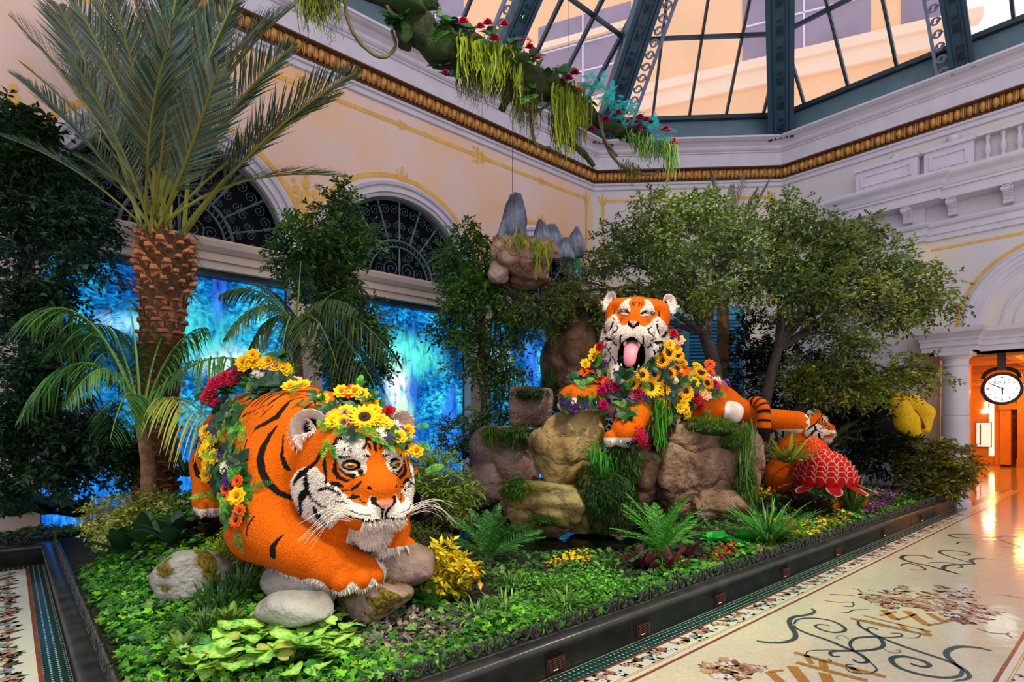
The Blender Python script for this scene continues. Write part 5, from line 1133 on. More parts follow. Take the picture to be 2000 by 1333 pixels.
def build_tiger1():
    V, Q = sdf_mesh(tiger1_prims(), .0085); N_ = vnormals(V, Q)
    t1 = empty('tiger_statue', tuple(T1O), 'huge orange floral tiger crouching at the left, with a sunflower crown', 'statue'); t1.rotation_euler.z = -math.pi / 2
    C = np.tile(np.array(ORG), (len(V), 1)); S = V.copy(); S[:, 1] = -np.abs(S[:, 1])
    Mi = np.array(H1.inverted()); hq = V @ Mi[:3, :3].T + Mi[:3, 3]; ishead = (sdf_eval(HP1, hq) < .03) & (hq[:, 0] > -.3) & (hq[:, 2] > -.66) & (np.abs(hq[:, 1]) < .5)
    for st in T1S:
        st = np.asarray(st, float)
        if len(st) < 2: continue
        m = (seg_dist(S, st[:, :3], np.maximum(st[:, 3], .006)) < 0) & ~ishead; C[m] = BLKC
    for x0, lean in ((-1.55, .1), (-1.75, .0), (-1.95, .12), (-2.2, .05), (-2.45, .1)):
        st = np.array([(x0 + lean * t + .05 * math.sin(5 * t), -.62 * math.sin(t * 1.9), 1.55 + .62 * math.cos(t * 1.9)) for t in np.linspace(.15, 1, 6)])
        C[(seg_dist(S, st, .022) < 0) & ~ishead] = BLKC
    for x0 in np.arange(-1.5, -.62, .11):
        for t0, t1_ in ((.05, .55), (.62, .98)):
            st = np.array([(x0 + .16 * t + rnd.uniform(-.03, .03), -.66 * math.sin(t * 1.5), 1.53 + .66 * math.cos(t * 1.5)) for t in np.linspace(t0, t1_, 5)]); st2 = st.copy()
            C[(seg_dist(S, st, np.array([.006, .018, .022, .014, .004])) < .012) & ~ishead & (V[:, 2] > 1.55)] = BLKC if t0 < .3 else C[0]
    pale = np.zeros(len(V), bool); th = lambda x0, x1, z: (V[:, 0] > x0) & (V[:, 0] < x1) & (V[:, 2] < z)
    r = V[:, 1] < 0
    pale |= r & (V[:, 0] > -.35) & (V[:, 0] < .1) & (V[:, 2] < .70 - .05 * (V[:, 0] + .3)) & (V[:, 1] < -.2)
    tr = np.hypot(V[:, 0] - .25, V[:, 1] + .19)
    pale |= r & (V[:, 2] < .655 + .03 * np.sin(V[:, 1] * 40)) & (V[:, 0] > -.02) & (tr > .2); pale |= r & (V[:, 2] < .61) & (V[:, 0] > -.05)
    pale |= r & (tr > .255) & (V[:, 1] > .0) & (V[:, 2] < .76) & (V[:, 0] > .1)
    pale |= (~r) & (V[:, 2] < .84) & (V[:, 0] > .1) & (V[:, 1] < .5)
    pale |= (V[:, 0] < -1.7) & (V[:, 0] > -2.0) & (V[:, 2] < 1.0) & (np.abs(V[:, 1]) > .3)
    C[pale & ~ishead] = WHC
    fl = paint_head(V, C, H1, HPOLY, HSTR); ag = nrg.normal(0, .05, (len(V), 1)); C = np.clip(C * (1 + ag), 0, 1)
    link('body', npmesh('body', V, [Q], M_FURB, C, True), t1)
    ed = np.minimum(np.linalg.norm(hq - np.array([.34, .165, .03]), axis=1), np.linalg.norm(hq - np.array([.34, -.165, .03]), axis=1)); chin = hq[:, 2] < -.33
    fur(V, N_, C, fl & ishead & (ed > .085) & ~chin, 15000, .026, .0042, (-.35, 0, -.55), 'face_fur', t1, 2)
    fur(V, N_, C, fl & ishead & chin, 6000, .034, .0045, (-.1, 0, -.7), 'chin_fur', t1, 5)
    fur(V, N_, C, pale & ~ishead, 3500, .026, .0042, (.1, 0, -.6), 'paw_fur', t1, 3)
    for s, yw in ((-1, -.55), (1, .35)):
        M4 = H1 @ Matrix.Translation((-.03, s * .385, .23)) @ Matrix.Rotation(-math.pi / 2 + yw * .8, 4, 'Z') @ Matrix.Rotation(-.15, 4, 'X') @ Matrix.Rotation(s * .3, 4, 'Y')
        M4 = M4 @ Matrix.Rotation(math.pi, 4, 'Z') @ Matrix.Rotation(math.pi, 4, 'Z')
        ear(t1, M4, s, size=.98)
    for s in (-1, 1):
        eye(t1, H1 @ Matrix.Translation((.325, s * .168, .032)) @ Matrix.Rotation(s * .30, 4, 'Z') @ Matrix.Rotation(.05, 4, 'Y') @ Matrix.Diagonal((1, 1.15, .55, 1)), lin(240, 160, 24), .056)
    claws(t1, [(.455, -.30, .665), (.475, -.19, .66), (.44, -.06, .665)], (.85, .1, -.35), .085); claws(t1, [(.335, .10, .83), (.345, .185, .83), (.345, .27, .83)], (.9, 0, -.35), .06)
    whiskers(t1, H1, 11)
    return t1, V, N_
t1, T1V, T1N = build_tiger1()
# ---------------------------------------------------------------- roaring tiger on the rocks
T2C = P(1241, 655, 8.6)
T2YAW = math.atan2(-T2C.y, -T2C.x) - .04
H2 = Matrix.Translation(T2C) @ Matrix.Rotation(T2YAW, 4, 'Z') @ Matrix.Rotation(math.radians(-6), 4, 'Y') @ Matrix.Rotation(math.radians(-6), 4, 'X')
def head2_prims():
    p = [ell((0, 0, .16), (.42, .47, .41), .05), ell((.02, .27, .34), (.24, .2, .2), .1), ell((.02, -.27, .34), (.24, .2, .2), .1), cap((.12, 0, .24), (.46, 0, .07), .26, .19, .1), cap((-.12, 0, -.3), (-.08, 0, -.95), .40, .40, .1), ell((-.1, 0, -.3), (.3, .46, .55), .1)]
    for s in (-1, 1):
        p += [ell((.0, s * .33, -.22), (.28, .18, .42), .08), ell((.27, s * .18, .36), (.13, .16, .09), .08), ell((.24, s * .29, .10), (.15, .13, .14), .07), ell((.22, s * .25, -.2), (.22, .15, .26), .08)]
        p += [ell((.50, s * .135, -.115), (.17, .165, .155), .05), ell((.45, s * .20, .245), (.07, .09, .03), .04, None, True)]
        p += [cap((.02, s * .27, -.36), (.32, s * .15, -.67), .13, .10, .07)]
    p += [ell((.62, 0, -.0), (.06, .1, .05), .04), ell((.36, 0, -.71), (.14, .19, .10), .06), cap((.66, 0, -.08), (.66, 0, -.2), .012, .012, .04, True)]
    p += [ell((.30, 0, -.39), (.42, .17, .26), .03, None, True)]
    return p
H2POLY = {'orange':[(0.003,0.021),(0.073,0.028),(0.091,0.01),(0.123,-0.028),(0.195,-0.044),(0.355,0.073),(0.45,0.155),(0.526,0.198),(0.673,0.212),(0.728,0.333),(0.123,0.496)],'brow':[(0.484,0.269),(0.407,0.331),(0.332,0.408),(0.279,0.461),(0.187,0.451),(0.212,0.367),(0.166,0.297),(0.076,0.211),(0.067,0.15),(0.111,0.139),(0.2,0.206),(0.367,0.264)],'under':[(0.465,0.243),(0.368,0.247),(0.127,0.141),(0.127,0.108),(0.244,0.163),(0.411,0.207)],'nose':[(0.048,0.008),(0.003,0.021),(-0.039,0.012),(-0.024,-0.032),(-0.005,-0.05),(0.016,-0.034)]}
H2STR = [[(0.482,0.257,0.007),(0.367,0.264,0.011),(0.231,0.248,0.015),(0.114,0.153,0.012)],[(0.451,0.216,0.004),(0.269,0.157,0.005),(0.127,0.108,0.005)],[(0.525,0.075,0.01),(0.558,0.03,0.01),(0.571,-0.003,0.007)],[(0.433,0.053,0.006),(0.252,-0.076,0.007),(0.289,-0.132,0.006)],[(0.531,-0.018,0.005),(0.308,-0.13,0.005)],[(1.129,0.171,0.01),(1.022,0.068,0.028),(0.886,-0.025,0.027),(0.739,-0.082,0.012)],[(0.741,-0.146,0.017),(0.551,-0.195,0.027),(0.476,-0.201,0.012)],[(0.406,-0.259,0.01),(0.373,-0.273,0.012)],[(0.878,-0.218,0.007),(0.582,-0.33,0.007),(0.526,-0.435,0.008),(0.429,-0.528,0.01)],[(0.855,-0.496,0.01),(0.74,-0.556,0.01)],[(0.418,-0.609,0.007),(0.232,-0.726,0.007),(0.098,-0.833,0.007)],[(0.051,0.307,0.005),(0.073,0.372,0.006),(0.017,0.391,0.006)],[(0.11,0.309,0.005),(0.121,0.363,0.006),(0.105,0.402,0.005)],[(0.596,0.21,0.011),(0.603,0.28,0.01)],[(0.086,0.022,0.007),(0.065,-0.025,0.016),(-0.006,-0.058,0.012)],[(-0.006,-0.058,0.006),(-0.018,-0.147,0.006)],[(0.51,0.11,0.006),(0.566,0.15,0.005)],[(0.549,-0.134,0.006),(0.342,-0.208,0.005)],[(0.183,-0.179,0.006),(0.226,-0.266,0.009),(0.316,-0.342,0.01),(0.407,-0.496,0.01)]]
T2O = Vector((T2C.x, T2C.y, 0))
def loc2(v): return np.array(v) - np.array(T2O)
def tiger2_prims():
    L2 = lambda x, y, d: loc2(P(x, y, d))
    p = [cap(L2(1268, 765, 9.1), L2(1360, 785, 9.6), .55, .52, .1), cap(L2(1360, 785, 9.6), L2(1405, 800, 9.8), .50, .40, .1), cap(L2(1243, 735, 8.95), L2(1262, 765, 9.05), .46, .5, .1)]
    p += [cap(L2(1215, 770, 8.9), L2(1150, 782, 8.6), .28, .20, .08), cap(L2(1150, 780, 8.55), L2(1130, 780, 8.42), .20, .22, .06)]
    rt = np.array([RXY[0], RXY[1], 0]); tc = -np.array([FXY[0], FXY[1], 0])
    c = L2(1131, 778, 8.38); p += [ell(c + rt * -.07, (.24, .24, .19), .06), ell(c + rt * .10, (.22, .22, .18), .06)]
    for j in range(4): p.append(ell(c + rt * (-.24 + .15 * j) + tc * (.15 + .03 * (j in (1, 2))) + np.array([0, 0, -.11]), (.095, .095, .085), .03))
    p += [cap(L2(1300, 795, 8.9), L2(1262, 805, 8.6), .26, .22, .1), cap(L2(1262, 805, 8.6), L2(1232, 815, 8.35), .21, .21, .08), cap(L2(1238, 812, 8.33), L2(1222, 845, 8.15), .22, .22, .05)]
    c = L2(1219, 851, 8.1)
    for j in range(4): p.append(ell(c + rt * (-.20 + .13 * j) + np.array([0, 0, -.05 + .02 * j]), (.085, .1, .12), .03))
    p += [cap(L2(1405, 785, 9.6), L2(1440, 800, 9.5), .26, .20, .1), ell(L2(1418, 805, 9.35), (.26, .2, .14), .06), cap(L2(1425, 800, 9.5), L2(1470, 806, 9.5), .20, .15, .06), ell(L2(1436, 806, 9.2), (.12, .12, .17), .05)]
    p += [cap(L2(1470, 815, 9.8), L2(1550, 824, 9.75), .16, .19, .06), ell(L2(1560, 826, 9.7), (.17, .17, .18), .05)]
    HM = Matrix.Translation(-T2O) @ H2
    return p + xf(head2_prims(), HM), HM
def build_tiger2():
    pr, HM = tiger2_prims(); V, Q = sdf_mesh(pr, .0115); N_ = vnormals(V, Q)
    t = empty('tiger_statue', tuple(T2O), 'roaring orange and white floral tiger lying on the boulders, draped with sunflowers', 'statue')
    C = np.tile(np.array(ORG), (len(V), 1)); W = V + np.array(T2O)
    def pxs(X):
        d = X[:, 0] * FXY[0] + X[:, 1] * FXY[1]; l = X[:, 0] * RXY[0] + X[:, 1] * RXY[1]; return l, X[:, 2], d
    Mi = np.array(HM.inverted()); q = V @ Mi[:3, :3].T + Mi[:3, 3]; hd = (sdf_eval(HP2, q) < .03) & (q[:, 2] > -1.0)
    idx = np.flatnonzero(hd); h = q[idx]; ab = np.abs(np.arctan2(h[:, 1], h[:, 0] + .15)); z = h[:, 2]; A = np.stack([ab, z], 1); A2 = np.stack([-ab, z], 1)
    c = np.tile(np.array(WHC), (len(idx), 1)); op = H2POLY['orange']
    org = in_poly(A, op) | ((ab < .17) & (z > .02)) | ((ab < .75) & (z > .33)) | ((ab > .62) & (ab < 1.25) & (z > .16 - .12 * (ab - .62))) | ((ab >= 1.1) & (z > .05)); c[org] = ORG
    for k in ('brow', 'under'):
        m = in_poly(A, H2POLY[k]) & (ab > .10); c[m] = WHC
    S = np.stack([ab * .42, z], 1)
    for st in H2STR:
        st = np.asarray(st); m = seg_dist(S, np.stack([st[:, 0] * .42, st[:, 1]], 1), st[:, 2]) < 0; c[m] = BLKC
    for k in range(7):      # more dark bars on cheek and throat
        a0, z0 = .75 + .1 * (k % 3), -.15 - .11 * k; m = seg_dist(S, np.array([(a0 * .42, z0), (a0 * .42 + .07, z0 - .06), (a0 * .42 + .16, z0 - .05)]), np.array([.006, .02, .006])) < 0; c[m] = BLKC
    for a0, z0, da, dz in ((.42, -.06, .05, -.08), (.52, -.16, .06, -.05), (.38, -.2, .04, -.07), (.6, .02, .03, -.09), (.5, -.3, .07, -.06), (.66, -.22, .05, -.08), (.3, -.12, .06, -.03), (.58, -.42, .06, -.08), (.72, -.36, .05, -.06)):
        m = seg_dist(S, np.array([(a0 * .42, z0), ((a0 + da * .6) * .42, z0 + dz * .5), ((a0 + da) * .42 + .02, z0 + dz)]), np.array([.004, .012, .004])) < 0; c[m] = BLKC
    cav = np.sqrt(((h - np.array([.30, 0, -.39])) / np.array([.44, .195, .28])) ** 2 @ np.ones(3)); m = (cav < 1.02) & (h[:, 2] > -.63); c[m] = lin(30, 20, 22)
    m = (in_poly(A, H2POLY['nose']) | in_poly(A2, H2POLY['nose'])) & (h[:, 0] > .5); c[m] = lin(222, 150, 140)
    C[idx] = c
    l, zz, d = pxs(W); px_ = 1000 + FPX * l / d; py_ = HORIZ - FPX * (zz - CAMH) / d
    lz = lambda x, y, d_: P(x, y, d_)
    c1 = np.array(lz(1131, 778, 8.38)); m = (np.linalg.norm(W - c1, axis=1) < .55) & (W[:, 2] < c1[2] - .03 + .025 * np.sin(l * 30)); C[m & ~hd] = WHC
    c2_ = np.array(lz(1219, 851, 8.1)); m = (np.linalg.norm(W - c2_, axis=1) < .5) & (W[:, 2] < c2_[2] - .03); C[m & ~hd] = WHC
    c3 = np.array(lz(1562, 826, 9.7)); rt = np.array([RXY[0], RXY[1], 0]); s3 = (W - c3) @ rt; C[(s3 > .05 + .03 * np.sin(zz * 60)) & ~hd] = WHC; C[(s3 < .0) & (s3 > -.9) & (zz < c3[2] - .11) & (l > 4.3)] = WHC
    c4 = np.array(lz(1436, 806, 9.2)); m = np.linalg.norm(W - c4, axis=1) < .21; C[m] = WHC
    for x0 in (1412, 1452):
        e = np.array(lz(x0, 790, 9.5)); s4 = (W - e) @ rt; m = (np.abs(s4) < .075) & (l > 3.4) & ~hd & ~((W - c4) @ (W - c4).T.diagonal() < 0 if False else False); C[m & (np.linalg.norm(W - c4, axis=1) > .25)] = BLKC
    C = np.clip(C * (1 + nrg.normal(0, .05, (len(V), 1))), 0, 1)
    link('body', npmesh('body', V, [Q], M_FURB, C, True), t)
    wh = hd & (C.min(1) > .35); ch = (q[:, 2] < -.60) & (q[:, 0] > .15)
    rim = hd & (np.abs(q[:, 1]) > .36) & (q[:, 2] < .1)
    fur(V, N_, C, wh & ~ch, 12000, .022, .0045, (-.3, 0, -.5), 'face_fur', t, 12); fur(V, N_, C, rim | (hd & ch), 8000, .036, .0055, (0, 0, -.6), 'ruff_fur', t, 13)
    for s in (-1, 1):
        M4 = HM @ Matrix.Translation((.0, s * .47, .50)) @ Matrix.Rotation(-math.pi / 2 + s * .8, 4, 'Z') @ Matrix.Rotation(s * .8, 4, 'Y'); ear(t, M4, s, size=.9)
        eye(t, HM @ Matrix.Translation((.375, s * .195, .235)) @ Matrix.Rotation(s * .25, 4, 'Z') @ Matrix.Diagonal((1, 1.5, .55, 1)), lin(150, 130, 90), .05)
    m_t = mat('tongue_pink', lin(222, 132, 146), .45, var=.08, scale=12)
    tp = spline([(.12, 0, -.16), (.34, 0, -.20), (.50, 0, -.29), (.58, 0, -.45), (.57, 0, -.61)], 5); q_ = MB()
    q_.tube([HM @ Vector(v) for v in tp], np.interp(np.linspace(0, 1, len(tp)), [0, .25, .6, .9, 1], [.07, .105, .105, .085, .04]), 14, flat=.45); tg = q_.build('tongue', m_t, t, True)
    for s in (-1, 1):
        for (x, y, z0, z1, r) in ((.42, .125, -.66, -.53, .028), (.50, .10, -.22, -.33, .026), (.36, .14, -.62, -.56, .02)):
            q_ = MB(); q_.tube([HM @ Vector((x, s * y, z0)), HM @ Vector((x + .01, s * y, (z0 + z1) / 2)), HM @ Vector((x - .01, s * y, z1))], [r, r * .8, .004], 8); q_.build('tooth', M_CLAW, t, True)
    cl = [loc2(np.array(P(1131, 778, 8.38)) + np.array([RXY[0], RXY[1], 0]) * (-.24 + .15 * j) - np.array([FXY[0], FXY[1], 0]) * .24 + np.array([0, 0, -.07])) for j in range(4)]
    tcv = tuple(-np.array([FXY[0], FXY[1], 0])); claws(t, cl, tcv, .05)
    claws(t, [loc2(np.array(P(1219, 851, 8.1)) + np.array([RXY[0], RXY[1], 0]) * (-.20 + .13 * j) - np.array([FXY[0], FXY[1], 0]) * .09 + np.array([0, 0, -.08])) for j in range(4)], tcv, .05)
    tp = spline([loc2(P(1455, 800, 9.55)), loc2(P(1468, 788, 9.5)), loc2(P(1482, 787, 9.3)), loc2(P(1491, 800, 9.2)), loc2(P(1492, 830, 9.15)), loc2(P(1491, 862, 9.15))], 12); n = len(tp)
    tv, tq = tube_geo(tp, np.interp(np.linspace(0, 1, n), [0, .2, .9, 1], [.07, .095, .108, .08]), 14); u = np.repeat(np.arange(n) / (n - 1), 14); u = np.concatenate([u, [0, 1]])
    tcol = np.where((np.mod(u * 9.5, 1) < .36)[:, None], BLKC, ORG); tcol[u > .86] = BLKC; tcol[u < .16] = np.where((np.mod(u[u < .16] * 24, 1) < .4)[:, None], BLKC, WHC)
    link('tail', npmesh('tail', tv, [tq], M_FURB, tcol, True), t)
    return t, V + np.array(T2O), N_
HP2 = head2_prims()
t2, T2V, T2N = build_tiger2()
# ---------------------------------------------------------------- small tiger behind the red flower
def build_tiger3():
    c = P(1588, 828, 11.0); O = Vector((c.x, c.y, 0)); dirv = .80 * RXY - .60 * FXY; yaw = math.atan2(dirv[1], dirv[0]); S_ = .62
    HM = Matrix.Translation((0, 0, c.z)) @ Matrix.Rotation(yaw, 4, 'Z') @ Matrix.Scale(S_, 4)
    f = np.array([dirv[0], dirv[1], 0]); L2 = lambda x, y, d: np.array(P(x, y, d)) - np.array(O)
    p = [cap(L2(1575, 850, 11.1), L2(1555, 885, 11.2), .26, .36, .1), cap(L2(1555, 885, 11.2), L2(1535, 930, 11.3), .36, .42, .1), cap(L2(1570, 890, 10.9), L2(1560, 950, 10.9), .17, .15, .08)]
    p += xf(HP1, HM); V, Q = sdf_mesh(p, .0105); N_ = vnormals(V, Q); C = np.tile(np.array(ORG), (len(V), 1))
    t = empty('tiger_statue', tuple(O), 'small tiger statue in side view behind the red scaly flower', 'statue')
    for k in range(7):
        z0 = .55 + .18 * k; st = np.array([(-.1 - .3 * math.cos(a) , .3 * math.sin(a), z0 + .05 * math.sin(3 * a)) for a in np.linspace(-2.2, -.6, 7)])
        C[np.abs(np.mod(V[:, 2] * 2.2 + .9 * np.sin(V[:, 0] * 5 + V[:, 1] * 4), 1) - .5) < .025] = BLKC
    Mi = np.array(HM.inverted()); q = V @ Mi[:3, :3].T + Mi[:3, 3]; hd = (sdf_eval(HP1, q) < .03) & (q[:, 0] > -.3); C[hd] = ORG
    fl = paint_head(V, C, HM, HPOLY, HSTR); link('body', npmesh('body', V, [Q], M_FURB, C, True), t)
    fur(V, N_, C, fl & hd, 3000, .025, .005, (-.2, 0, -.4), 'face_fur', t, 22)
    for s in (-1, 1):
        ear(t, HM @ Matrix.Translation((-.03, s * .385, .25)) @ Matrix.Rotation(-math.pi / 2 + s * .4, 4, 'Z'), s, size=.9)
        eye(t, HM @ Matrix.Translation((.325, s * .168, .032)) @ Matrix.Rotation(s * .3, 4, 'Z'), lin(226, 150, 30), .058)
    return t, HM, O
t3, H3, T3O = build_tiger3()
# ---------------------------------------------------------------- black bird with a great yellow bill
def build_bird():
    c = P(1752, 815, 12.4); O = Vector((c.x, c.y, 0)); bd = empty('bird_statue', tuple(O), 'black bird statue with a huge open yellow bill, half hidden by leaves', 'statue')
    rt = np.array([RXY[0], RXY[1], 0]); up = np.array([0, 0, 1.]); tc = -np.array([FXY[0], FXY[1], 0]); Z = c.z
    m_b = mat('black_feathers', lin(16, 14, 13), .9, var=.3, scale=30, bump=.6, bscale=50); m_y = mat('yellow_petal_bill', lin(246, 196, 10), .85, var=.2, scale=30, bump=.5, bscale=60); m_r = mat('bill_mouth', lin(120, 34, 12), .6)
    V, Q = sdf_mesh([ell(rt * -.12 + up * (Z - .12) - tc * .2, (.48, .48, .52), .1), ell(rt * .30 + up * (Z - .2) - tc * .2, (.30, .3, .45), .1), ell(rt * -.1 + up * (Z - .5) - tc * .2, (.45, .4, .5), .1)], .03); link('body', npmesh('body', V, [Q], m_b, None, True), bd)
    f = lambda x, y, o: rt * x + up * (Z + y) + tc * o
    V, Q = sdf_mesh([cap(f(-.10, .30, .10), f(.0, -.12, .30), .23, .23, .1), cap(f(.0, -.12, .30), f(.16, -.36, .35), .23, .12, .1)], .02); link('lower_bill', npmesh('lower_bill', V, [Q], m_y, None, True), bd)
    V, Q = sdf_mesh([cap(f(.22, .30, .15), f(.36, .08, .36), .20, .16, .1), cap(f(.36, .08, .36), f(.33, -.26, .42), .16, .09, .08)], .02); link('upper_bill', npmesh('upper_bill', V, [Q], m_y, None, True), bd)
    V, Q = sdf_mesh([cap(f(.20, .12, .32), f(.28, -.22, .44), .07, .05, .05)], .012); link('bill_mouth', npmesh('bill_mouth', V, [Q], m_r, None, True), bd)
    return bd
bird = build_bird()
# ================================================================== PLANT AND ROCK BUILDERS
M_LEAF = mat('leaf', (1, 1, 1), .42, attr=True, spec=.4, transl=.22)
M_LEAFM = mat('matt_leaf', (1, 1, 1), .7, attr=True, spec=.2, transl=.25)
M_PETAL = mat('petal', (1, 1, 1), .6, attr=True, spec=.2, transl=.25)
M_BARK = mat('tree_bark', lin(62, 50, 44), .85, var=.35, scale=9, bump=.5, bscale=22, detail=8)
M_BARKD = mat('dark_bark', lin(62, 46, 38), .85, var=.35, scale=9, bump=.5, bscale=22, detail=8)
def unit(v): return v / (np.linalg.norm(v, axis=-1, keepdims=True) + 1e-9)
def basis(d, n, sc):
    """columns: x across, y along d, z near n ; scaled"""
    y = unit(d); z = unit(n - y * np.sum(n * y, -1, keepdims=True)); x = np.cross(y, z)
    R = np.stack([x, y, z], -1); sc = np.asarray(sc)
    return R * (sc[:, None, None] if sc.ndim == 1 else sc[:, None, :])
LEAF_V = np.array([(0, 0, 0), (-.24, .42, .05), (0, .5, -.02), (.24, .42, .05), (0, 1, -.10)]); LEAF_F = [np.array([(0, 2, 4, 1), (0, 3, 4, 2)])]
BROAD_V = np.array([(0, 0, 0), (-.30, .22, .05), (-.34, .5, .06), (-.18, .82, .0), (0, 1.0, -.12), (.18, .82, .0), (.34, .5, .06), (.30, .22, .05), (0, .25, -.01), (0, .55, 0), (0, .82, -.05)])
BROAD_F = [np.array([(0, 8, 1, 1), (8, 9, 2, 1), (9, 10, 3, 2), (10, 4, 3, 3), (0, 7, 8, 8), (8, 7, 6, 9), (9, 6, 5, 10), (10, 5, 4, 4)])]
def tri_split(F):
    Q = np.array([f for f in F if f[2] != f[3]]); T = np.array([f[:3] for f in F if f[2] == f[3]]); return [a for a in (Q, T) if len(a)]
BROAD_F = tri_split(BROAD_F[0])
def ivy_template():
    pts = [(0, 0), (-.22, -.12), (-.45, .05), (-.30, .25), (-.52, .52), (-.20, .55), (0, 1.0), (.20, .55), (.52, .52), (.30, .25), (.45, .05), (.22, -.12)]
    V = [(x, y, .12 * abs(x) - .12 * max(y - .5, 0)) for x, y in pts] + [(0, .3, 0)]
    return np.array(V), [np.array([(12, i, (i + 1) % 12) for i in range(12)])]
IVY_V, IVY_F = ivy_template()
def foliage(name, parent, blobs, n_spray, per, leaf=.09, twig=.32, cols=((.03, .10, .02),), droop=.35, tmpl=(LEAF_V, LEAF_F), jit=.2, m=None, shell=.55, wide=1.0, seed=1, yellow=None):
    """leaf sprays in ellipsoidal clouds. blobs: (centre, (rx,ry,rz))"""
    g = np.random.default_rng(seed); vol = np.array([r[0] * r[1] + r[1] * r[2] + r[0] * r[2] for _, r in blobs]); bi = g.choice(len(blobs), n_spray, p=vol / vol.sum())
    Cc = np.array([tuple(c) for c, _ in blobs])[bi]; Rr = np.array([r for _, r in blobs], float)[bi]
    u = unit(g.normal(size=(n_spray, 3))); t = shell + (1 - shell) * g.random((n_spray, 1)) ** .5; t *= g.uniform(.85, 1.12, (n_spray, 1))
    p = Cc + u * t * Rr; d = unit(u * .8 + g.normal(0, .5, (n_spray, 3)) + np.array([0, 0, -droop]))
    cols = np.asarray(cols, float); sc = jitter_g(g, cols, len(blobs), .22)[bi] * .6 + jitter_g(g, cols, n_spray, jit) * .4
    k = np.tile(np.arange(per), n_spray); si = np.repeat(np.arange(n_spray), per); f = (k + .5) / per
    side = np.where(k % 2, 1., -1.)[:, None]; D = d[si]; up = np.tile(np.array([0, 0, 1.]), (len(si), 1)) + g.normal(0, .35, (len(si), 3))
    lat = unit(np.cross(D, up)); pos = p[si] + D * (f[:, None] * twig) + np.array([0, 0, -1.]) * (f[:, None] ** 2) * twig * .25
    ld = unit(D * .55 + lat * side * .9 + g.normal(0, .25, D.shape)); R = basis(ld, up + g.normal(0, .3, D.shape), np.stack([leaf * wide * g.uniform(.7, 1.2, len(si)), leaf * g.uniform(.75, 1.25, len(si)), leaf * np.ones(len(si))], 1))
    cc = np.clip(sc[si] * g.uniform(.75, 1.25, (len(si), 1)), .002, 1)
    V, F, C = scatter(tmpl[0], tmpl[1], R, pos, cc)
    o = link(name, npmesh(name, V, F, m or M_LEAF, C, False), parent); o['kind'] = 'stuff'; return o
def jitter_g(g, cols, n, v):
    i = g.integers(0, len(cols), n); return np.clip(cols[i] * (1 + g.normal(0, v, (n, 1))) * (1 + g.normal(0, v * .3, (n, 3))), .002, 1)
def pblob(x, y, d, rx, ry, rd=None):
    k = d / FPX; return (np.array(P(x, y, d)), (rx * k, (rd or (rx + ry) / 2) * k, ry * k))
def branchy(mb, a, b, r0, r1, seed, bend=.12, n=7):
    g = np.random.default_rng(seed); a, b = np.asarray(a, float), np.asarray(b, float); L_ = np.linalg.norm(b - a)
    pts = [a + (b - a) * t + (g.normal(0, bend, 3) * L_ * .35 if 0 < t < 1 else 0) + np.array([0, 0, 1]) * L_ * .10 * math.sin(math.pi * t) for t in np.linspace(0, 1, 4)]
    pp = spline(pts, 4); mb.tube(pp, np.linspace(r0, r1, len(pp)), n); return pp
def tree(name, label, cat, trunk, rad, blobs, n_spray, per, leaf, twig, cols, seed, group=None, bark=None, droop=.35, tmpl=(LEAF_V, LEAF_F), wide=1.0, fork=None, jit=.2, m=None):
    base = trunk[0]; o = empty(name, tuple(base), label, cat, group); b3 = np.array(base)
    tp = spline([np.array(q) - b3 for q in trunk], 6); mb = MB(); rr = np.interp(np.linspace(0, 1, len(tp)), np.linspace(0, 1, len(rad)), rad); mb.tube(tp, rr, 10); mb.build('trunk', bark or M_BARK, o, True)
    lb = [(np.array(c) - b3, r) for c, r in blobs]
    st = int(len(tp) * (fork or .55))
    for i, (c, r) in enumerate(lb):
        k = min(len(tp) - 1, st + int((len(tp) - st) * ((i * 7) % len(lb)) / len(lb))); a = tp[k]
        mb = MB(); pp = branchy(mb, a, c, max(rr[k] * .6, .025), .014, seed * 31 + i); g = np.random.default_rng(seed + i)
        for j in range(4):
            q0 = pp[int(len(pp) * (.35 + .15 * j))]; e = c + unit(g.normal(size=3)) * np.array(r) * .8; branchy(mb, q0, e, .018, .005, seed * 77 + i * 5 + j, n=5)
        mb.build('branch', bark or M_BARK, o, True)
    g = np.random.default_rng(seed + 500); sb = []
    for c, r in lb:
        for j in range(6):
            u = unit(g.normal(size=3)); k = g.uniform(.34, .52); sb.append((c + u * np.array(r) * g.uniform(.5, .85), np.array(r) * np.array([k, k, k * .72])))
    foliage('foliage', o, sb, n_spray, per, leaf, twig, cols, droop, tmpl, seed=seed, wide=wide, jit=jit, m=m)
    return o
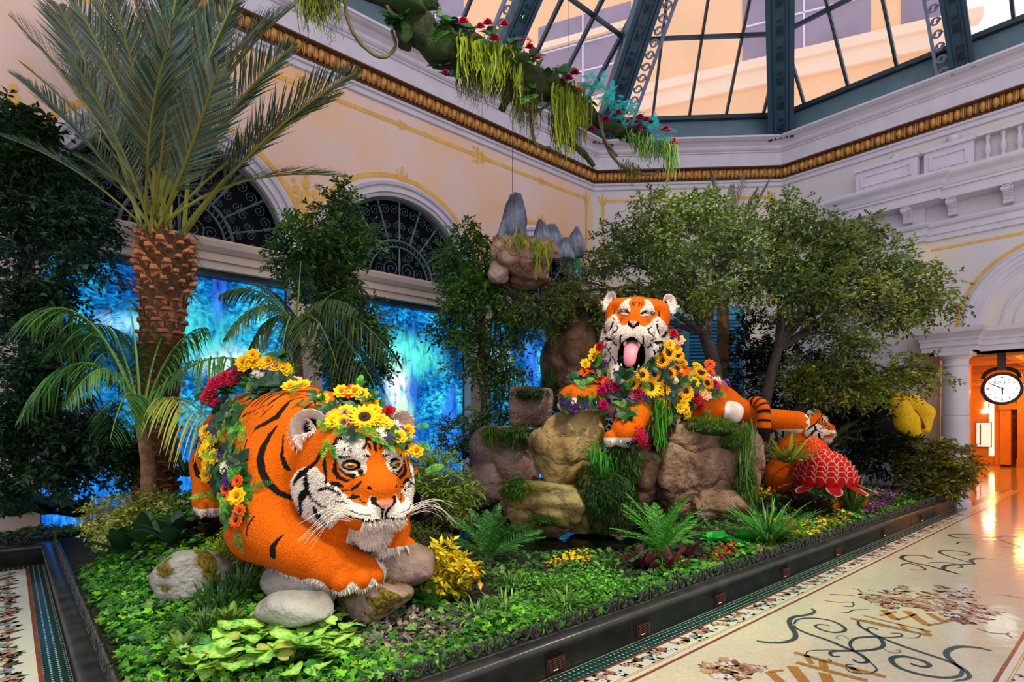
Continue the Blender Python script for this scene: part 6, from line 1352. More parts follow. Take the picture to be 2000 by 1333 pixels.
def strips(base, dirs, L_, w, droop, cols, seg=4, curl=None, tipw=.08, fold=.0):
    """many ribbons at once. base (n,3), dirs (n,3) start directions, L_ (n,), w (n,), droop (n,)"""
    n = len(base); t = np.linspace(0, 1, seg + 1); P_ = np.zeros((n, seg + 1, 3))
    d = unit(dirs); hor = d.copy(); hor[:, 2] = 0; hor = unit(hor + 1e-6)
    for i, ti in enumerate(t):
        P_[:, i] = base + d * (L_ * ti)[:, None] + np.array([0, 0, -1.]) * (droop * L_ * ti ** 2)[:, None]
    T_ = np.gradient(P_, axis=1); side = unit(np.cross(T_, np.array([0, 0, 1.])[None, None]) + 1e-6)
    prof = np.sin(np.pi * np.clip(t * .86 + .10, 0, 1)) ** .7; prof[-1] = tipw
    A = P_ + side * (w[:, None] * prof)[:, :, None]; B = P_ - side * (w[:, None] * prof)[:, :, None]
    V = np.stack([A, B], 2).reshape(-1, 3); k = 2 * (seg + 1)
    F = np.array([(2 * i, 2 * i + 1, 2 * i + 3, 2 * i + 2) for i in range(seg)]); F = (F[None] + (np.arange(n) * k)[:, None, None]).reshape(-1, 4)
    return V, F, np.repeat(cols, k, 0)
def clump_geo(n, L_, w, spread, droop, cols, seed, rad=.05, seg=4, up=1.0):
    g = np.random.default_rng(seed); a = g.uniform(0, 2 * np.pi, n); s = spread * np.sqrt(g.random(n)); d = np.stack([np.cos(a) * s, np.sin(a) * s, np.full(n, up)], 1)
    b = np.stack([np.cos(a), np.sin(a), np.zeros(n)], 1) * (rad * g.random(n) ** .5)[:, None]
    return strips(b, d, L_ * g.uniform(.6, 1.1, n), w * g.uniform(.7, 1.2, n), droop * g.uniform(.5, 1.3, n), jitter_g(g, np.asarray(cols, float), n, .18), seg)
def grass(name, loc, label, n, L_, w, spread, droop, cols, seed, rad=.06, cat='grass', group=None, up=1.0, m=None, part='blades'):
    o = empty(name, tuple(loc), label, cat, group); V, F, C = clump_geo(n, L_, w, spread, droop, cols, seed, rad, up=up)
    b = link(part, npmesh(part, V, [F], m or M_LEAF, C, False), o); b['kind'] = 'stuff'; return o
def frond_mesh(L_, n, leaflet, w, arch, cols, seed, vee=.5, stem=.12, rachis=(.25, .3, .06), taper=True, ang=1.0, droopl=.25, thick=.013):
    """feather leaf along +x, arching down at the tip"""
    g = np.random.default_rng(seed); t = np.linspace(stem, 1, n); f = lambda t: np.stack([L_ * t * (1 - .12 * arch * t), 0 * t, -arch * L_ * .55 * t ** 2.2], -1)
    p = f(t); tg = unit(np.gradient(p, axis=0)); mb_V, mb_F, mb_C = [], [], []
    ll = leaflet * (np.sin(np.pi * np.clip((t - stem) / (1 - stem) * .82 + .16, 0, 1)) ** .75 if taper else np.ones(n)) * g.uniform(.85, 1.1, n)
    Vs, Fs, Cs, off = [], [], [], 0
    for s in (-1, 1):
        fw = ang * (.5 + .6 * t)[:, None]; d = unit(np.array([0, s, 0.]) + tg * fw + np.array([0, 0, 1.]) * vee * g.uniform(.6, 1.3, (n, 1)) + g.normal(0, .08, (n, 3)))
        V, F, C = strips(p, d, ll, np.full(n, w), np.full(n, droopl), jitter_g(g, np.asarray(cols, float), n, .15), 3)
        Vs.append(V); Fs.append(F + off); Cs.append(C); off += len(V)
    rp_ = f(np.linspace(0, 1, 10)); V, Q = tube_geo(rp_, np.linspace(thick * L_, .003, 10), 5); Vs.append(V); Fs.append(Q + off); Cs.append(np.tile(np.array(rachis), (len(V), 1)))
    return npmesh('frond', np.concatenate(Vs), [np.concatenate(Fs)], M_LEAF, np.concatenate(Cs), False)
def palm_head(o, top, meshes, specs):
    """specs: (azimuth, elevation, scale, roll)"""
    for i, (az, el, sc, ro) in enumerate(specs):
        M4 = Matrix.Translation(top) @ Matrix.Rotation(az, 4, 'Z') @ Matrix.Rotation(-el, 4, 'Y') @ Matrix.Rotation(ro, 4, 'X') @ Matrix.Scale(sc, 4)
        link('frond', meshes[i % len(meshes)], o, M4)
# ---- rocks
def rock_mat(name, a, b, dark, moss=None, crk=.0):
    m = bpy.data.materials.new(name); m.use_nodes = True; N, L = m.node_tree.nodes, m.node_tree.links; bs = N['Principled BSDF']; bs.inputs['Roughness'].default_value = .85; bs.inputs['Specular IOR Level'].default_value = .25
    tc = N.new('ShaderNodeTexCoord'); n1 = N.new('ShaderNodeTexNoise'); n1.inputs['Scale'].default_value = 2.2; n1.inputs['Detail'].default_value = 9; L.new(tc.outputs['Object'], n1.inputs['Vector'])
    r = N.new('ShaderNodeValToRGB'); L.new(n1.outputs['Fac'], r.inputs[0]); e = r.color_ramp.elements; e[0].position = .32; e[0].color = (*dark, 1); e[1].position = .68; e[1].color = (*b, 1); k = e.new(.48); k.color = (*a, 1)
    at = N.new('ShaderNodeAttribute'); at.attribute_name = 'Col'; sp = N.new('ShaderNodeSeparateColor'); L.new(at.outputs['Color'], sp.inputs[0])
    n3 = N.new('ShaderNodeTexNoise'); n3.inputs['Scale'].default_value = 45; n3.inputs['Detail'].default_value = 4; L.new(tc.outputs['Object'], n3.inputs['Vector'])
    mc = N.new('ShaderNodeValToRGB'); L.new(n3.outputs['Fac'], mc.inputs[0]); mo = moss or (lin(64, 46, 14), lin(128, 110, 30)); mc.color_ramp.elements[0].position = .35; mc.color_ramp.elements[1].position = .65; mc.color_ramp.elements[0].color = (*mo[0], 1); mc.color_ramp.elements[1].color = (*mo[1], 1)
    mx = N.new('ShaderNodeMix'); mx.data_type = 'RGBA'; L.new(sp.outputs[0], mx.inputs[0]); L.new(r.outputs[0], mx.inputs[6]); L.new(mc.outputs[0], mx.inputs[7]); L.new(mx.outputs[2], bs.inputs['Base Color'])
    n2 = N.new('ShaderNodeTexNoise'); n2.inputs['Scale'].default_value = 14; n2.inputs['Detail'].default_value = 8; L.new(tc.outputs['Object'], n2.inputs['Vector'])
    bp = N.new('ShaderNodeBump'); bp.inputs['Strength'].default_value = .8; bp.inputs['Distance'].default_value = .06; L.new(n2.outputs['Fac'], bp.inputs['Height'])
    vo = N.new('ShaderNodeTexVoronoi'); vo.feature = 'DISTANCE_TO_EDGE'; vo.inputs['Scale'].default_value = 1.7; va = N.new('ShaderNodeVectorMath'); va.operation = 'ADD'; vs = N.new('ShaderNodeVectorMath'); vs.operation = 'SCALE'; vs.inputs['Scale'].default_value = .35; L.new(n1.outputs['Color'], vs.inputs[0]); L.new(tc.outputs['Object'], va.inputs[0]); L.new(vs.outputs[0], va.inputs[1]); L.new(va.outputs[0], vo.inputs['Vector'])
    mr = N.new('ShaderNodeMapRange'); mr.inputs[2].default_value = .12; L.new(vo.outputs['Distance'], mr.inputs[0]); b2 = N.new('ShaderNodeBump'); b2.inputs['Strength'].default_value = crk; b2.inputs['Distance'].default_value = .08; L.new(mr.outputs[0], b2.inputs['Height']); L.new(bp.outputs[0], b2.inputs['Normal']); L.new(b2.outputs[0], bs.inputs['Normal']); return m
RK_BROWN = rock_mat('brown_rock', lin(138, 104, 84), lin(172, 140, 116), lin(84, 60, 48), crk=.8); RK_GREY = rock_mat('grey_rock', lin(146, 140, 134), lin(172, 168, 160), lin(104, 96, 92)); RK_GOLD = rock_mat('golden_rock', lin(166, 138, 84), lin(192, 170, 112), lin(96, 76, 46), (lin(92, 92, 20), lin(160, 152, 40)), .55)
RK_RED = rock_mat('reddish_rock', lin(138, 112, 100), lin(164, 140, 126), lin(98, 72, 66)); RK_BLUE = rock_mat('blue_spire_rock', lin(96, 100, 116), lin(140, 142, 156), lin(48, 50, 62)); RK_DARK = rock_mat('dark_brown_rock', lin(104, 78, 58), lin(150, 116, 84), lin(48, 36, 28), crk=.7)  # RK_DARK: darker brown rock tones
def nz(X, g, n=10, f0=1.0):
    v = np.zeros(len(X))
    for i in range(n):
        k = unit(g.normal(size=3)) * f0 * 1.35 ** i * 2; v += np.sin(X @ k * 2 + g.uniform(0, 6)) / 1.45 ** i
    return v / 2
_ico = {}
def ico(sub):
    if sub not in _ico:
        bm = bmesh.new(); bmesh.ops.create_icosphere(bm, subdivisions=sub, radius=1); bm.verts.ensure_lookup_table(); _ico[sub] = (np.array([v.co[:] for v in bm.verts]), np.array([[v.index for v in f.verts] for f in bm.faces])); bm.free()
    return _ico[sub]
def rock_geo(seed, size, sub=5, planes=16, p=14, rough=.05, strata=0.0, grooves=0.0, moss=0.0, mossz=.3, crease=.05):
    g = np.random.default_rng(seed); D, F = ico(sub); n = unit(g.normal(size=(planes, 3))); h = g.uniform(.74, 1.04, planes); n = np.vstack([n, [(0, 0, 1), (0, 0, -1), (1, 0, 0), (-1, 0, 0), (0, 1, 0), (0, -1, 0)]]); h = np.append(h, [.93, .97, .96, .96, .96, .96])
    q = np.maximum(D @ n.T / h, 0); r = (q ** p).sum(1) ** (-1 / p); X = D * r[:, None]
    v = nz(X, g, 9); X = X * (1 + rough * v)[:, None]
    X = X * (1 - crease * (1 - np.clip(np.abs(nz(X, g, 5, .7)) * 3.2, 0, 1)))[:, None]
    if strata: X[:, :2] *= (1 + strata * np.sin(X[:, 2] * 9 + 1.5 * np.sin(X[:, 0] * 3 + seed)) )[:, None]
    if grooves: a = np.arctan2(X[:, 1], X[:, 0]); X[:, :2] *= (1 + grooves * np.sin(a * 9 + 2 * np.sin(X[:, 2] * 2)) + grooves * .6 * np.sin(a * 17 + X[:, 2]))[:, None]
    V = X * np.asarray(size); ms = np.clip((D[:, 2] * .55 + nz(X, g, 6, 1.6) * .9 - mossz) * 5, 0, 1) * (moss > 0); C = np.stack([ms * moss, ms * 0, ms * 0], 1); return V, F, C
def rock(loc, size, seed, m, label, name='boulder', rz=0.0, tilt=0.0, group=None, parent=None, **k):
    V, F, C = rock_geo(seed, size, **k); me = npmesh(name, V, [F], m, C, True)
    o = link(name, me, parent); o.matrix_basis = mw(loc, rz, 1.0, tilt)
    if parent is None: tag(o, label, 'rock', group)
    return o
def moss_pad(loc, size, label, cols, seed, n=1500, L_=.05, name='moss_cushion', drop=0.0, w=.004, parent=None, cat='moss'):
    """soft cushion of tiny upright blades over a lumpy pad"""
    g = np.random.default_rng(seed); u = unit(g.normal(size=(n, 3))); u[:, 2] = np.abs(u[:, 2]) if not drop else u[:, 2]; b = u * np.asarray(size) * (1 + .30 * nz(u, g, 6, .9)[:, None]); d = u + g.normal(0, .5, (n, 3)) + np.array([0, 0, .25 - drop])
    V, F, C = strips(b, d, L_ * g.uniform(.6, 1.3, n), np.full(n, w), np.full(n, .3 + drop), jitter_g(g, np.asarray(cols, float), n, .25), 2)
    o = empty(name, tuple(loc), label, cat) if parent is None else parent
    q = link('moss_tufts', npmesh('moss_tufts', V, [F], M_LEAFM, C, False), o); q['kind'] = 'stuff'
    D, Fi = ico(3); X = D * (1 + .22 * nz(D, np.random.default_rng(seed), 5))[:, None] * np.asarray(size) * .80; link('moss_base', npmesh('moss_base', X, [Fi], mat('moss_base', lin(38, 58, 12), .95, var=.3, scale=20), None, True), o)
    return o
# ---- flowers
def petal_ring(q, n, r0, r1, w, z0, z1, col, col2=None, a0=0.0, cup=0.0):
    for j in range(n):
        a = a0 + 2 * math.pi * j / n; c, s = math.cos(a), math.sin(a); f = lambda r, u, z: (r * c - u * s, r * s + u * c, z); m_ = (r0 + r1) / 2
        V = [f(r0, -w * .3, z0), f(r0, w * .3, z0), f(m_ * 1.05, w * .55, (z0 + z1) / 2 + cup), f(r1, 0, z1), f(m_ * 1.05, -w * .55, (z0 + z1) / 2 + cup)]
        q.add(V, [(0, 1, 2, 4)], [(4, 2, 3)], col=None); k = len(V); q.C[-1] = np.array([col2 or col, col2 or col, col, col, col], float)
def disc(q, r, z, h, col, n=10):
    a = np.linspace(0, 2 * np.pi, n + 1)[:-1]; V = [(0, 0, z + h)] + [(r * .6 * math.cos(t), r * .6 * math.sin(t), z + h * .8) for t in a] + [(r * math.cos(t), r * math.sin(t), z) for t in a]
    q.add(V, [(1 + i, 1 + n + i, 1 + n + (i + 1) % n, 1 + (i + 1) % n) for i in range(n)], [(0, 1 + i, 1 + (i + 1) % n) for i in range(n)], col=col)
YEL, YEL2, ORA, RED, MAG, PUR, LIL, WHI = lin(252, 204, 10), lin(246, 160, 10), lin(240, 90, 20), lin(214, 22, 44), lin(206, 24, 96), lin(86, 34, 120), lin(150, 110, 190), lin(240, 236, 220)
def fl_sun(c1=YEL, c2=YEL2):
    q = MB(); petal_ring(q, 18, .32, 1.0, .26, .05, .16, c1, c2); petal_ring(q, 16, .30, .84, .24, .10, .26, c1, c2, .17); disc(q, .38, .12, .10, lin(70, 40, 10), 12); disc(q, .17, .22, .05, lin(30, 18, 8), 8); return q.mesh('sunflower', M_PETAL)
def fl_daisy(c1, c2, core, n=8, nm='blossom'):
    q = MB(); petal_ring(q, n, .15, 1.0, .75, .0, .28, c1, c2, 0, .12); petal_ring(q, n, .12, .7, .5, .1, .45, c1, c2, .3, .1); disc(q, .2, .2, .14, core, 8); return q.mesh(nm, M_PETAL)
def fl_rose(c1, c2, nm='ruffled_blossom'):
    q = MB()
    for k, (n, r, z) in enumerate(((7, 1.0, .15), (6, .85, .4), (6, .65, .6), (5, .42, .75), (4, .22, .85))): petal_ring(q, n, .06 * r, r, r * 1.0, .02 + .1 * k, z, c1 if k % 2 else c2, c2, k * .5, .1)
    return q.mesh(nm, M_PETAL)
def fl_cluster(c, nm, n=26, seed=0):
    g = random.Random(seed); q = MB()
    for k in range(n):
        a, b = g.uniform(0, 6.28), g.uniform(0, 1.4); p = np.array([math.cos(a) * math.sin(b), math.sin(a) * math.sin(b), math.cos(b) * .7]) * .8
        for j in range(4):
            t = j * 1.57 + a; q.add([p, p + np.array([.16 * math.cos(t), .16 * math.sin(t), .06]), p + np.array([.30 * math.cos(t + .5), .30 * math.sin(t + .5), .10]), p + np.array([.16 * math.cos(t + 1), .16 * math.sin(t + 1), .06])], [(0, 1, 2, 3)], col=np.array(c) * g.uniform(.7, 1.2))
    return q.mesh(nm, M_PETAL)
def fl_sprig(cols, nm='fern_sprig', seed=0, n=16, L_=2.2):
    g = np.random.default_rng(seed); t = np.linspace(.1, 1, n); Vs, Fs, Cs, o_ = [], [], [], 0
    for s in (-1, 1):
        p = np.stack([L_ * t, 0 * t, .5 * t - .9 * t * t], 1); d = np.stack([.5 + 0 * t, s * np.ones(n), .25 + 0 * t], 1); V, F, C = strips(p, d, .55 * np.sin(np.pi * (t * .8 + .15)), np.full(n, .05), np.full(n, .3), jitter_g(g, np.asarray(cols, float), n, .2), 2); Vs.append(V); Fs.append(F + o_); Cs.append(C); o_ += len(V)
    return npmesh(nm, np.concatenate(Vs), [np.concatenate(Fs)], M_LEAF, np.concatenate(Cs), False)
def fl_leaves(col, nm='leaf_rosette', n=6, seed=0):
    g = np.random.default_rng(seed); a = g.uniform(0, 6.28, n); d = np.stack([np.cos(a), np.sin(a), g.uniform(.0, .7, n)], 1); V, F, C = scatter(BROAD_V, BROAD_F, basis(d, np.tile([0, 0, 1.], (n, 1)), g.uniform(1.1, 1.7, n)), np.zeros((n, 3)), jitter_g(g, np.asarray([col], float), n, .2)); return npmesh(nm, V, F, M_LEAF, C, False)
FL = dict(sun=fl_sun(), sun2=fl_sun(lin(250, 176, 8), lin(236, 120, 8)), yel=fl_daisy(YEL, YEL2, lin(180, 110, 10)), ora=fl_daisy(ORA, lin(230, 60, 10), lin(90, 40, 10), 10), red=fl_rose(RED, lin(160, 12, 30)), pinkrose=fl_rose(lin(226, 40, 80), lin(190, 20, 60)), mag=fl_rose(MAG, lin(150, 12, 70)), pur=fl_cluster(PUR, 'purple_blossom', 18, 1), lil=fl_cluster(LIL, 'lilac_blossom', 20, 2), whi=fl_cluster(WHI, 'white_blossom', 22, 3), pea=fl_daisy(lin(246, 190, 150), lin(240, 150, 110), lin(200, 90, 50), 6), rose=fl_cluster(lin(190, 20, 60), 'crimson_blossom', 26, 5),
          fern=fl_sprig([lin(70, 150, 20), lin(110, 176, 40)]), fern2=fl_sprig([lin(30, 96, 16), lin(60, 130, 30)], seed=4), leaf=fl_leaves(lin(34, 84, 30)), leafd=fl_leaves(lin(22, 58, 34), seed=3))
FNAME = dict(sun='sunflower', sun2='sunflower', yel='yellow_blossom', ora='orange_blossom', red='red_blossom', pinkrose='pink_blossom', mag='magenta_blossom', pur='purple_blossom', lil='lilac_blossom', whi='white_blossom', pea='peach_blossom', rose='crimson_blossom', fern='fern_sprig', fern2='fern_sprig', leaf='leaf_rosette', leafd='leaf_rosette')
def place_flower(parent, kind, loc, nrm, r, spin=None):
    n = Vector(nrm).normalized(); q = n.to_track_quat('Z', 'Y').to_matrix().to_4x4()
    link(FNAME[kind], FL[kind], parent, Matrix.Translation(Vector(loc)) @ q @ Matrix.Rotation(rnd.uniform(0, 6.28) if spin is None else spin, 4, 'Z') @ Matrix.Scale(r, 4))
def surf_near(SV, SN, p, ray=None):
    i = int(np.argmin(((SV - np.asarray(p)) ** 2).sum(1))); return SV[i], SN[i]
# ================================================================== FLOWER GARLANDS
def proj(W):
    d = W[:, 0] * FXY[0] + W[:, 1] * FXY[1]; l = W[:, 0] * RXY[0] + W[:, 1] * RXY[1]
    return 1000 + FPX * l / d, HORIZ - FPX * (W[:, 2] - CAMH) / d, d
class Surf:
    def __init__(s, W, N_): s.W, s.N = W, N_; s.x, s.y, s.d = proj(W)
    def at(s, x, y, dflt, tol=7):
        m = np.flatnonzero((np.abs(s.x - x) < tol) & (np.abs(s.y - y) < tol))
        if not len(m): return np.array(P(x, y, dflt)), unit(np.array([-FXY[0], -FXY[1], .7]))
        i = m[np.argmin(s.d[m])]; return s.W[i], s.N[i]
def garland(name, label, cat, base, sf, items, ox, oy, sc, dflt, size, extra=(), seed=1, lift=.03, moss=None):
    g = empty(name, tuple(base), label, cat); b = np.array(base); r_ = random.Random(seed); pts = []
    tocam = np.array([-FXY[0], -FXY[1], .35])
    for kind, lst in items.items():
        for it in lst:
            x, y = ox + it[0] * sc, oy + it[1] * sc; k = it[2] if len(it) > 2 else 1.0
            p, n = sf.at(x, y, dflt); n = unit(n * .7 + tocam * .6); pts.append((p, n, x, y))
            rr = size * k * {'sun': 1.9, 'sun2': 1.25, 'fern': .95, 'fern2': .95, 'leaf': 1.0, 'leafd': 1.0, 'pur': .8, 'lil': .75, 'whi': .8}.get(kind, 1.05)
            if kind.startswith('fern'): n = unit(n + np.array([r_.uniform(-.5, .5), r_.uniform(-.5, .5), -.2]))
            place_flower(g, kind, p + n * lift - b, n, rr)
    for i in range(extra[0] if extra else 0):
        p, n, x, y = r_.choice(pts); x += r_.uniform(-16, 16) * extra[1]; y += r_.uniform(-12, 14) * extra[1]; p, n = sf.at(x, y, dflt); n = unit(n * .8 + tocam * .4 + np.array([r_.uniform(-.5, .5), r_.uniform(-.5, .5), 0]))
        place_flower(g, r_.choice(('fern', 'fern2', 'fern', 'leaf', 'fern2', 'leafd')), p + n * lift * .3 - b, n, size * r_.uniform(.8, 1.3))
    return g
W1 = np.array([tuple(T1M @ Vector(v)) for v in T1V[::3]]); R1_ = np.array(T1M.to_3x3()); S1 = Surf(W1, T1N[::3] @ R1_.T)
Hw = np.array((T1M @ H1).inverted()); hq = W1 @ Hw[:3, :3].T + Hw[:3, 3]; mh = (hq[:, 0] > -.4) & (hq[:, 2] > .13) & (np.abs(hq[:, 1]) < .5) & (hq[:, 0] < .5); S1H = Surf(W1[mh], S1.N[mh])
garland('floral_headdress', 'crown of sunflowers and yellow blossoms on the crouching tiger\'s head', 'flower crown', (T1M @ H1 @ Vector((-.1, 0, .38))), S1H, dict(
    sun=[(680, 225)], yel=[(430, 225), (480, 185), (395, 255), (535, 175), (480, 40), (590, 40), (640, 65), (335, 100), (690, 105), (755, 170), (835, 275), (800, 245), (940, 385), (1000, 350), (1070, 510), (460, 260), (720, 130), (990, 480), (930, 520, .8)], sun2=[(975, 460), (410, 215)], ora=[(545, 45), (1045, 660, .6)], red=[(850, 200)], pur=[(525, 272), (380, 195), (865, 395), (960, 330), (325, 205, .7), (1060, 600, .7)], lil=[(510, 205)], whi=[(915, 280), (805, 340), (820, 360, .8)],
    fern=[(430, 300), (390, 430), (560, 290), (710, 365), (900, 420), (1040, 310), (350, 330), (410, 360), (610, 300), (950, 560), (970, 640), (960, 720), (1060, 420), (470, 130), (650, 290), (760, 340)], leafd=[(545, 110), (330, 170), (500, 90), (620, 110)], leaf=[(300, 70), (700, 70)]), 550, 760, .2476, 4.75, .067, (44, 1.3), 5)
garland('flower_garland', 'garland of red roses, yellow blossoms and ferns slung over the crouching tiger\'s rump', 'garland', (1.5, 6.0, 1.2), S1, dict(
    pinkrose=[(300, 250), (350, 215), (400, 215), (425, 190), (250, 290), (220, 350), (235, 395), (330, 235), (385, 240), (265, 265), (205, 375)], pur=[(290, 330), (480, 175), (430, 150), (700, 130), (660, 165), (235, 765), (340, 795), (310, 800), (270, 620), (370, 990), (135, 690), (250, 540), (360, 1030)],
    yel=[(480, 100), (490, 130), (570, 105), (640, 110), (680, 95), (740, 130), (800, 150), (870, 280), (920, 270), (560, 45), (235, 690), (180, 610), (200, 720), (240, 800), (200, 890), (190, 980), (260, 840), (430, 1130), (215, 850), (175, 760), (820, 165)], whi=[(620, 190), (650, 200), (340, 890), (590, 185)], pea=[(690, 120), (900, 240)], ora=[(355, 1065, .7), (385, 1130, .7), (430, 1010, .7), (440, 1250, .7), (420, 1310, .7)],
    leafd=[(660, 245, 1.3), (740, 250, 1.3), (280, 420, 1.3), (350, 500, 1.2), (600, 240), (270, 1060)], fern=[(330, 400), (350, 450), (340, 560), (330, 620), (380, 800), (350, 900), (300, 800), (370, 1000), (350, 1150), (360, 1250), (330, 700), (500, 230), (800, 190), (400, 900), (380, 700), (360, 350), (340, 1200), (350, 1300), (300, 950), (550, 210), (720, 180), (850, 220), (310, 500), (390, 580), (400, 1050), (280, 680), (400, 640)]), 360, 690, .2476, 5.65, .078, (120, 1.4), 6, .05)
S2 = Surf(T2V[::2], T2N[::2])
ITEMS2 = dict(sun=[(825, 785)], sun2=[(700, 790), (770, 740), (850, 730), (900, 870), (930, 810), (880, 815), (950, 580, 1.35), (1005, 590), (925, 630), (1020, 660), (970, 690), (900, 640), (1080, 815, 1.2), (1190, 690, 1.3), (1235, 760, 1.2), (915, 845), (740, 800), (880, 770)], yel=[(960, 530), (1000, 550), (1060, 620), (1165, 645), (1145, 755), (1190, 810), (1080, 900), (1060, 950), (1040, 980), (1000, 1050), (1080, 1020), (410, 570), (430, 545), (345, 650), (1100, 880), (1070, 990), (400, 600), (1020, 865, .7)], ora=[(340, 710), (490, 750), (430, 745), (715, 835), (1235, 655), (1260, 690), (590, 910, .7), (375, 690)],
    mag=[(500, 800, 1.3), (545, 790, 1.3), (470, 825), (740, 840), (1280, 780, 1.2), (490, 890), (480, 925), (520, 770)], red=[(975, 430, .9), (440, 490, .8), (1160, 930), (1185, 970), (1150, 905)], pur=[(420, 670), (400, 690), (450, 690), (700, 870), (760, 860), (800, 870), (930, 680), (1030, 700), (1210, 700), (1380, 770), (280, 950), (300, 980), (200, 950), (230, 990), (170, 930), (350, 940), (500, 940), (470, 660), (385, 660), (680, 850), (980, 640), (250, 970), (320, 960), (1000, 830), (1240, 730), (735, 815)], lil=[(640, 860), (1370, 750), (540, 985), (660, 850), (1350, 770)], whi=[(450, 715, 1.2), (545, 712), (540, 760), (1290, 740), (1230, 715), (1000, 745), (1315, 740)], pea=[(1000, 490), (1020, 480), (1180, 860), (1210, 880), (1150, 850), (1230, 860)],
    fern=[(640, 920, 1.3), (680, 880, 1.2), (330, 770, 1.2), (380, 790, 1.2), (410, 1000), (360, 1010), (880, 960), (900, 1050), (880, 1130), (985, 950), (1260, 900), (1330, 800), (450, 560), (720, 900, 1.2), (870, 1000), (890, 1090), (1000, 980), (980, 1010), (450, 600), (1240, 980), (1200, 990), (620, 940, 1.2)], leafd=[(560, 890, 1.5), (970, 860, 1.5), (840, 680), (1130, 800), (980, 820), (600, 860, 1.2)], leaf=[(1060, 760), (1160, 780), (390, 720), (920, 720), (1250, 850)], rose=[(750, 1170, 1.2), (760, 1240, 1.2), (735, 1200), (770, 1205), (1165, 910), (745, 1140)])
garland('flower_garland', 'lush garland of sunflowers and mixed blossoms round the roaring tiger\'s shoulders', 'garland', tuple(P(1260, 780, 9.0)), S2, ITEMS2, 1050, 540, .27, 8.7, .092, (120, 1.6), 8, .05)
gl2 = [o for o in COL.objects if o.name.startswith('flower_garland')][-1]
W3 = (Matrix.Translation(T3O) @ H3); g3 = empty('floral_headdress', tuple(W3 @ Vector((-.1, 0, .4))), 'little yellow and green flower crown on the small tiger', 'flower crown')
for k in range(34):
    a = rnd.uniform(-1.5, 1.5); v = Vector((.05 * rnd.random() - .05 + .12 * math.cos(a), .30 * math.sin(a), .36 - .12 * abs(math.sin(a)) + rnd.uniform(-.05, .05))); w_ = W3 @ v - g3.location; place_flower(g3, rnd.choice(('yel', 'fern', 'leaf', 'fern2', 'yel', 'pur')), w_, (rnd.uniform(-1, 1) - .7, -.7, .8), .055)
# ================================================================== BOULDERS
def gz_(x, y): return float(ground(x, y))
def rock_px(cx, cy, d, w, h, seed, m, label, dep=None, sink=.15, name='boulder', **k):
    """boulder whose outline fills w x h pixels round (cx,cy) at depth d"""
    s = d / FPX; c = P(cx, cy, d); sx, sz = w * s / 2, h * s / 2; sy = dep or (sx * .8)
    return rock((c.x, c.y, c.z), (sx * 1.08, sy, sz * 1.1), seed, m, label, name, rz=YAW - math.pi / 2, **k)
rock_px(374, 1130, 4.75, 160, 118, 3, RK_GREY, 'rounded pale boulder with brown moss, left of the crouching tiger', moss=1.0, mossz=.42, rough=.03, crease=.02)
rock_px(590, 1142, 4.45, 160, 88, 5, RK_GREY, 'pale boulder under the crouching tiger\'s forearm', rough=.03, p=12, crease=.015)
rock_px(573, 1190, 3.95, 158, 66, 8, RK_GREY, 'low blue grey boulder nearest the camera', rough=.03, p=14, crease=.015)
rock_px(730, 1170, 4.36, 152, 78, 11, RK_RED, 'boulder with golden moss patches under the great front paw', moss=1.0, mossz=.25, rough=.03, crease=.02)
rock_px(783, 1102, 4.62, 126, 84, 14, RK_RED, 'smooth reddish boulder right of the great front paw', rough=.03, p=14, crease=.015)
rock_px(690, 1105, 4.8, 120, 50, 15, RK_RED, 'boulder in the shade between the crouching tiger\'s paws', rough=.03, crease=.02)
rock_px(1112, 880, 8.75, 150, 185, 21, RK_GOLD, 'tall golden ribbed boulder under the roaring tiger\'s resting paw', dep=.6, strata=.03, rough=.10, crease=.09, moss=.6, mossz=.5, planes=22)
rock_px(1060, 990, 8.35, 165, 115, 23, RK_GOLD, 'low golden boulder standing in the pond', dep=.6, strata=.04, rough=.09, crease=.08, moss=.5, mossz=.4)
rock_px(1168, 985, 8.55, 130, 120, 25, RK_GOLD, 'boulder covered by the dark moss curtain at the pond', dep=.5, strata=.03, rough=.06)
rock_px(1358, 918, 9.3, 215, 190, 27, RK_BROWN, 'big brown faceted boulder under the roaring tiger, right of the pond', dep=.75, rough=.035, planes=15, p=60, crease=.09)
rock_px(1395, 985, 9.0, 120, 70, 28, RK_BROWN, 'low brown slab at the foot of the big faceted boulder', dep=.5, rough=.05, p=20)
rock_px(1240, 930, 9.3, 120, 170, 29, RK_DARK, 'dark rock between the golden and the brown boulder', dep=.5, rough=.06)
rock_px(1445, 900, 9.4, 70, 150, 30, RK_BROWN, 'narrow mossy rock at the right edge of the big boulder', dep=.4, rough=.06)
rock_px(985, 905, 10.2, 130, 150, 31, RK_RED, 'grey brown boulder with a mossy crown behind the pond', dep=.7, rough=.04, moss=.8, mossz=.65)
rock_px(945, 945, 9.9, 80, 90, 32, RK_RED, 'lower boulder at the pond edge, leaning on the mossy crowned one', dep=.5, rough=.04)
rock_px(1037, 793, 10.3, 84, 78, 33, RK_RED, 'block shaped boulder with a green moss cap on top of the pile', dep=.36, rough=.03, p=10, planes=8)
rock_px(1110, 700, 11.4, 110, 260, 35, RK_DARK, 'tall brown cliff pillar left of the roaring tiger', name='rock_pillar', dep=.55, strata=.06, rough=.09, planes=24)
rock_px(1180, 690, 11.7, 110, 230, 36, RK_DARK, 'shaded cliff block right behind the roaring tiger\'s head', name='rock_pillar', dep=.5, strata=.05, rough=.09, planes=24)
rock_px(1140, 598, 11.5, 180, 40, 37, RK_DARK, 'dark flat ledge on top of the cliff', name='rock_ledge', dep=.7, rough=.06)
crag = empty('hanging_crag', tuple(P(1020, 500, 10.0)), 'suspended brown crag with grey stone spires high over the pond', 'rock')
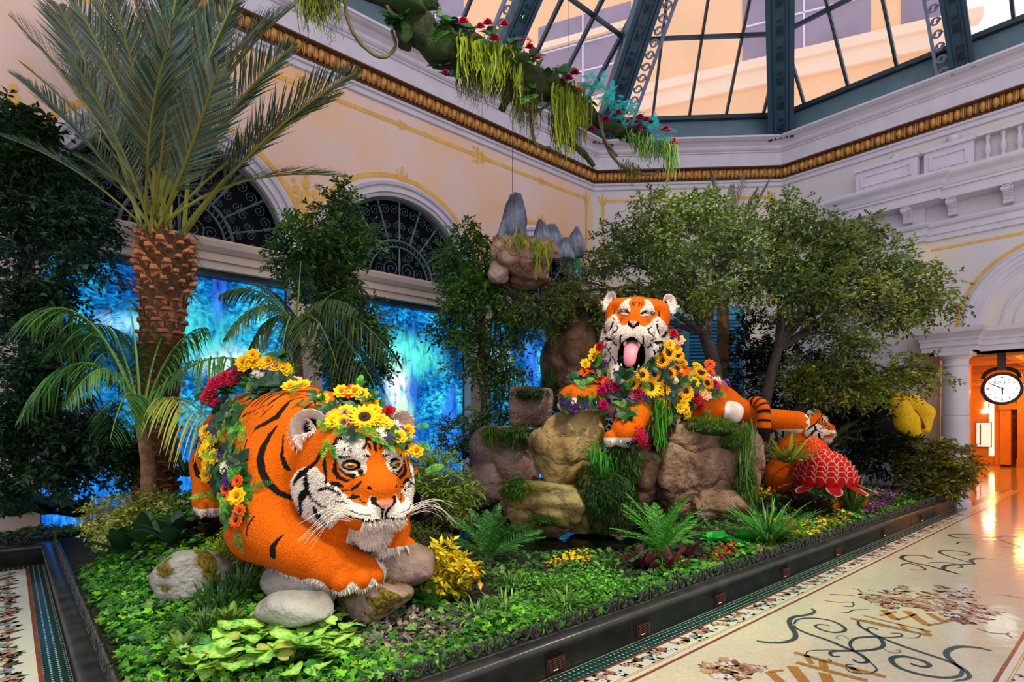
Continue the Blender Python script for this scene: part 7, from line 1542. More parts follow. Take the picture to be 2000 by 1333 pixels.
cl = np.array(crag.location)
def crag_part(cx, cy, d, w, h, seed, m, nm, **k):
    s = d / FPX; c = np.array(P(cx, cy, d)) - cl; return rock(c, (w * s / 2 * 1.08, k.pop('dep', w * s / 2 * .8), h * s / 2 * 1.1), seed, m, None, nm, rz=YAW - math.pi / 2, parent=crag, **k)
crag_part(1020, 505, 10.0, 115, 85, 41, RK_BROWN, 'crag_block', rough=.05, p=22, planes=18); crag_part(990, 480, 9.9, 60, 60, 42, RK_BROWN, 'crag_block', rough=.05, p=20)
crag_part(975, 530, 9.9, 42, 55, 43, RK_RED, 'crag_block', rough=.05); crag_part(1062, 490, 10.0, 60, 40, 44, RK_BROWN, 'crag_block', rough=.05, p=20); crag_part(1030, 545, 10.2, 90, 40, 45, RK_DARK, 'crag_block', rough=.05)
def spire(cx, top, bot, d, w, seed, lean=0.0):
    s = d / FPX; V, F, C = rock_geo(seed, (1, 1, 1), 5, 10, 10, .05, 0, .06); t = (V[:, 2] + 1) / 2; H_ = (bot - top) * s; k = (1.05 - .62 * np.clip(t, 0, 1) ** .9) * w * s / 2 / .85
    X = np.column_stack([V[:, 0] * k + lean * t * w * s, V[:, 1] * k, (t - .5) * H_ * 1.05]); c = np.array(P(cx, (top + bot) / 2, d)) - cl
    o = link('stone_spire', npmesh('stone_spire', X, [F], RK_BLUE, C, True), crag); o.matrix_basis = mw(c, YAW - math.pi / 2)
spire(1001, 380, 485, 10.0, 62, 51, .05); spire(1058, 428, 500, 10.2, 46, 52); spire(1080, 434, 500, 10.4, 40, 53); spire(1124, 440, 505, 10.4, 42, 54); spire(1104, 462, 508, 10.3, 36, 55)
q = MB(); tp = np.array(P(1001, 382, 10.0)) - cl; q.tube([tp, tp + np.array([0, 0, 3.0])], .006, 5); q.build('cable', M_STEELD, crag)
# ================================================================== PALMS
def frond_to(o, top, tip, me, arch, roll=0.0, L_=1.0):
    v = np.array(tip) - np.array(top); D = np.linalg.norm(v); el = math.asin(v[2] / D); az = math.atan2(v[1], v[0]); cx, cz = 1 - .12 * arch, .55 * arch; ch = math.hypot(cx, cz) * L_
    link('frond', me, o, Matrix.Translation(Vector(top) - o.location) @ Matrix.Rotation(az, 4, 'Z') @ Matrix.Rotation(-(el + math.atan2(cz, cx)), 4, 'Y') @ Matrix.Rotation(roll, 4, 'X') @ Matrix.Scale(D / ch, 4))
DPC = [lin(92, 110, 76), lin(66, 90, 64), lin(120, 128, 92), lin(56, 78, 64), lin(104, 94, 66), lin(96, 124, 124)]
pb, pt = P(303, 985, 7.2), P(322, 462, 7.2)
dpalm = empty('date_palm', tuple(pb), 'tall date palm with shaggy orange brown trunk at the left', 'palm tree'); pl = np.array(pb)
tr = spline([np.array(q) - pl for q in (pb, P(305, 880, 7.2), P(312, 700, 7.2), P(322, 560, 7.2), pt)], 8); q = MB(); q.tube(tr, np.interp(np.linspace(0, 1, len(tr)), [0, .15, .6, .85, 1], [.27, .23, .24, .29, .27]), 16); q.build('trunk', mat('palm_trunk', lin(96, 58, 30), .9, col2=lin(54, 32, 18), scale=14, bump=.6, bscale=30), dpalm, True)
M_BOOT = mat('palm_boot', lin(132, 80, 48), .85, var=.5, scale=12, bump=.4, bscale=40); M_BOOT2 = mat('palm_boot_cut', lin(172, 106, 62), .75, var=.3, scale=14)
def boot_mesh(m, L_, w, th):
    V = [(-w, 0, -L_), (w, 0, -L_), (w * 1.1, .02, -.1 * L_), (-w * 1.1, .02, -.1 * L_), (-w * .8, th, 0), (w * .8, th, 0), (w * .55, th * 1.1, L_ * .45), (-w * .55, th * 1.1, L_ * .45), (w * .4, th * .2, L_ * .4), (-w * .4, th * .2, L_ * .4)]
    return npmesh('boot', np.array(V), [np.array([(0, 1, 2, 3), (3, 2, 5, 4), (4, 5, 6, 7), (7, 6, 8, 9), (3, 4, 7, 9), (2, 8, 6, 5)])], m, None, False)
B1, B2 = boot_mesh(M_BOOT, .09, .085, .06), boot_mesh(M_BOOT2, .11, .06, .10)
L_t = len(tr); rows = 27
for i in range(rows):
    t = (i + .5) / rows; k = t * (L_t - 1); j = min(int(k), L_t - 2); c = tr[j] + (tr[j + 1] - tr[j]) * (k - j); r = np.interp(t, [0, .15, .6, .85, 1], [.27, .23, .24, .29, .27]) * .93
    for m_ in range(9):
        a = m_ * 2 * math.pi / 9 + (i % 2) * math.pi / 9 + i * .05
        link('boot', B1 if t < .72 else B2, dpalm, Matrix.Translation(c + np.array([r * math.cos(a), r * math.sin(a), 0])) @ Matrix.Rotation(a - math.pi / 2, 4, 'Z') @ Matrix.Scale(rnd.uniform(.6, 1.05), 4))
q = MB(); g = np.random.default_rng(4); n = 700; a = g.uniform(0, 6.28, n); zz = g.uniform(-.75, .1, n); V, F, C = strips(np.stack([.29 * np.cos(a), .29 * np.sin(a), zz], 1) + (np.array(pt) - pl), np.stack([np.cos(a + 1.2), np.sin(a + 1.2), g.uniform(-.5, .8, n)], 1), g.uniform(.1, .3, n), np.full(n, .004), np.full(n, .3), jitter_g(g, np.array([lin(120, 76, 36), lin(150, 100, 50), lin(90, 84, 30)]), n, .2), 2)
o = link('trunk_fibre', npmesh('trunk_fibre', V, [F], M_LEAFM, C, False), dpalm); o['kind'] = 'stuff'
TIPS = [(25, 40, 6.2, .35), (0, 130, 6.6, .4), (-10, 255, 6.4, .5), (115, -10, 6.0, .3), (70, 150, 7.6, .35), (170, -50, 6.5, .25), (245, -90, 7.0, .2), (320, -110, 6.0, .2), (395, -80, 6.6, .2), (470, -30, 6.4, .25), (520, 15, 7.4, .3), (686, 130, 6.3, .35), (650, 170, 6.6, .4), (600, 215, 7.4, .4), (660, 325, 6.9, .75), (560, 80, 6.0, .3), (95, 335, 7.4, .7), (150, 300, 6.2, .6), (230, -20, 5.6, .25), (300, 30, 8.2, .2), (380, 60, 5.5, .25), (430, 40, 8.0, .25), (180, 120, 5.4, .4), (490, 170, 5.6, .4), (345, 120, 7.9, .2), (270, 90, 5.2, .3), (30, -30, 7.4, .3), (590, -30, 7.4, .3)]
ARCH = [.2, .35, .5, .75]; DPA = {k: [frond_mesh(1.0, 84, .19, .003, k, DPC, 71 + int(k * 100) + j, .6, .34, lin(140, 136, 56), True, 1.9, .10, .0085) for j in range(2)] for k in ARCH}
for i, (x, y, d, ar_) in enumerate(TIPS):
    k = min(ARCH, key=lambda v: abs(v - ar_)); a = rnd.uniform(0, 6.28); frond_to(dpalm, np.array(pt) + np.array([.2 * math.cos(a), .2 * math.sin(a), rnd.uniform(-.2, .1)]), P(x, y, d), DPA[k][i % 2], k, rnd.uniform(-.7, .7))
def frond_world(o, top, tip, rise, n, leaflet, w, cols, seed, stem=.2, rach=lin(120, 150, 50), hang=1.0, fwd=.7, out=1.0):
    """feather leaf built in place: rises, bows over to its tip; leaflets fall with gravity"""
    g = np.random.default_rng(seed); A, B = np.array(top), np.array(tip); v = B - A; c = A + v * .42 + np.array([0, 0, rise]); f = lambda t: ((1 - t) ** 2)[:, None] * A + (2 * t * (1 - t))[:, None] * c + (t ** 2)[:, None] * B - np.array(o.location)
    t = np.linspace(stem, 1, n); p = f(t); tg = unit(np.gradient(p, axis=0)); sd = unit(np.cross(tg, np.array([0, 0, 1.]))); ll = leaflet * np.linalg.norm(v) * np.sin(np.pi * np.clip((t - stem) / (1 - stem) * .8 + .17, 0, 1)) ** .7 * g.uniform(.85, 1.1, n); Vs, Fs, Cs, k = [], [], [], 0
    for s in (-1, 1):
        d = unit(sd * s * out + tg * fwd + np.array([0, 0, .15]) + g.normal(0, .07, (n, 3))); V, F, C = strips(p, d, ll, np.full(n, w), np.full(n, hang) * g.uniform(.8, 1.2, n), jitter_g(g, np.asarray(cols, float), n, .15), 4); Vs.append(V); Fs.append(F + k); Cs.append(C); k += len(V)
    V, Q = tube_geo(f(np.linspace(0, 1, 12)), np.linspace(.022, .004, 12), 5); Vs.append(V); Fs.append(Q + k); Cs.append(np.tile(np.array(rach), (len(V), 1)))
    link('frond', npmesh('frond', np.concatenate(Vs), [np.concatenate(Fs)], M_LEAF, np.concatenate(Cs), False), o)
def feather_palm(label, base, top, r, tips, cols, n, leaflet, w, hang, seed, cat='palm tree', name='feather_palm', bark=None, special=None, fwd=.7, out=1.0, rise=.7):
    o = empty(name, tuple(base), label, cat); b = np.array(base); tp = spline([np.zeros(3), (np.array(top) - b) * .5 + np.array([.03, 0, 0]), np.array(top) - b], 5)
    q = MB(); q.tube(tp, np.linspace(r, r * .75, len(tp)), 10); q.build('trunk', bark or mat('ringed_palm_trunk', lin(150, 112, 76), .8, col2=lin(100, 70, 46), scale=10, bump=.4), o, True)
    for i, t in enumerate(tips): frond_world(o, top, P(*t[:3]), t[3] if len(t) > 3 else rise, n, leaflet, w, special.get(i, cols) if special else cols, seed + i, hang=hang, fwd=fwd, out=out)
    return o
KG = [lin(74, 128, 44), lin(56, 110, 46), lin(96, 146, 60), lin(44, 92, 44)]
feather_palm('slender palm with drooping fronds in front of the date palm trunk', P(290, 985, 6.5), P(276, 830, 6.5), .085, [(50, 625, 6.2, 1.25), (40, 815, 6.1, 1.3), (130, 790, 5.8, 1.0), (505, 715, 6.2, .75), (440, 865, 5.8, .75), (250, 590, 6.9, .6), (175, 640, 7.0, .9), (400, 640, 6.9, .6), (215, 860, 5.6, .8), (330, 640, 7.2, .5), (110, 690, 6.6, 1.2)], KG, 44, .36, .0085, .95, 81, special={4: [lin(178, 188, 60), lin(196, 196, 80), lin(150, 170, 50)]})
KD = [lin(56, 84, 36), lin(70, 98, 40), lin(44, 66, 32), lin(92, 104, 50)]
feather_palm('dark feather palm behind the crouching tiger\'s back', P(585, 900, 7.7), P(578, 655, 7.7), .07, [(432, 575, 7.3, .6), (440, 660, 7.0, .8), (470, 735, 7.2, .9), (588, 510, 7.6, .1), (700, 610, 7.2, .6), (775, 705, 7.2, .9), (740, 770, 7.0, .9), (620, 790, 6.8, .9), (520, 775, 7.0, .9), (690, 560, 8.2, .3), (500, 555, 8.2, .3), (660, 720, 6.7, .8), (545, 730, 6.8, .8)], KD, 48, .34, .0085, .8, 91)
BK = [lin(120, 122, 100), lin(96, 104, 84), lin(140, 136, 116)]
feather_palm('grey green palm rising behind the tree crowns in the corner', P(1408, 900, 13.2), P(1412, 560, 13.2), .16, [(1388, 338, 13.0), (1505, 348, 12.8), (1310, 395, 12.6), (1455, 340, 13.6), (1545, 405, 12.9), (1300, 480, 12.8), (1480, 370, 12.4), (1430, 365, 12.2), (1350, 620, 12.4), (1470, 620, 12.6)], BK, 56, .2, .008, .15, 97, fwd=1.8, out=.8, rise=.3, bark=mat('boot_palm_trunk', lin(120, 84, 54), .9, col2=lin(70, 50, 36), scale=8, bump=.6))
def cycad(label, base, n, L_, cols, seed, el=(.2, 1.1), arch=.55, leaflet=.19, w=.006, droopl=.25, nl=40, name='cycad', cat='plant', stem=.12):
    o = empty(name, tuple(base), label, cat); ms = [frond_mesh(1.0, nl, leaflet, w, arch, cols, seed + j, .35, stem, cols[0], True, .8, droopl) for j in range(3)]; g = random.Random(seed)
    lathe([(.05, -.05), (.07, .03), (.04, .10)], 10, 'stem', M_BARKD, o)
    palm_head(o, Vector((0, 0, .08)), ms, [(i * 2.399 + g.uniform(-.2, .2), el[0] + (el[1] - el[0]) * ((i % 4) / 3 + g.uniform(-.1, .1)) + .4 * arch, L_ * g.uniform(.85, 1.1), g.uniform(-.3, .3)) for i in range(n)]); return o
CYG = [lin(76, 160, 40), lin(110, 190, 60), lin(50, 128, 50), lin(140, 200, 90)]
cycad('bright green cycad on the kerb side of the pond, right of the middle', G(1292, 1092), 24, .72, CYG, 101, (.15, 1.15))
cycad('mid green cycad right of the crouching tiger', G(955, 1108), 20, .62, [lin(60, 120, 44), lin(84, 148, 60), lin(44, 100, 44)], 103, (.15, 1.1))
cycad('small feathery fern on the slope right of the crouching tiger', G(1030, 1075), 12, .4, [lin(70, 140, 40), lin(100, 170, 60)], 105)
cycad('drooping dark palm tuft behind the small tiger', P(1625, 880, 11.8), 14, .8, [lin(90, 96, 40), lin(60, 76, 34)], 107, (.1, .9), .8)
# ================================================================== TREES
def bl(d, *L_): return [pblob(x, y, d + dd, rx, ry) for (x, y, rx, ry, dd) in L_]
TG = [lin(90, 112, 46), lin(116, 136, 62), lin(66, 88, 44), lin(142, 154, 86), lin(98, 118, 78), lin(120, 136, 44)]
tree('shade_tree', 'broad green tree right behind the roaring tiger', 'tree', [P(1405, 840, 11.6), P(1395, 720, 11.6), P(1370, 640, 11.5), P(1345, 560, 11.5)], [.17, .14, .10, .06],
     bl(11.4, (1295, 425, 62, 45, 0), (1235, 480, 55, 50, 0), (1370, 430, 70, 50, .4), (1425, 480, 70, 55, -.3), (1330, 525, 75, 50, -.5), (1450, 560, 60, 45, -.3), (1255, 565, 60, 32, -.4), (1385, 590, 60, 35, -.6), (1165, 525, 60, 40, -.2), (1105, 565, 60, 40, -.6), (1045, 592, 50, 26, -.6), (1195, 600, 45, 24, -.6), (1290, 500, 60, 40, .6), (1460, 440, 60, 45, .5), (1080, 620, 50, 26, -.4)), 1900, 9, .11, .32, TG, 5, 'trees with ash like leaves')
tree('shade_tree', 'spreading green tree with a leaning trunk, reaching towards the doorway', 'tree', [P(1480, 900, 11.2), P(1492, 800, 11.2), P(1515, 700, 11.2), P(1540, 640, 11.2), P(1590, 600, 11.2)], [.13, .11, .09, .07, .05],
     bl(11.2, (1530, 430, 55, 38, .4), (1605, 440, 75, 42, .2), (1680, 455, 60, 40, 0), (1745, 520, 75, 48, -.3), (1800, 560, 60, 40, -.4), (1640, 520, 85, 55, 0), (1560, 520, 65, 48, .2), (1700, 590, 75, 42, -.3), (1835, 592, 40, 22, -.5), (1600, 600, 65, 36, -.4), (1660, 652, 65, 30, -.3), (1770, 615, 55, 26, -.5), (1540, 580, 60, 36, -.3), (1500, 480, 50, 40, .4)), 2100, 9, .11, .34, TG, 6, 'trees with ash like leaves')
YG = [lin(126, 136, 40), lin(160, 160, 50), lin(66, 88, 34), lin(78, 100, 52)]
tree('shade_tree', 'low yellow green tree over the bird, right of the small tiger', 'tree', [P(1548, 905, 11.6), P(1550, 830, 11.6), P(1565, 790, 11.6), P(1620, 765, 11.5)], [.09, .08, .07, .05],
     bl(11.4, (1590, 730, 62, 36, 0), (1670, 735, 65, 38, -.2), (1745, 722, 50, 30, -.3), (1798, 735, 22, 45, -.4), (1555, 745, 38, 38, 0), (1640, 768, 45, 22, -.3), (1700, 755, 40, 20, -.4)), 800, 9, .10, .34, YG, 7, 'trees with ash like leaves')
DG = [lin(54, 84, 30), lin(74, 108, 38), lin(40, 66, 30), lin(98, 132, 48)]
tree('ficus_tree', 'dark leafy tree climbing the pier between the two right hand murals', 'tree', [P(948, 900, 10.6), P(945, 780, 10.7), P(940, 650, 10.8), P(935, 520, 10.8)], [.07, .06, .05, .03],
     bl(10.8, (920, 480, 45, 36, 0), (885, 520, 45, 38, 0), (962, 520, 42, 45, 0), (930, 580, 65, 45, -.2), (895, 645, 40, 40, 0), (992, 665, 42, 45, 0), (930, 715, 42, 36, 0), (985, 745, 34, 42, 0), (950, 800, 26, 26, -.1), (1000, 810, 24, 26, 0), (880, 590, 34, 30, 0), (1010, 600, 34, 30, -.2), (940, 640, 30, 30, -.3)), 1300, 9, .105, .3, DG + [lin(104, 150, 40)], 8, 'leafy trees along the long wall')
tree('ficus_tree', 'dark leafy tree between the date palm and the middle mural', 'tree', [P(650, 900, 8.6), P(655, 760, 8.6), P(650, 620, 8.6), P(645, 480, 8.6)], [.07, .06, .05, .03],
     bl(8.6, (605, 445, 48, 36, 0), (655, 400, 36, 36, 0), (640, 470, 62, 45, -.1), (690, 470, 45, 45, 0), (575, 490, 40, 36, 0), (605, 545, 55, 38, 0), (690, 540, 45, 38, .1), (725, 610, 36, 36, .1), (690, 650, 45, 36, 0), (735, 695, 34, 34, .1), (705, 735, 40, 34, 0), (650, 600, 50, 40, .2), (640, 700, 40, 40, .1)), 1400, 9, .10, .28, DG, 9, 'leafy trees along the long wall')
LG = [lin(30, 58, 30), lin(22, 44, 28), lin(46, 78, 34), lin(34, 66, 48)]
tree('ficus_tree', 'dense dark tree at the far left edge behind the palm fronds', 'tree', [P(40, 930, 7.0), P(45, 760, 7.1), P(50, 560, 7.2), P(55, 330, 7.2)], [.08, .07, .05, .03],
     bl(7.1, (55, 265, 60, 50, 0), (20, 370, 50, 60, 0), (110, 330, 55, 50, .1), (145, 430, 60, 45, .1), (60, 460, 60, 55, 0), (165, 510, 42, 36, .1), (95, 550, 55, 50, 0), (25, 590, 45, 50, 0), (20, 260, 40, 60, .2)), 1700, 9, .095, .26, LG, 10, 'leafy trees along the long wall')
tree('ficus_tree', 'second dark tree low at the far left, standing in shade', 'tree', [P(110, 950, 6.9), P(115, 850, 6.9), P(105, 700, 7.0), P(120, 600, 7.0)], [.06, .06, .05, .03],
     bl(6.9, (60, 720, 55, 50, 0), (140, 800, 60, 42, 0), (60, 850, 55, 50, 0), (200, 860, 50, 36, 0), (120, 660, 45, 36, .2), (30, 780, 40, 50, 0), (150, 900, 60, 40, .1), (230, 900, 40, 40, 0), (40, 930, 50, 40, 0)), 1300, 9, .10, .28, LG, 11, 'leafy trees along the long wall')
def shrub(label, blobs, n, leaf, cols, seed, base, name='shrub', per=8, twig=.25, tmpl=(LEAF_V, LEAF_F), wide=1.0, group=None, m=None, droop=.1):
    o = empty(name, tuple(base), label, 'shrub', group); b = np.array(base); foliage('foliage', o, [(c - b, r) for c, r in blobs], n, per, leaf, twig, cols, droop, tmpl, seed=seed, wide=wide, m=m)
    mb = MB(); g = np.random.default_rng(seed)
    for c, r in blobs:
        e = c - b; mb.tube(spline([np.array([0, 0, 0]), e * .5 + g.normal(0, .05, 3), e], 4), np.linspace(.025, .008, 9), 5)
    mb.build('stems', M_BARKD, o, True)['kind'] = 'stuff'; return o
SH = [lin(30, 40, 24), lin(40, 52, 28), lin(24, 32, 20)]
shrub('tall dark shrub in the corner behind the leaning trunk', bl(13.4, (1450, 760, 60, 90, 0), (1540, 740, 60, 80, 0), (1620, 760, 60, 80, -.2), (1480, 660, 50, 50, 0)), 1200, .13, SH, 31, P(1530, 900, 13.2))
shrub('dark shrub between the small tiger and the bird', bl(12.6, (1650, 860, 50, 60, 0), (1700, 830, 45, 60, 0), (1670, 780, 50, 50, .2), (1730, 880, 50, 45, -.2)), 800, .12, SH + [lin(56, 64, 28)], 32, P(1690, 930, 12.4))
shrub('added dark low shrub behind the golden boulder, left of the roaring tiger', bl(11.0, (1150, 820, 50, 50, 0), (1215, 830, 50, 50, .1), (1090, 800, 40, 50, .1)), 420, .10, SH, 40, P(1160, 880, 10.9))  # added shrub, keeps the gap dark where the pale lit wall showed
shrub('added dark low shrub right behind the big brown boulder', bl(11.9, (1470, 850, 50, 60, 0), (1510, 860, 50, 60, 0), (1420, 820, 50, 50, .2)), 480, .11, SH, 41, P(1470, 920, 11.8))  # also added, covers the bright wall foot to darken the gap
shrub('dark shrub beside the stone pier foot, left of the boulders', bl(10.4, (890, 850, 30, 30, 0), (925, 870, 26, 26, 0)), 260, .08, DG, 33, P(905, 900, 10.3))
shrub('yellow green feathery bush in front of the column', bl(12.0, (1800, 892, 42, 28, 0), (1850, 905, 40, 36, -.1), (1835, 940, 40, 26, -.1), (1790, 925, 30, 22, 0)), 700, .11, [lin(150, 140, 40), lin(120, 118, 36), lin(170, 160, 60), lin(96, 96, 40)], 34, G(1830, 965), per=10)
shrub('variegated cream and green shrub at the foot of the date palm', bl(6.2, (225, 1010, 48, 34, 0), (290, 1000, 50, 34, 0), (345, 1015, 34, 28, 0), (255, 1030, 60, 26, -.1)), 900, .05, [lin(170, 176, 70), lin(130, 150, 50), lin(196, 196, 110), lin(90, 120, 40)], 35, G(275, 1050), twig=.12)
shrub('fine leaved yellow green shrub left of the tiger\'s elbow', bl(5.1, (475, 1065, 44, 34, 0), (510, 1085, 28, 30, -.1), (450, 1090, 30, 26, 0)), 800, .028, [lin(150, 156, 30), lin(112, 130, 30), lin(84, 110, 30)], 36, G(478, 1112), twig=.12)
shrub('striped yellow green bush right behind the crouching tiger\'s whiskers', bl(6.6, (850, 930, 40, 28, 0), (815, 950, 30, 26, .1), (880, 960, 36, 24, 0)), 420, .10, [lin(176, 182, 80), lin(140, 160, 50), lin(110, 140, 40)], 37, G(850, 985), wide=.5)
shrub('golden yellow croton right of the reddish boulder', bl(4.85, (872, 1085, 22, 18, 0), (880, 1115, 36, 22, 0), (860, 1140, 20, 14, -.05), (905, 1110, 18, 14, 0)), 130, .085, [lin(236, 196, 20), lin(220, 170, 24), lin(196, 186, 40)], 38, G(878, 1160), twig=.1, per=6)
shrub('low olive green fine shrub between tiger and cycad', bl(5.6, (815, 1052, 34, 18, 0), (850, 1055, 26, 16, 0), (790, 1040, 24, 14, .1)), 500, .024, [lin(110, 116, 34), lin(84, 96, 30), lin(70, 88, 30)], 39, G(825, 1075), twig=.1)
# ================================================================== GRASSES AND ROSETTES
GG = [lin(60, 140, 40), lin(84, 164, 56), lin(44, 112, 40), lin(120, 180, 80)]
grass('fountain_grass', G(1500, 1062), 'fountain of long bright green grass below the big brown boulder', 190, .95, .010, 1.15, .45, GG, 41, .08)
grass('spiky_grass', G(1665, 1005), 'spiky green grass tuft in front of the red scaly flower', 90, .85, .011, .8, .25, [lin(90, 120, 40), lin(60, 100, 40), lin(120, 140, 60)], 42, .06)
grass('yucca', P(1540, 905, 9.5), 'yellow green spiky yucca rosette left of the red scaly flower', 130, .72, .022, 1.5, .25, [lin(150, 160, 50), lin(176, 170, 60), lin(110, 130, 50)], 43, .05, 'plant', up=.55)
TGc = [lin(70, 112, 48), lin(50, 92, 44), lin(96, 132, 70), lin(40, 76, 38)]
for i, (x, y, L_, lb) in enumerate(((430, 1195, .34, 'tall dark green grass tuft left of the low blue grey boulder'), (468, 1165, .34, 'dark green grass tuft behind the low blue grey boulder'), (400, 1240, .26, 'short dark green grass tuft below the mossy pale boulder'))): grass('tufted_grass', G(x, y), lb, 170, L_, .006, .75, .4, TGc, 44 + i, .13)
LGc = [lin(104, 156, 50), lin(76, 130, 44), lin(140, 178, 76), lin(60, 110, 40)]
for i, (x, y, lb) in enumerate(((985, 1200, 'arching liriope clump near the railing, left of two'), (935, 1215, 'arching liriope clump beside the broad leaved plant'), (1000, 1150, 'arching liriope clump with flower spikes behind the front one'), (1070, 1160, 'pale arching liriope clump in front of the cycads'), (1105, 1190, 'fine liriope clump nearest the railing in the middle'))): grass('liriope', G(x, y), lb, 120, .30, .008, .95, .7, LGc, 50 + i, .09, 'plant')
grass('reed_clump', G(880, 975), 'brown green reed clump at the left pond edge', 170, .6, .007, .6, .35, [lin(96, 110, 40), lin(130, 120, 54), lin(70, 90, 36)], 57, .2)
grass('reed_clump', G(1440, 990), 'hanging green grass at the right flank of the big boulder', 120, .5, .006, .6, .7, [lin(80, 120, 30), lin(60, 100, 30)], 58, .1)
def rosette(name, loc, label, n, L_, w, cols, seed, el=(.3, 1.2), cat='plant', tmpl=(BROAD_V, BROAD_F), m=None, part='leaf', group=None):
    """each leaf of the rosette is a part"""
    g = np.random.default_rng(seed); o = empty(name, tuple(loc), label, cat, group); cs = jitter_g(g, np.asarray(cols, float), 3, .15)
    ms = [npmesh(part, tmpl[0] * np.array([w, L_, L_]), tmpl[1], m or M_LEAF, np.tile(c, (len(tmpl[0]), 1)) * np.linspace(.8, 1.15, len(tmpl[0]))[:, None], True) for c in cs]
    for i in range(n):
        a = i * 2.399 + g.uniform(-.3, .3); e = g.uniform(*el); link(part, ms[i % 3], o, Matrix.Translation((.02 * math.cos(a), .02 * math.sin(a), 0)) @ Matrix.Rotation(a, 4, 'Z') @ Matrix.Rotation(e, 4, 'X') @ Matrix.Scale(g.uniform(.75, 1.1), 4))
    return o
PURP = [lin(50, 22, 34), lin(36, 18, 26), lin(70, 30, 44)]
rosette('purple_bromeliad', G(415, 1055), 'dark purple rosette plant below the crouching tiger\'s hind paw', 22, .34, .16, PURP, 61); rosette('purple_bromeliad', G(380, 1050), 'smaller dark purple rosette left of the hind paw', 14, .24, .12, PURP, 62)
rosette('purple_bromeliad', P(815, 1020, 5.9), 'dark plum rosette behind the crouching tiger\'s chin', 20, .36, .17, PURP, 63); rosette('purple_bromeliad', G(795, 1045), 'plum rosette low behind the right forepaw', 12, .28, .14, PURP, 64)
for i, (x, y, lb) in enumerate(((1255, 1110, 'burgundy rosette left under the bright cycad'), (1310, 1120, 'burgundy rosette right under the bright cycad'), (1340, 1095, 'burgundy rosette at the right edge of the bright cycad'), (1600, 1010, 'tall purple cordyline in front of the red scaly flower'), (1560, 1000, 'purple cordyline left of the spiky grass'))): rosette('purple_bromeliad', G(x, y), lb, 16, .30 if i < 3 else .42, .12, [lin(96, 22, 40), lin(70, 18, 36), lin(120, 40, 50)] if i < 3 else PURP, 65 + i)
for i, (x, y, lb) in enumerate(((1510, 1040, 'orange bromeliad left in front of the fountain grass'), (1540, 1040, 'orange bromeliad right in front of the fountain grass'), (1660, 1000, 'orange bromeliad in front of the spiky grass'), (1688, 998, 'orange bromeliad right of the spiky grass'), (1632, 1002, 'orange bromeliad left of the spiky grass'))):
    o = rosette('bromeliad', G(x, y), lb, 10, .24, .10, [lin(230, 130, 20), lin(240, 160, 30), lin(210, 90, 20)], 72 + i, (.9, 1.4), m=M_PETAL, part='bract')
for i, (x, y, lb) in enumerate(((205, 1065, 'broad dark leaved plant left in front of the cream shrub'), (285, 1070, 'broad dark leaved plant in the middle in front of the cream shrub'), (340, 1065, 'broad dark leaved plant right in front of the cream shrub'), (245, 1090, 'broad dark leaved plant nearest below the cream shrub'))): rosette('canna', G(x, y), lb, 13, .40, .24, [lin(36, 66, 34), lin(50, 84, 36), lin(30, 56, 40)], 80 + i, (.5, 1.4), group='dark canna plants below the cream shrub')
for i, (x, y, lb) in enumerate(((835, 1190, 'glossy broad leaved green plant right of the golden moss boulder'), (865, 1180, 'glossy broad leaved green plant under the yellow croton'), (815, 1165, 'small glossy broad leaved plant against the reddish boulder'))): rosette('broad_leaved_lily', G(x, y), lb, 14, .24, .17, [lin(70, 146, 40), lin(50, 116, 40), lin(96, 170, 60)], 90 + i, (.4, 1.3))
for i, (x, y, lb) in enumerate(((1395, 1062, 'vivid green heart leaved plant left below the fountain grass'), (1430, 1070, 'vivid green heart leaved plant in the middle below the fountain grass'), (1460, 1060, 'vivid green heart leaved plant right below the fountain grass'))): rosette('caladium', G(x, y), lb, 15, .22, .30, [lin(30, 190, 60), lin(50, 210, 80), lin(20, 150, 50)], 95 + i, (.1, .9))
for i, (x, y, lb) in enumerate(((25, 1010, 'large dark philodendron at the far left edge'), (85, 1005, 'large dark philodendron right of the far left one'), (150, 1012, 'dark philodendron left of the cream shrub'))): rosette('philodendron', P(x, y, 7.6), lb, 14, .42, .42, [lin(26, 62, 30), lin(40, 84, 40), lin(24, 50, 34)], 99 + i, (.1, 1.0))
for i, (x, y, lb) in enumerate(((150, 930, 'dark strap leaved palm bush at left, in shade'), (225, 900, 'dark strap leaved palm bush beside the blue mural'), (370, 930, 'strap leaved palm bush between palm trunk and hind leg'))): grass('lady_palm', P(x, y, 7.2), lb, 120, .55, .016, 1.3, .25, [lin(34, 70, 34), lin(24, 50, 36), lin(50, 92, 44)], 104 + i, .2, 'plant', up=.6)
def syn_mesh(seed, c1, c2):
    g = np.random.default_rng(seed); pts = [(0, .05), (-.22, -.1), (-.46, -.02), (-.54, .24), (-.46, .54), (-.24, .84), (0, 1.05), (.24, .84), (.46, .54), (.54, .24), (.46, -.02), (.22, -.1)]
    V = [(x, y, .16 * abs(x) - .18 * y * y + .02 * math.sin(7 * y + seed)) for x, y in pts] + [(x * .5, y * .62 + .2, .05 * abs(x) - .12 * (y * .62 + .2) ** 2) for x, y in pts] + [(0, .45, -.04)]
    C = [c1] * 12 + [c2 if i % 2 else c1 for i in range(12)] + [c2]; Q = [(i, (i + 1) % 12, 12 + (i + 1) % 12, 12 + i) for i in range(12)]; T = [(24, 12 + i, 12 + (i + 1) % 12) for i in range(12)]
    return npmesh('arrow_leaf', np.array(V), [np.array(Q), np.array(T)], M_LEAF, np.array(C), True)
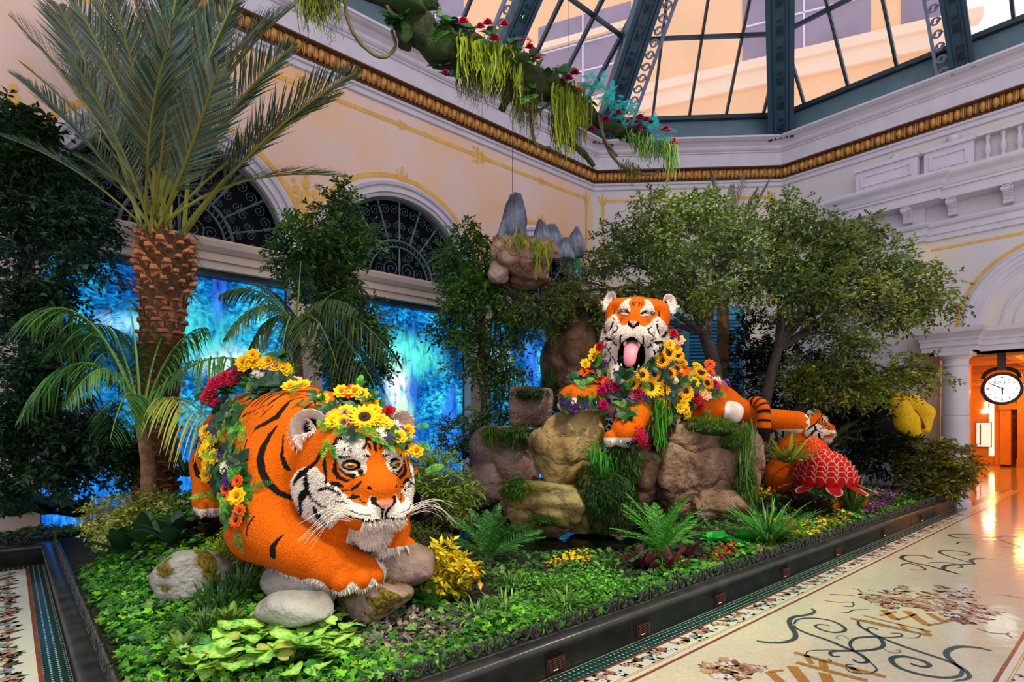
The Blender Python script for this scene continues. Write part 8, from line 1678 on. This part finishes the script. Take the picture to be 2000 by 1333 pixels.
SYM = [syn_mesh(k, np.array(a), np.array(b)) for k, (a, b) in enumerate(((lin(120, 186, 50), lin(196, 224, 130)), (lin(150, 204, 60), lin(206, 230, 140)), (lin(90, 164, 50), lin(176, 214, 120)), (lin(160, 170, 60), lin(190, 190, 100))))]
SYP = [((480, 1290, 70, 40), 'pale green arrowhead plant at the bottom edge, leftmost'), ((560, 1250, 70, 36), 'pale green arrowhead plant just below the low blue grey boulder'), ((650, 1265, 50, 34), 'pale green arrowhead plant left of the taupe ground cover'), ((700, 1205, 30, 22), 'pale green arrowhead plant below the golden moss boulder'), ((580, 1315, 80, 24), 'pale green arrowhead plant at the bottom edge, right of the leftmost'), ((430, 1325, 50, 20), 'pale green arrowhead plant in the bottom left, lowest')]
for k, ((cx, cy, rx, ry), lb) in enumerate(SYP):
    b = G(cx, min(cy + ry, 1330)); o = empty('arrowhead_plant', tuple(b), lb, 'plant', 'pale arrowhead plants at the bottom edge'); n = int(rx * ry / 75) + 8
    for i in range(n):
        a = rnd.uniform(0, 6.28); t = math.sqrt(rnd.random()); p = G(cx + rx * t * math.cos(a), min(cy + ry * t * math.sin(a), 1345)); hgt = .06 + .12 * (1 - t) + rnd.uniform(0, .05)
        v = p - b; ya = rnd.uniform(-2.2, 2.2) + math.atan2(-FXY[1], -FXY[0]) - math.pi / 2
        link('arrow_leaf', SYM[rnd.choice((0, 0, 1, 1, 2, 3))], o, Matrix.Translation((v.x, v.y, v.z + hgt)) @ Matrix.Rotation(ya, 4, 'Z') @ Matrix.Rotation(rnd.uniform(-.2, .5), 4, 'X') @ Matrix.Rotation(rnd.uniform(-.4, .4), 4, 'Y') @ Matrix.Scale(rnd.uniform(.085, .135), 4))
# ================================================================== GROUND COVER
def Gv(px, py):
    u = (px - 1000) / FPX; D = np.full(len(px), 20.0); done = np.zeros(len(px), bool)
    for d in np.arange(2.6, 20, .05):
        x = d * (FXY[0] + u * RXY[0]); y = d * (FXY[1] + u * RXY[1]); z = CAMH + (HORIZ - py) / FPX * d; h = (~done) & (z <= ground(x, y)); D[h] = d; done |= h
    x = D * (FXY[0] + u * RXY[0]); y = D * (FXY[1] + u * RXY[1]); return np.stack([x, y, ground(x, y)], 1), done
def inbed(p): return (p[:, 0] > KX + .2) & (p[:, 1] > KY + .13) & (p[:, 0] < XR - .35) & (p[:, 1] < YC - .1) & (p[:, 0] + p[:, 1] < XC + YC - .2) & (pond_t(p[:, 0], p[:, 1]) > .96)
def patch(name, label, poly, n, size, cols, h, cat, seed, tmpl=(IVY_V, IVY_F), flat=.6, m=None, jit=.25):
    g = np.random.default_rng(seed); P_ = np.array(poly, float); lo, hi = P_.min(0), P_.max(0); q = g.uniform(lo, hi, (int(n * 1.0), 2)); q = q[in_poly(q, poly)]
    p, ok = Gv(q[:, 0], q[:, 1]); p = p[ok & inbed(p)]; return leaves_at(name, label, p, size, cols, h, cat, g, tmpl, flat, m, jit)
def leaves_at(name, label, p, size, cols, h, cat, g, tmpl=(IVY_V, IVY_F), flat=.6, m=None, jit=.25):
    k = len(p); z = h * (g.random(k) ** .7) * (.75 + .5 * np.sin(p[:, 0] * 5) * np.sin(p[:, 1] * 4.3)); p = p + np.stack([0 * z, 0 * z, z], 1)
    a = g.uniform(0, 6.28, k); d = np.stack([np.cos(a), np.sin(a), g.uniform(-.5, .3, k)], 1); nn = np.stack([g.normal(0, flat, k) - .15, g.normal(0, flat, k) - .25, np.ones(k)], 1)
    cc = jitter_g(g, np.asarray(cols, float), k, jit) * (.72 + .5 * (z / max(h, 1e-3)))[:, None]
    V, F, C = scatter(tmpl[0], tmpl[1], basis(d, nn, size * g.uniform(.65, 1.25, k)), p, np.clip(cc, 0, 1)); o = link(name, npmesh(name, V, F, m or M_LEAF, C, False)); tag(o, label, cat, kind='stuff'); return o
IV = [lin(58, 122, 22), lin(84, 150, 30), lin(38, 92, 24), lin(114, 172, 40), lin(44, 106, 40)]
g = np.random.default_rng(5)
def zone(x0, x1, y0, y1, n): p = np.stack([g.uniform(x0, x1, n), g.uniform(y0, y1, n)], 1); p = np.column_stack([p, ground(p[:, 0], p[:, 1])]); return p[inbed(p)]
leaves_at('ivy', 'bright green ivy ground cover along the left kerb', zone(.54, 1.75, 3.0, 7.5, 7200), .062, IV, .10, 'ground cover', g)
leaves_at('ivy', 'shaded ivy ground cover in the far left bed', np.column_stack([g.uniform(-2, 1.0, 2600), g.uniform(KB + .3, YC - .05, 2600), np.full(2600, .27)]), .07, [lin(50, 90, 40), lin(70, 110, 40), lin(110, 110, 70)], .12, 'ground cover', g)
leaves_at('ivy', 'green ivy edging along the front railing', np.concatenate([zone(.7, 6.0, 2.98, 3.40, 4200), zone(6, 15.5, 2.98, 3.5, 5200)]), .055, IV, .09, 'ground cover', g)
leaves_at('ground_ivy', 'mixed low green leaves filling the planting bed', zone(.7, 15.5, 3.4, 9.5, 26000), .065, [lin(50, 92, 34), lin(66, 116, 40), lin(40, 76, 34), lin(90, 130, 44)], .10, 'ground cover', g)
ROUND_V = np.array([(math.cos(t) * .5, .5 + math.sin(t) * .5, .06 * math.cos(2 * t)) for t in np.linspace(0, 2 * np.pi, 8, endpoint=False)]); ROUND_F = [np.array([(0, 1, 2, 3), (0, 3, 4, 7), (4, 5, 6, 7)])]
patch('peperomia', 'taupe and grey green small leaved ground cover near the railing', [(690, 1333), (660, 1290), (740, 1225), (830, 1195), (930, 1195), (985, 1215), (900, 1250), (800, 1300), (740, 1333)], 5200, .038, [lin(140, 128, 104), lin(112, 96, 100), lin(150, 146, 116), lin(96, 70, 80), lin(128, 134, 100)], .07, 'ground cover', 11, (ROUND_V, ROUND_F), .7)
FN = [lin(96, 176, 40), lin(120, 190, 50), lin(70, 150, 40)]
patch('moss_fern', 'bright feathery green ground cover in front of the cycads', [(1010, 1250), (1000, 1190), (1040, 1130), (1130, 1110), (1220, 1130), (1230, 1160), (1130, 1220)], 4200, .045, FN, .13, 'ground cover', 12, (LEAF_V, LEAF_F), .9)
patch('moss_fern', 'bright feathery green ground cover by the left mossy boulder', [(170, 1150), (250, 1120), (310, 1130), (300, 1180), (420, 1180), (380, 1230), (250, 1230)], 2400, .04, FN, .08, 'ground cover', 13, (LEAF_V, LEAF_F), .9)
FV, FF = FL['yel'], None
def dots(name, label, poly, n, r, cols, seed, h=.1, cat='flowers'):
    return patch(name, label, poly, n, r, cols, h, cat, seed, (ROUND_V, ROUND_F), .5, M_PETAL, .12)
YF = [lin(246, 200, 20), lin(230, 170, 20), lin(250, 214, 60)]
dots('marigold_bed', 'bed of small yellow flowers under the fountain grass, near the railing', [(1540, 1040), (1600, 1015), (1640, 1005), (1668, 1018), (1620, 1040), (1560, 1060)], 900, .05, YF, 21)
dots('marigold_bed', 'patch of small yellow flowers left of the red flower\'s petals', [(1455, 975), (1500, 955), (1520, 962), (1490, 985), (1460, 990)], 380, .05, YF, 22, .2)
dots('marigold_bed', 'yellow flower tips in the feathery ground cover', [(1060, 1105), (1140, 1085), (1160, 1105), (1080, 1120)], 260, .04, YF, 23, .12)
dots('red_flower_bed', 'low red flowers beside the bright cycad', [(1380, 1090), (1430, 1075), (1440, 1090), (1390, 1110)], 420, .04, [lin(190, 60, 24), lin(220, 90, 40), lin(120, 40, 30)], 24)
dots('pink_flower_bed', 'stripe of small pink flowers near the column', [(1690, 968), (1740, 955), (1800, 962), (1800, 975), (1720, 975)], 800, .05, [lin(214, 140, 180), lin(190, 110, 160), lin(230, 180, 200)], 25)
dots('red_flower_bed', 'dark red foliage patch left of the yellow green bush', [(1775, 962), (1815, 955), (1830, 968), (1790, 975)], 420, .06, [lin(150, 26, 44), lin(110, 20, 36)], 26, .12)
dots('purple_kale', 'violet leafy patch nearest the red flower petals', [(1690, 992), (1735, 974), (1755, 985), (1715, 1008), (1690, 1010)], 800, .05, [lin(110, 40, 120), lin(80, 26, 90), lin(140, 70, 150)], 27, .15)
dots('mixed_ground_cover', 'reddish green mottled ground cover below the heart leaved plants', [(1470, 1075), (1540, 1050), (1600, 1050), (1560, 1080), (1480, 1100)], 1200, .045, [lin(150, 110, 80), lin(110, 120, 50), lin(140, 70, 60), lin(120, 140, 60)], 28)
for i, (x, y, lb) in enumerate(((350, 1290, 'dark backed patterned plant at the bottom left, rear'), (385, 1325, 'dark backed patterned plant at the bottom left, front'), (445, 1230, 'dark backed patterned plant left of the arrowhead leaves'))): rosette('rattlesnake_plant', G(x, y), lb, 16, .20, .10, [lin(120, 150, 40), lin(60, 30, 30), lin(90, 120, 40)], 120 + i, (.4, 1.3))
# ================================================================== RED SCALY FLOWER AND CONE
def scale_petal(col, rim, w, h, nm):
    n = 7; V, C, Q = [], [], []
    for i, (t, ww) in enumerate(((0, .55), (.35, .95), (.7, 1.0), (.97, .7), (1.05, .5))):
        for j in range(n):
            u = j / (n - 1) * 2 - 1; V.append((u * ww * w / 2, .10 * w * (1 - u * u) + .10 * h * t * t, t * h)); C.append(rim if t > 1 or (abs(u) > .95 and t > .5) else col)
    for i in range(4):
        for j in range(n - 1): Q.append((i * n + j, i * n + j + 1, (i + 1) * n + j + 1, (i + 1) * n + j))
    return npmesh(nm, np.array(V), [np.array(Q)], M_PETAL, np.array(C), True)
def scaly_dome(o, c, R, H_, rows, me, m_core, base=.12, full=1.0):
    core = MB(); a = np.linspace(0, np.pi / 2, 8); core.tube([c + np.array([0, 0, H_ * .93 * math.sin(t)]) for t in a], [max(R * .93 * math.cos(t), .005) for t in a], 20); core.build('core', m_core, o, True)
    for i in range(rows):
        t = i / rows; ph = t * math.pi / 2 * .97; r = R * math.cos(ph); n = max(4, int(2 * math.pi * r / base))
        for k in range(n):
            a = 2 * math.pi * (k + .5 * (i % 2)) / n; lean = ph * .9
            link('petal', me, o, Matrix.Translation(c + np.array([r * math.cos(a), r * math.sin(a), H_ * math.sin(ph) - .02])) @ Matrix.Rotation(a - math.pi / 2, 4, 'Z') @ Matrix.Rotation(lean - .12, 4, 'X') @ Matrix.Scale(1.0 - .35 * t, 4))
M_RC = mat('red_core', lin(120, 8, 10), .7)
b = P(1612, 945, 9.9); b.z = max(b.z, float(ground(b.x, b.y)) + .15)
rf = empty('giant_scaly_flower', tuple(b), 'giant red flower head with white edged scales in front of the small tiger', 'flower sculpture')
scaly_dome(rf, np.zeros(3), .47, .55, 9, scale_petal(lin(206, 14, 16), lin(250, 214, 180), .17, .17, 'petal'), M_RC, .155)
bigp = scale_petal(lin(170, 20, 24), lin(244, 214, 176), .5, .95, 'broad_petal')
for k in range(9):
    a = k * 2 * math.pi / 9 + .2; link('broad_petal', bigp, rf, Matrix.Translation((.36 * math.cos(a), .36 * math.sin(a), .02)) @ Matrix.Rotation(a - math.pi / 2, 4, 'Z') @ Matrix.Rotation(-1.74 + rnd.uniform(-.1, .08), 4, 'X') @ Matrix.Scale(rnd.uniform(.36, .5), 4))
b = P(1588, 915, 10.5); b.z -= .1
oc = empty('orange_cone_flower', tuple(b), 'smaller orange red cone flower behind the giant red one', 'flower sculpture'); scaly_dome(oc, np.zeros(3), .36, .66, 8, scale_petal(lin(226, 60, 14), lin(250, 150, 60), .17, .15, 'petal'), M_RC, .17)
# ================================================================== MOSS ON THE ROCKS
MG = [lin(84, 130, 30), lin(60, 104, 24), lin(110, 150, 40)]; MD = [lin(40, 70, 22), lin(54, 88, 28), lin(30, 54, 20)]
def mpx(x, y, d, w, h, lb, cols, seed, n=1400, L_=.06, drop=0.0, dep=None, wd=.0045, nm='moss_cushion', cat='moss'):
    k = d / FPX; c = P(x, y, d); o = moss_pad(c, (w * k / 2, dep or w * k / 2.4, h * k / 2), lb, cols, seed, n, L_, nm, drop, wd, cat=cat); o.rotation_euler.z = YAW - math.pi / 2; return o
mpx(1385, 838, 8.75, 110, 34, 'green moss mat on top of the big brown boulder', MG, 201, 2600, .07); mpx(1428, 868, 8.6, 42, 34, 'round green moss cushion on the right of the big brown boulder', MG, 202, 1400, .06)
mpx(1185, 965, 8.1, 110, 110, 'dark leafy moss curtain between golden and brown boulder', MD, 203, 4200, .06, .4, .22, .010); mpx(1215, 905, 8.4, 60, 90, 'moss hanging under the roaring tiger\'s left paw', MD + MG, 204, 1800, .08, .5, .2, .007)
mpx(1065, 1018, 7.85, 64, 28, 'bright moss tuft at the waterline of the low golden boulder', MG, 205, 1200, .05); mpx(1010, 950, 8.0, 50, 40, 'green moss on the left shoulder of the low golden boulder', MG, 206, 1200, .06, .2)
mpx(1037, 766, 9.95, 70, 18, 'dark moss cap on the block shaped boulder', MD, 207, 1400, .06, .2); mpx(1010, 842, 9.55, 80, 18, 'moss crown of the grey brown boulder behind the pond', MD + MG, 208, 1400, .07, .25); mpx(960, 850, 9.6, 30, 40, 'moss strand at the left of the grey brown boulder', MG, 209, 800, .08, .5)
mpx(1450, 930, 8.9, 44, 130, 'mossy flank right of the big brown boulder', MD + MG, 210, 2600, .08, .5, .2, .006); mpx(1075, 745, 10.9, 24, 60, 'moss on the left edge of the cliff pillar', MD, 211, 900, .06, .4); mpx(900, 980, 8.6, 120, 16, 'flat moss bank along the far side of the pond', MD, 212, 1500, .05, 0, .5)
def strands(name, label, pts, n, L_, w, cols, seed, spread, cat='hanging plant', parent=None, base=None, part='strands', wob=.04, seg=6):
    """hanging tassels: thin wavy ribbons falling straight down from points"""
    g = np.random.default_rng(seed); pts = np.asarray(pts, float); o = parent or empty(name, tuple(base if base is not None else pts[0]), label, cat); b = np.array(o.location)
    i = g.integers(0, len(pts), n); p0 = pts[i] + g.normal(0, 1, (n, 3)) * np.asarray(spread); Ls = L_ * g.uniform(.5, 1.05, n) * g.uniform(.3, 1.1, len(pts))[i]; t = np.linspace(0, 1, seg + 1)
    X = p0[:, None, :] + np.stack([wob * np.sin(t[None] * 5 + g.uniform(0, 6, (n, 1))) * t[None], wob * np.cos(t[None] * 4 + g.uniform(0, 6, (n, 1))) * t[None], -Ls[:, None] * t[None]], -1)
    a = g.uniform(0, 3.14, n); sd = np.stack([np.cos(a), np.sin(a), 0 * a], 1)[:, None, :] * (w * (1 - .6 * t))[None, :, None]; V = np.stack([X + sd, X - sd], 2).reshape(-1, 3) - b; k = 2 * (seg + 1)
    F = np.array([(2 * j, 2 * j + 1, 2 * j + 3, 2 * j + 2) for j in range(seg)]); F = (F[None] + (np.arange(n) * k)[:, None, None]).reshape(-1, 4)
    q = link(part, npmesh(part, V, [F], M_LEAFM, np.repeat(jitter_g(g, np.asarray(cols, float), n, .2), k, 0), False), o); q['kind'] = 'stuff'; return o
TL = [lin(170, 176, 40), lin(140, 156, 40), lin(110, 130, 40)]; TLD = [lin(96, 100, 44), lin(70, 76, 36), lin(120, 116, 60)]; GRN = [lin(60, 150, 50), lin(90, 170, 60)]
strands('hanging_fern', 'grass like tassels hanging from the suspended crag', [P(x, 455 + (x - 1000) * .35, 9.6) for x in range(1005, 1075, 6)], 130, .55, .010, TL, 301, (.05, .05, .05)); strands('hanging_fern', 'teal green strands right of the suspended crag', [P(x, 480, 10.4) for x in range(1090, 1130, 6)], 120, .5, .010, [lin(40, 150, 110), lin(60, 130, 90)], 302, (.06, .06, .08)); strands('hanging_fern', 'green strands at the left of the suspended crag', [P(968, 475 + k * 14, 10.3) for k in range(5)], 110, .35, .010, MG, 303, (.04, .04, .05))
strands('hanging_fern', 'bright green grass tuft on the golden boulder\'s right side', [P(1165 + k * 4, 880 + k * 4, 8.15) for k in range(6)], 170, .6, .009, GRN, 304, (.06, .06, .08)); strands('hanging_fern', 'green tuft on the low golden boulder', [P(1088 + k * 3, 950, 7.9) for k in range(4)], 60, .35, .009, GRN, 305, (.03, .03, .04)); strands('hanging_fern', 'grey green strands on the grey brown boulder', [P(985 + k * 5, 848, 9.5) for k in range(5)], 110, .5, .010, [lin(84, 120, 50), lin(110, 140, 80)], 306, (.04, .04, .05)); strands('hanging_fern', 'fern tail hanging from the roaring tiger\'s garland', [P(1283 + k * 3, 790, 8.3) for k in range(5)], 150, .66, .012, GRN + MG, 307, (.04, .04, .05)); strands('hanging_fern', 'grassy beard under the moss of the big brown boulder', [P(1450 + k * 3, 840, 8.6) for k in range(5)], 150, .8, .008, MG + [lin(130, 150, 110)], 308, (.05, .05, .08))
# ================================================================== HANGING MOSSY BRANCH
lg = empty('hanging_mossy_branch', tuple(P(900, 110, 8.2)), 'suspended mossy branch with bromeliads and tassels under the glass roof', 'hanging branch'); lb_ = np.array(lg.location)
M_MLOG = mat('mossy_bark', lin(52, 66, 22), .95, col2=lin(34, 30, 16), scale=7, bump=.8, bscale=25, detail=8)
def logp(pts, r, nm='branch_limb', n=10, m=None, wob=.0):
    pp = spline([np.array(P(*p)) - lb_ for p in pts], 6); q = MB(); k = len(pp); rr = np.interp(np.linspace(0, 1, k), np.linspace(0, 1, len(r)), r) * (1 + .12 * np.sin(np.arange(k) * 1.7)); q.tube(pp, rr, n); q.build(nm, m or M_MLOG, lg, True); return pp + lb_
main = logp([(760, -30, 7.6), (800, 30, 7.7), (860, 90, 7.9), (960, 120, 8.2), (1060, 170, 8.6), (1110, 190, 8.9), (1160, 230, 9.3), (1210, 255, 9.6), (1290, 290, 10.0)], [.14, .2, .27, .26, .2, .16, .11, .09, .04])
logp([(790, 20, 7.7), (795, 60, 7.75), (790, 95, 7.8)], [.2, .17, .08]); logp([(700, -20, 7.4), (790, 10, 7.6), (850, 5, 7.8)], [.08, .13, .08]); logp([(1115, 190, 8.9), (1100, 260, 8.9), (1140, 300, 9.1), (1160, 325, 9.2)], [.06, .05, .05, .035]); logp([(1040, 160, 8.5), (1000, 175, 8.3), (980, 215, 8.3)], [.1, .08, .05]); logp([(1290, 285, 10.0), (1310, 300, 10.1), (1305, 330, 10.1)], [.04, .035, .02])
M_VINE = mat('woody_vine', lin(104, 92, 60), .85, var=.3, scale=10, bump=.4)
for pts in ([(672, -10, 7.4), (680, 40, 7.4), (705, 85, 7.5), (745, 112, 7.6), (772, 92, 7.7), (765, 60, 7.7)], [(745, -10, 7.5), (765, 25, 7.5), (795, 38, 7.6), (822, 20, 7.7)], [(985, 175, 8.3), (1010, 205, 8.4), (1045, 218, 8.6), (1080, 195, 8.7), (1098, 165, 8.8)], [(1175, 235, 9.3), (1182, 280, 9.4), (1215, 325, 9.6), (1270, 342, 9.9), (1290, 330, 10.0)], [(1168, 225, 9.2), (1180, 270, 9.3), (1205, 305, 9.5)], [(1035, 225, 8.6), (1046, 280, 8.6), (1075, 290, 8.8)]):
    logp(pts, [.022, .028, .024, .022], 'vine', 6, M_VINE)
def lpt(x, y, d): return P(x, y, d)
for k, (x, y, d, w, h) in enumerate(((860, 95, 7.75, 70, 50), (1000, 130, 8.1, 100, 36), (1100, 185, 8.7, 60, 40), (800, 10, 7.5, 90, 40), (790, 60, 7.6, 36, 60), (1070, 160, 8.5, 60, 30), (1240, 265, 9.6, 60, 26))):
    s_ = d / FPX; sub = moss_pad(P(x, y, d), (w * s_ / 2, w * s_ / 2.5, h * s_ / 2), None, MD + [lin(64, 110, 20)], 320 + k, 900, .05, parent=None, name='moss_clump', cat=None); sub.parent = lg; sub.pop('category', None); sub.location = np.array(P(x, y, d)) - lb_; sub.rotation_euler.z = YAW - math.pi / 2
def seg(x0, y0, x1, y1, d0, d1, n=8): return [P(x0 + (x1 - x0) * t, y0 + (y1 - y0) * t, d0 + (d1 - d0) * t) for t in np.linspace(0, 1, n)]
strands('', '', seg(905, 80, 1010, 100, 7.7, 8.0), 230, .75, .016, TL, 331, (.05, .05, .06), parent=lg, part='tassels'); strands('', '', seg(905, 140, 1010, 160, 7.9, 8.2), 420, .75, .006, TLD, 332, (.06, .06, .06), parent=lg, part='tassels'); strands('', '', seg(1000, 185, 1050, 195, 8.3, 8.5), 180, .6, .006, TLD, 333, (.05, .05, .06), parent=lg, part='tassels'); strands('', '', seg(1085, 165, 1145, 190, 8.5, 8.8), 230, .95, .016, TL, 334, (.05, .05, .06), parent=lg, part='tassels'); strands('', '', seg(1080, 220, 1130, 230, 8.7, 8.9), 200, .75, .006, TLD, 335, (.05, .05, .06), parent=lg, part='tassels'); strands('', '', seg(1235, 262, 1310, 285, 9.5, 9.8), 420, .5, .010, [lin(120, 160, 70), lin(90, 140, 80), lin(150, 176, 80)], 336, (.06, .06, .06), parent=lg, part='tassels'); strands('', '', seg(1215, 320, 1250, 330, 9.6, 9.8), 120, .3, .006, TLD, 337, (.05, .05, .05), parent=lg, part='tassels'); strands('', '', seg(595, -15, 655, -20, 7.2, 7.3), 260, .5, .009, TL + TLD, 338, (.05, .05, .06), parent=lg, part='tassels'); strands('', '', seg(640, 60, 660, 30, 7.2, 7.3), 30, .45, .005, TLD, 339, (.05, .05, .05), parent=lg, part='tassels')
def brom(x, y, d, kind, r):
    p = np.array(P(x, y, d)) - lb_; place_flower(lg, kind, p, (-FXY[0], -FXY[1], .9), r)
for (x, y, d, kd, r) in ((905, 45, 7.6, 'red', .09), (953, 48, 7.7, 'mag', .09), (985, 50, 7.8, 'red', .08), (938, 55, 7.7, 'mag', .08), (967, 78, 7.7, 'mag', .09), (1025, 85, 8.0, 'rose', .12), (1035, 95, 8.0, 'red', .08), (1050, 115, 8.2, 'ora', .09), (1040, 110, 8.1, 'leafd', .12), (1110, 155, 8.5, 'mag', .09), (1122, 145, 8.6, 'red', .10), (1130, 175, 8.6, 'ora', .07), (1170, 170, 8.9, 'fern', .12), (1183, 235, 9.1, 'mag', .08), (1208, 222, 9.2, 'mag', .08), (1250, 232, 9.4, 'mag', .09), (1262, 236, 9.4, 'mag', .08), (1247, 250, 9.4, 'mag', .09), (1300, 255, 9.7, 'mag', .10), (1315, 280, 9.8, 'red', .10), (870, 145, 7.8, 'mag', .07), (1155, 255, 9.0, 'mag', .08), (880, 60, 7.6, 'fern2', .15), (890, 40, 7.6, 'fern2', .15), (875, 45, 7.6, 'leaf', .12), (920, 60, 7.7, 'leaf', .14), (1000, 85, 7.9, 'leaf', .12), (1035, 180, 8.2, 'fern', .20), (1045, 175, 8.2, 'fern', .20), (1055, 185, 8.2, 'fern', .18), (1100, 145, 8.5, 'leaf', .14), (1085, 135, 8.4, 'fern2', .14), (840, 30, 7.7, 'fern', .14), (855, 20, 7.7, 'fern2', .14), (770, 40, 7.5, 'leaf', .16), (762, 50, 7.5, 'leaf', .14), (820, 5, 7.6, 'fern', .14), (1010, 100, 8.0, 'fern', .15), (960, 70, 7.7, 'leaf', .12), (940, 75, 7.7, 'fern2', .12), (1005, 115, 8.0, 'fern', .14), (860, 130, 7.8, 'leafd', .12), (880, 150, 7.8, 'leafd', .12), (1195, 195, 9.0, 'fern', .14)): brom(x, y, d, kd, r)
for k in range(60):
    j = rnd.randrange(6, len(main) - 6); p = main[j] - lb_ + np.array([rnd.uniform(-.15, .15), rnd.uniform(-.15, .15), rnd.uniform(-.05, .22)]); place_flower(lg, rnd.choice(('fern', 'fern2', 'leaf', 'leafd', 'fern', 'leaf')), p, (rnd.uniform(-1, 1) - .3, rnd.uniform(-1, 1) - .3, rnd.uniform(.1, 1)), rnd.uniform(.09, .16))
TQ = fl_sprig([lin(40, 190, 190), lin(60, 210, 200), lin(90, 200, 210)], 'teal_sprig', 9)
for k in range(90):
    x = rnd.uniform(1140, 1290); y = 165 + (x - 1140) * .62 + rnd.uniform(-22, 22); d = 8.9 + (x - 1140) / 200; link('teal_sprig', TQ, lg, Matrix.Translation(np.array(P(x, y, d)) - lb_) @ Matrix.Rotation(rnd.uniform(0, 6.28), 4, 'Z') @ Matrix.Rotation(rnd.uniform(-.8, .6), 4, 'Y') @ Matrix.Scale(rnd.uniform(.08, .14), 4))
q = MB()
for x, d in ((800, 7.7), (1110, 8.9), (1250, 9.8)): p = np.array(P(x, 100, d)) - lb_; q.tube([p, p + np.array([0, 0, 5.0])], .004, 4)
q.build('cable', M_STEELD, lg)
lamp('show_spot', 'SPOT', (8.2, 3.0, 9.2), 160, (.1, .9, 1.0), tuple(P(1230, 260, 9.6)), .1, 22, .8)
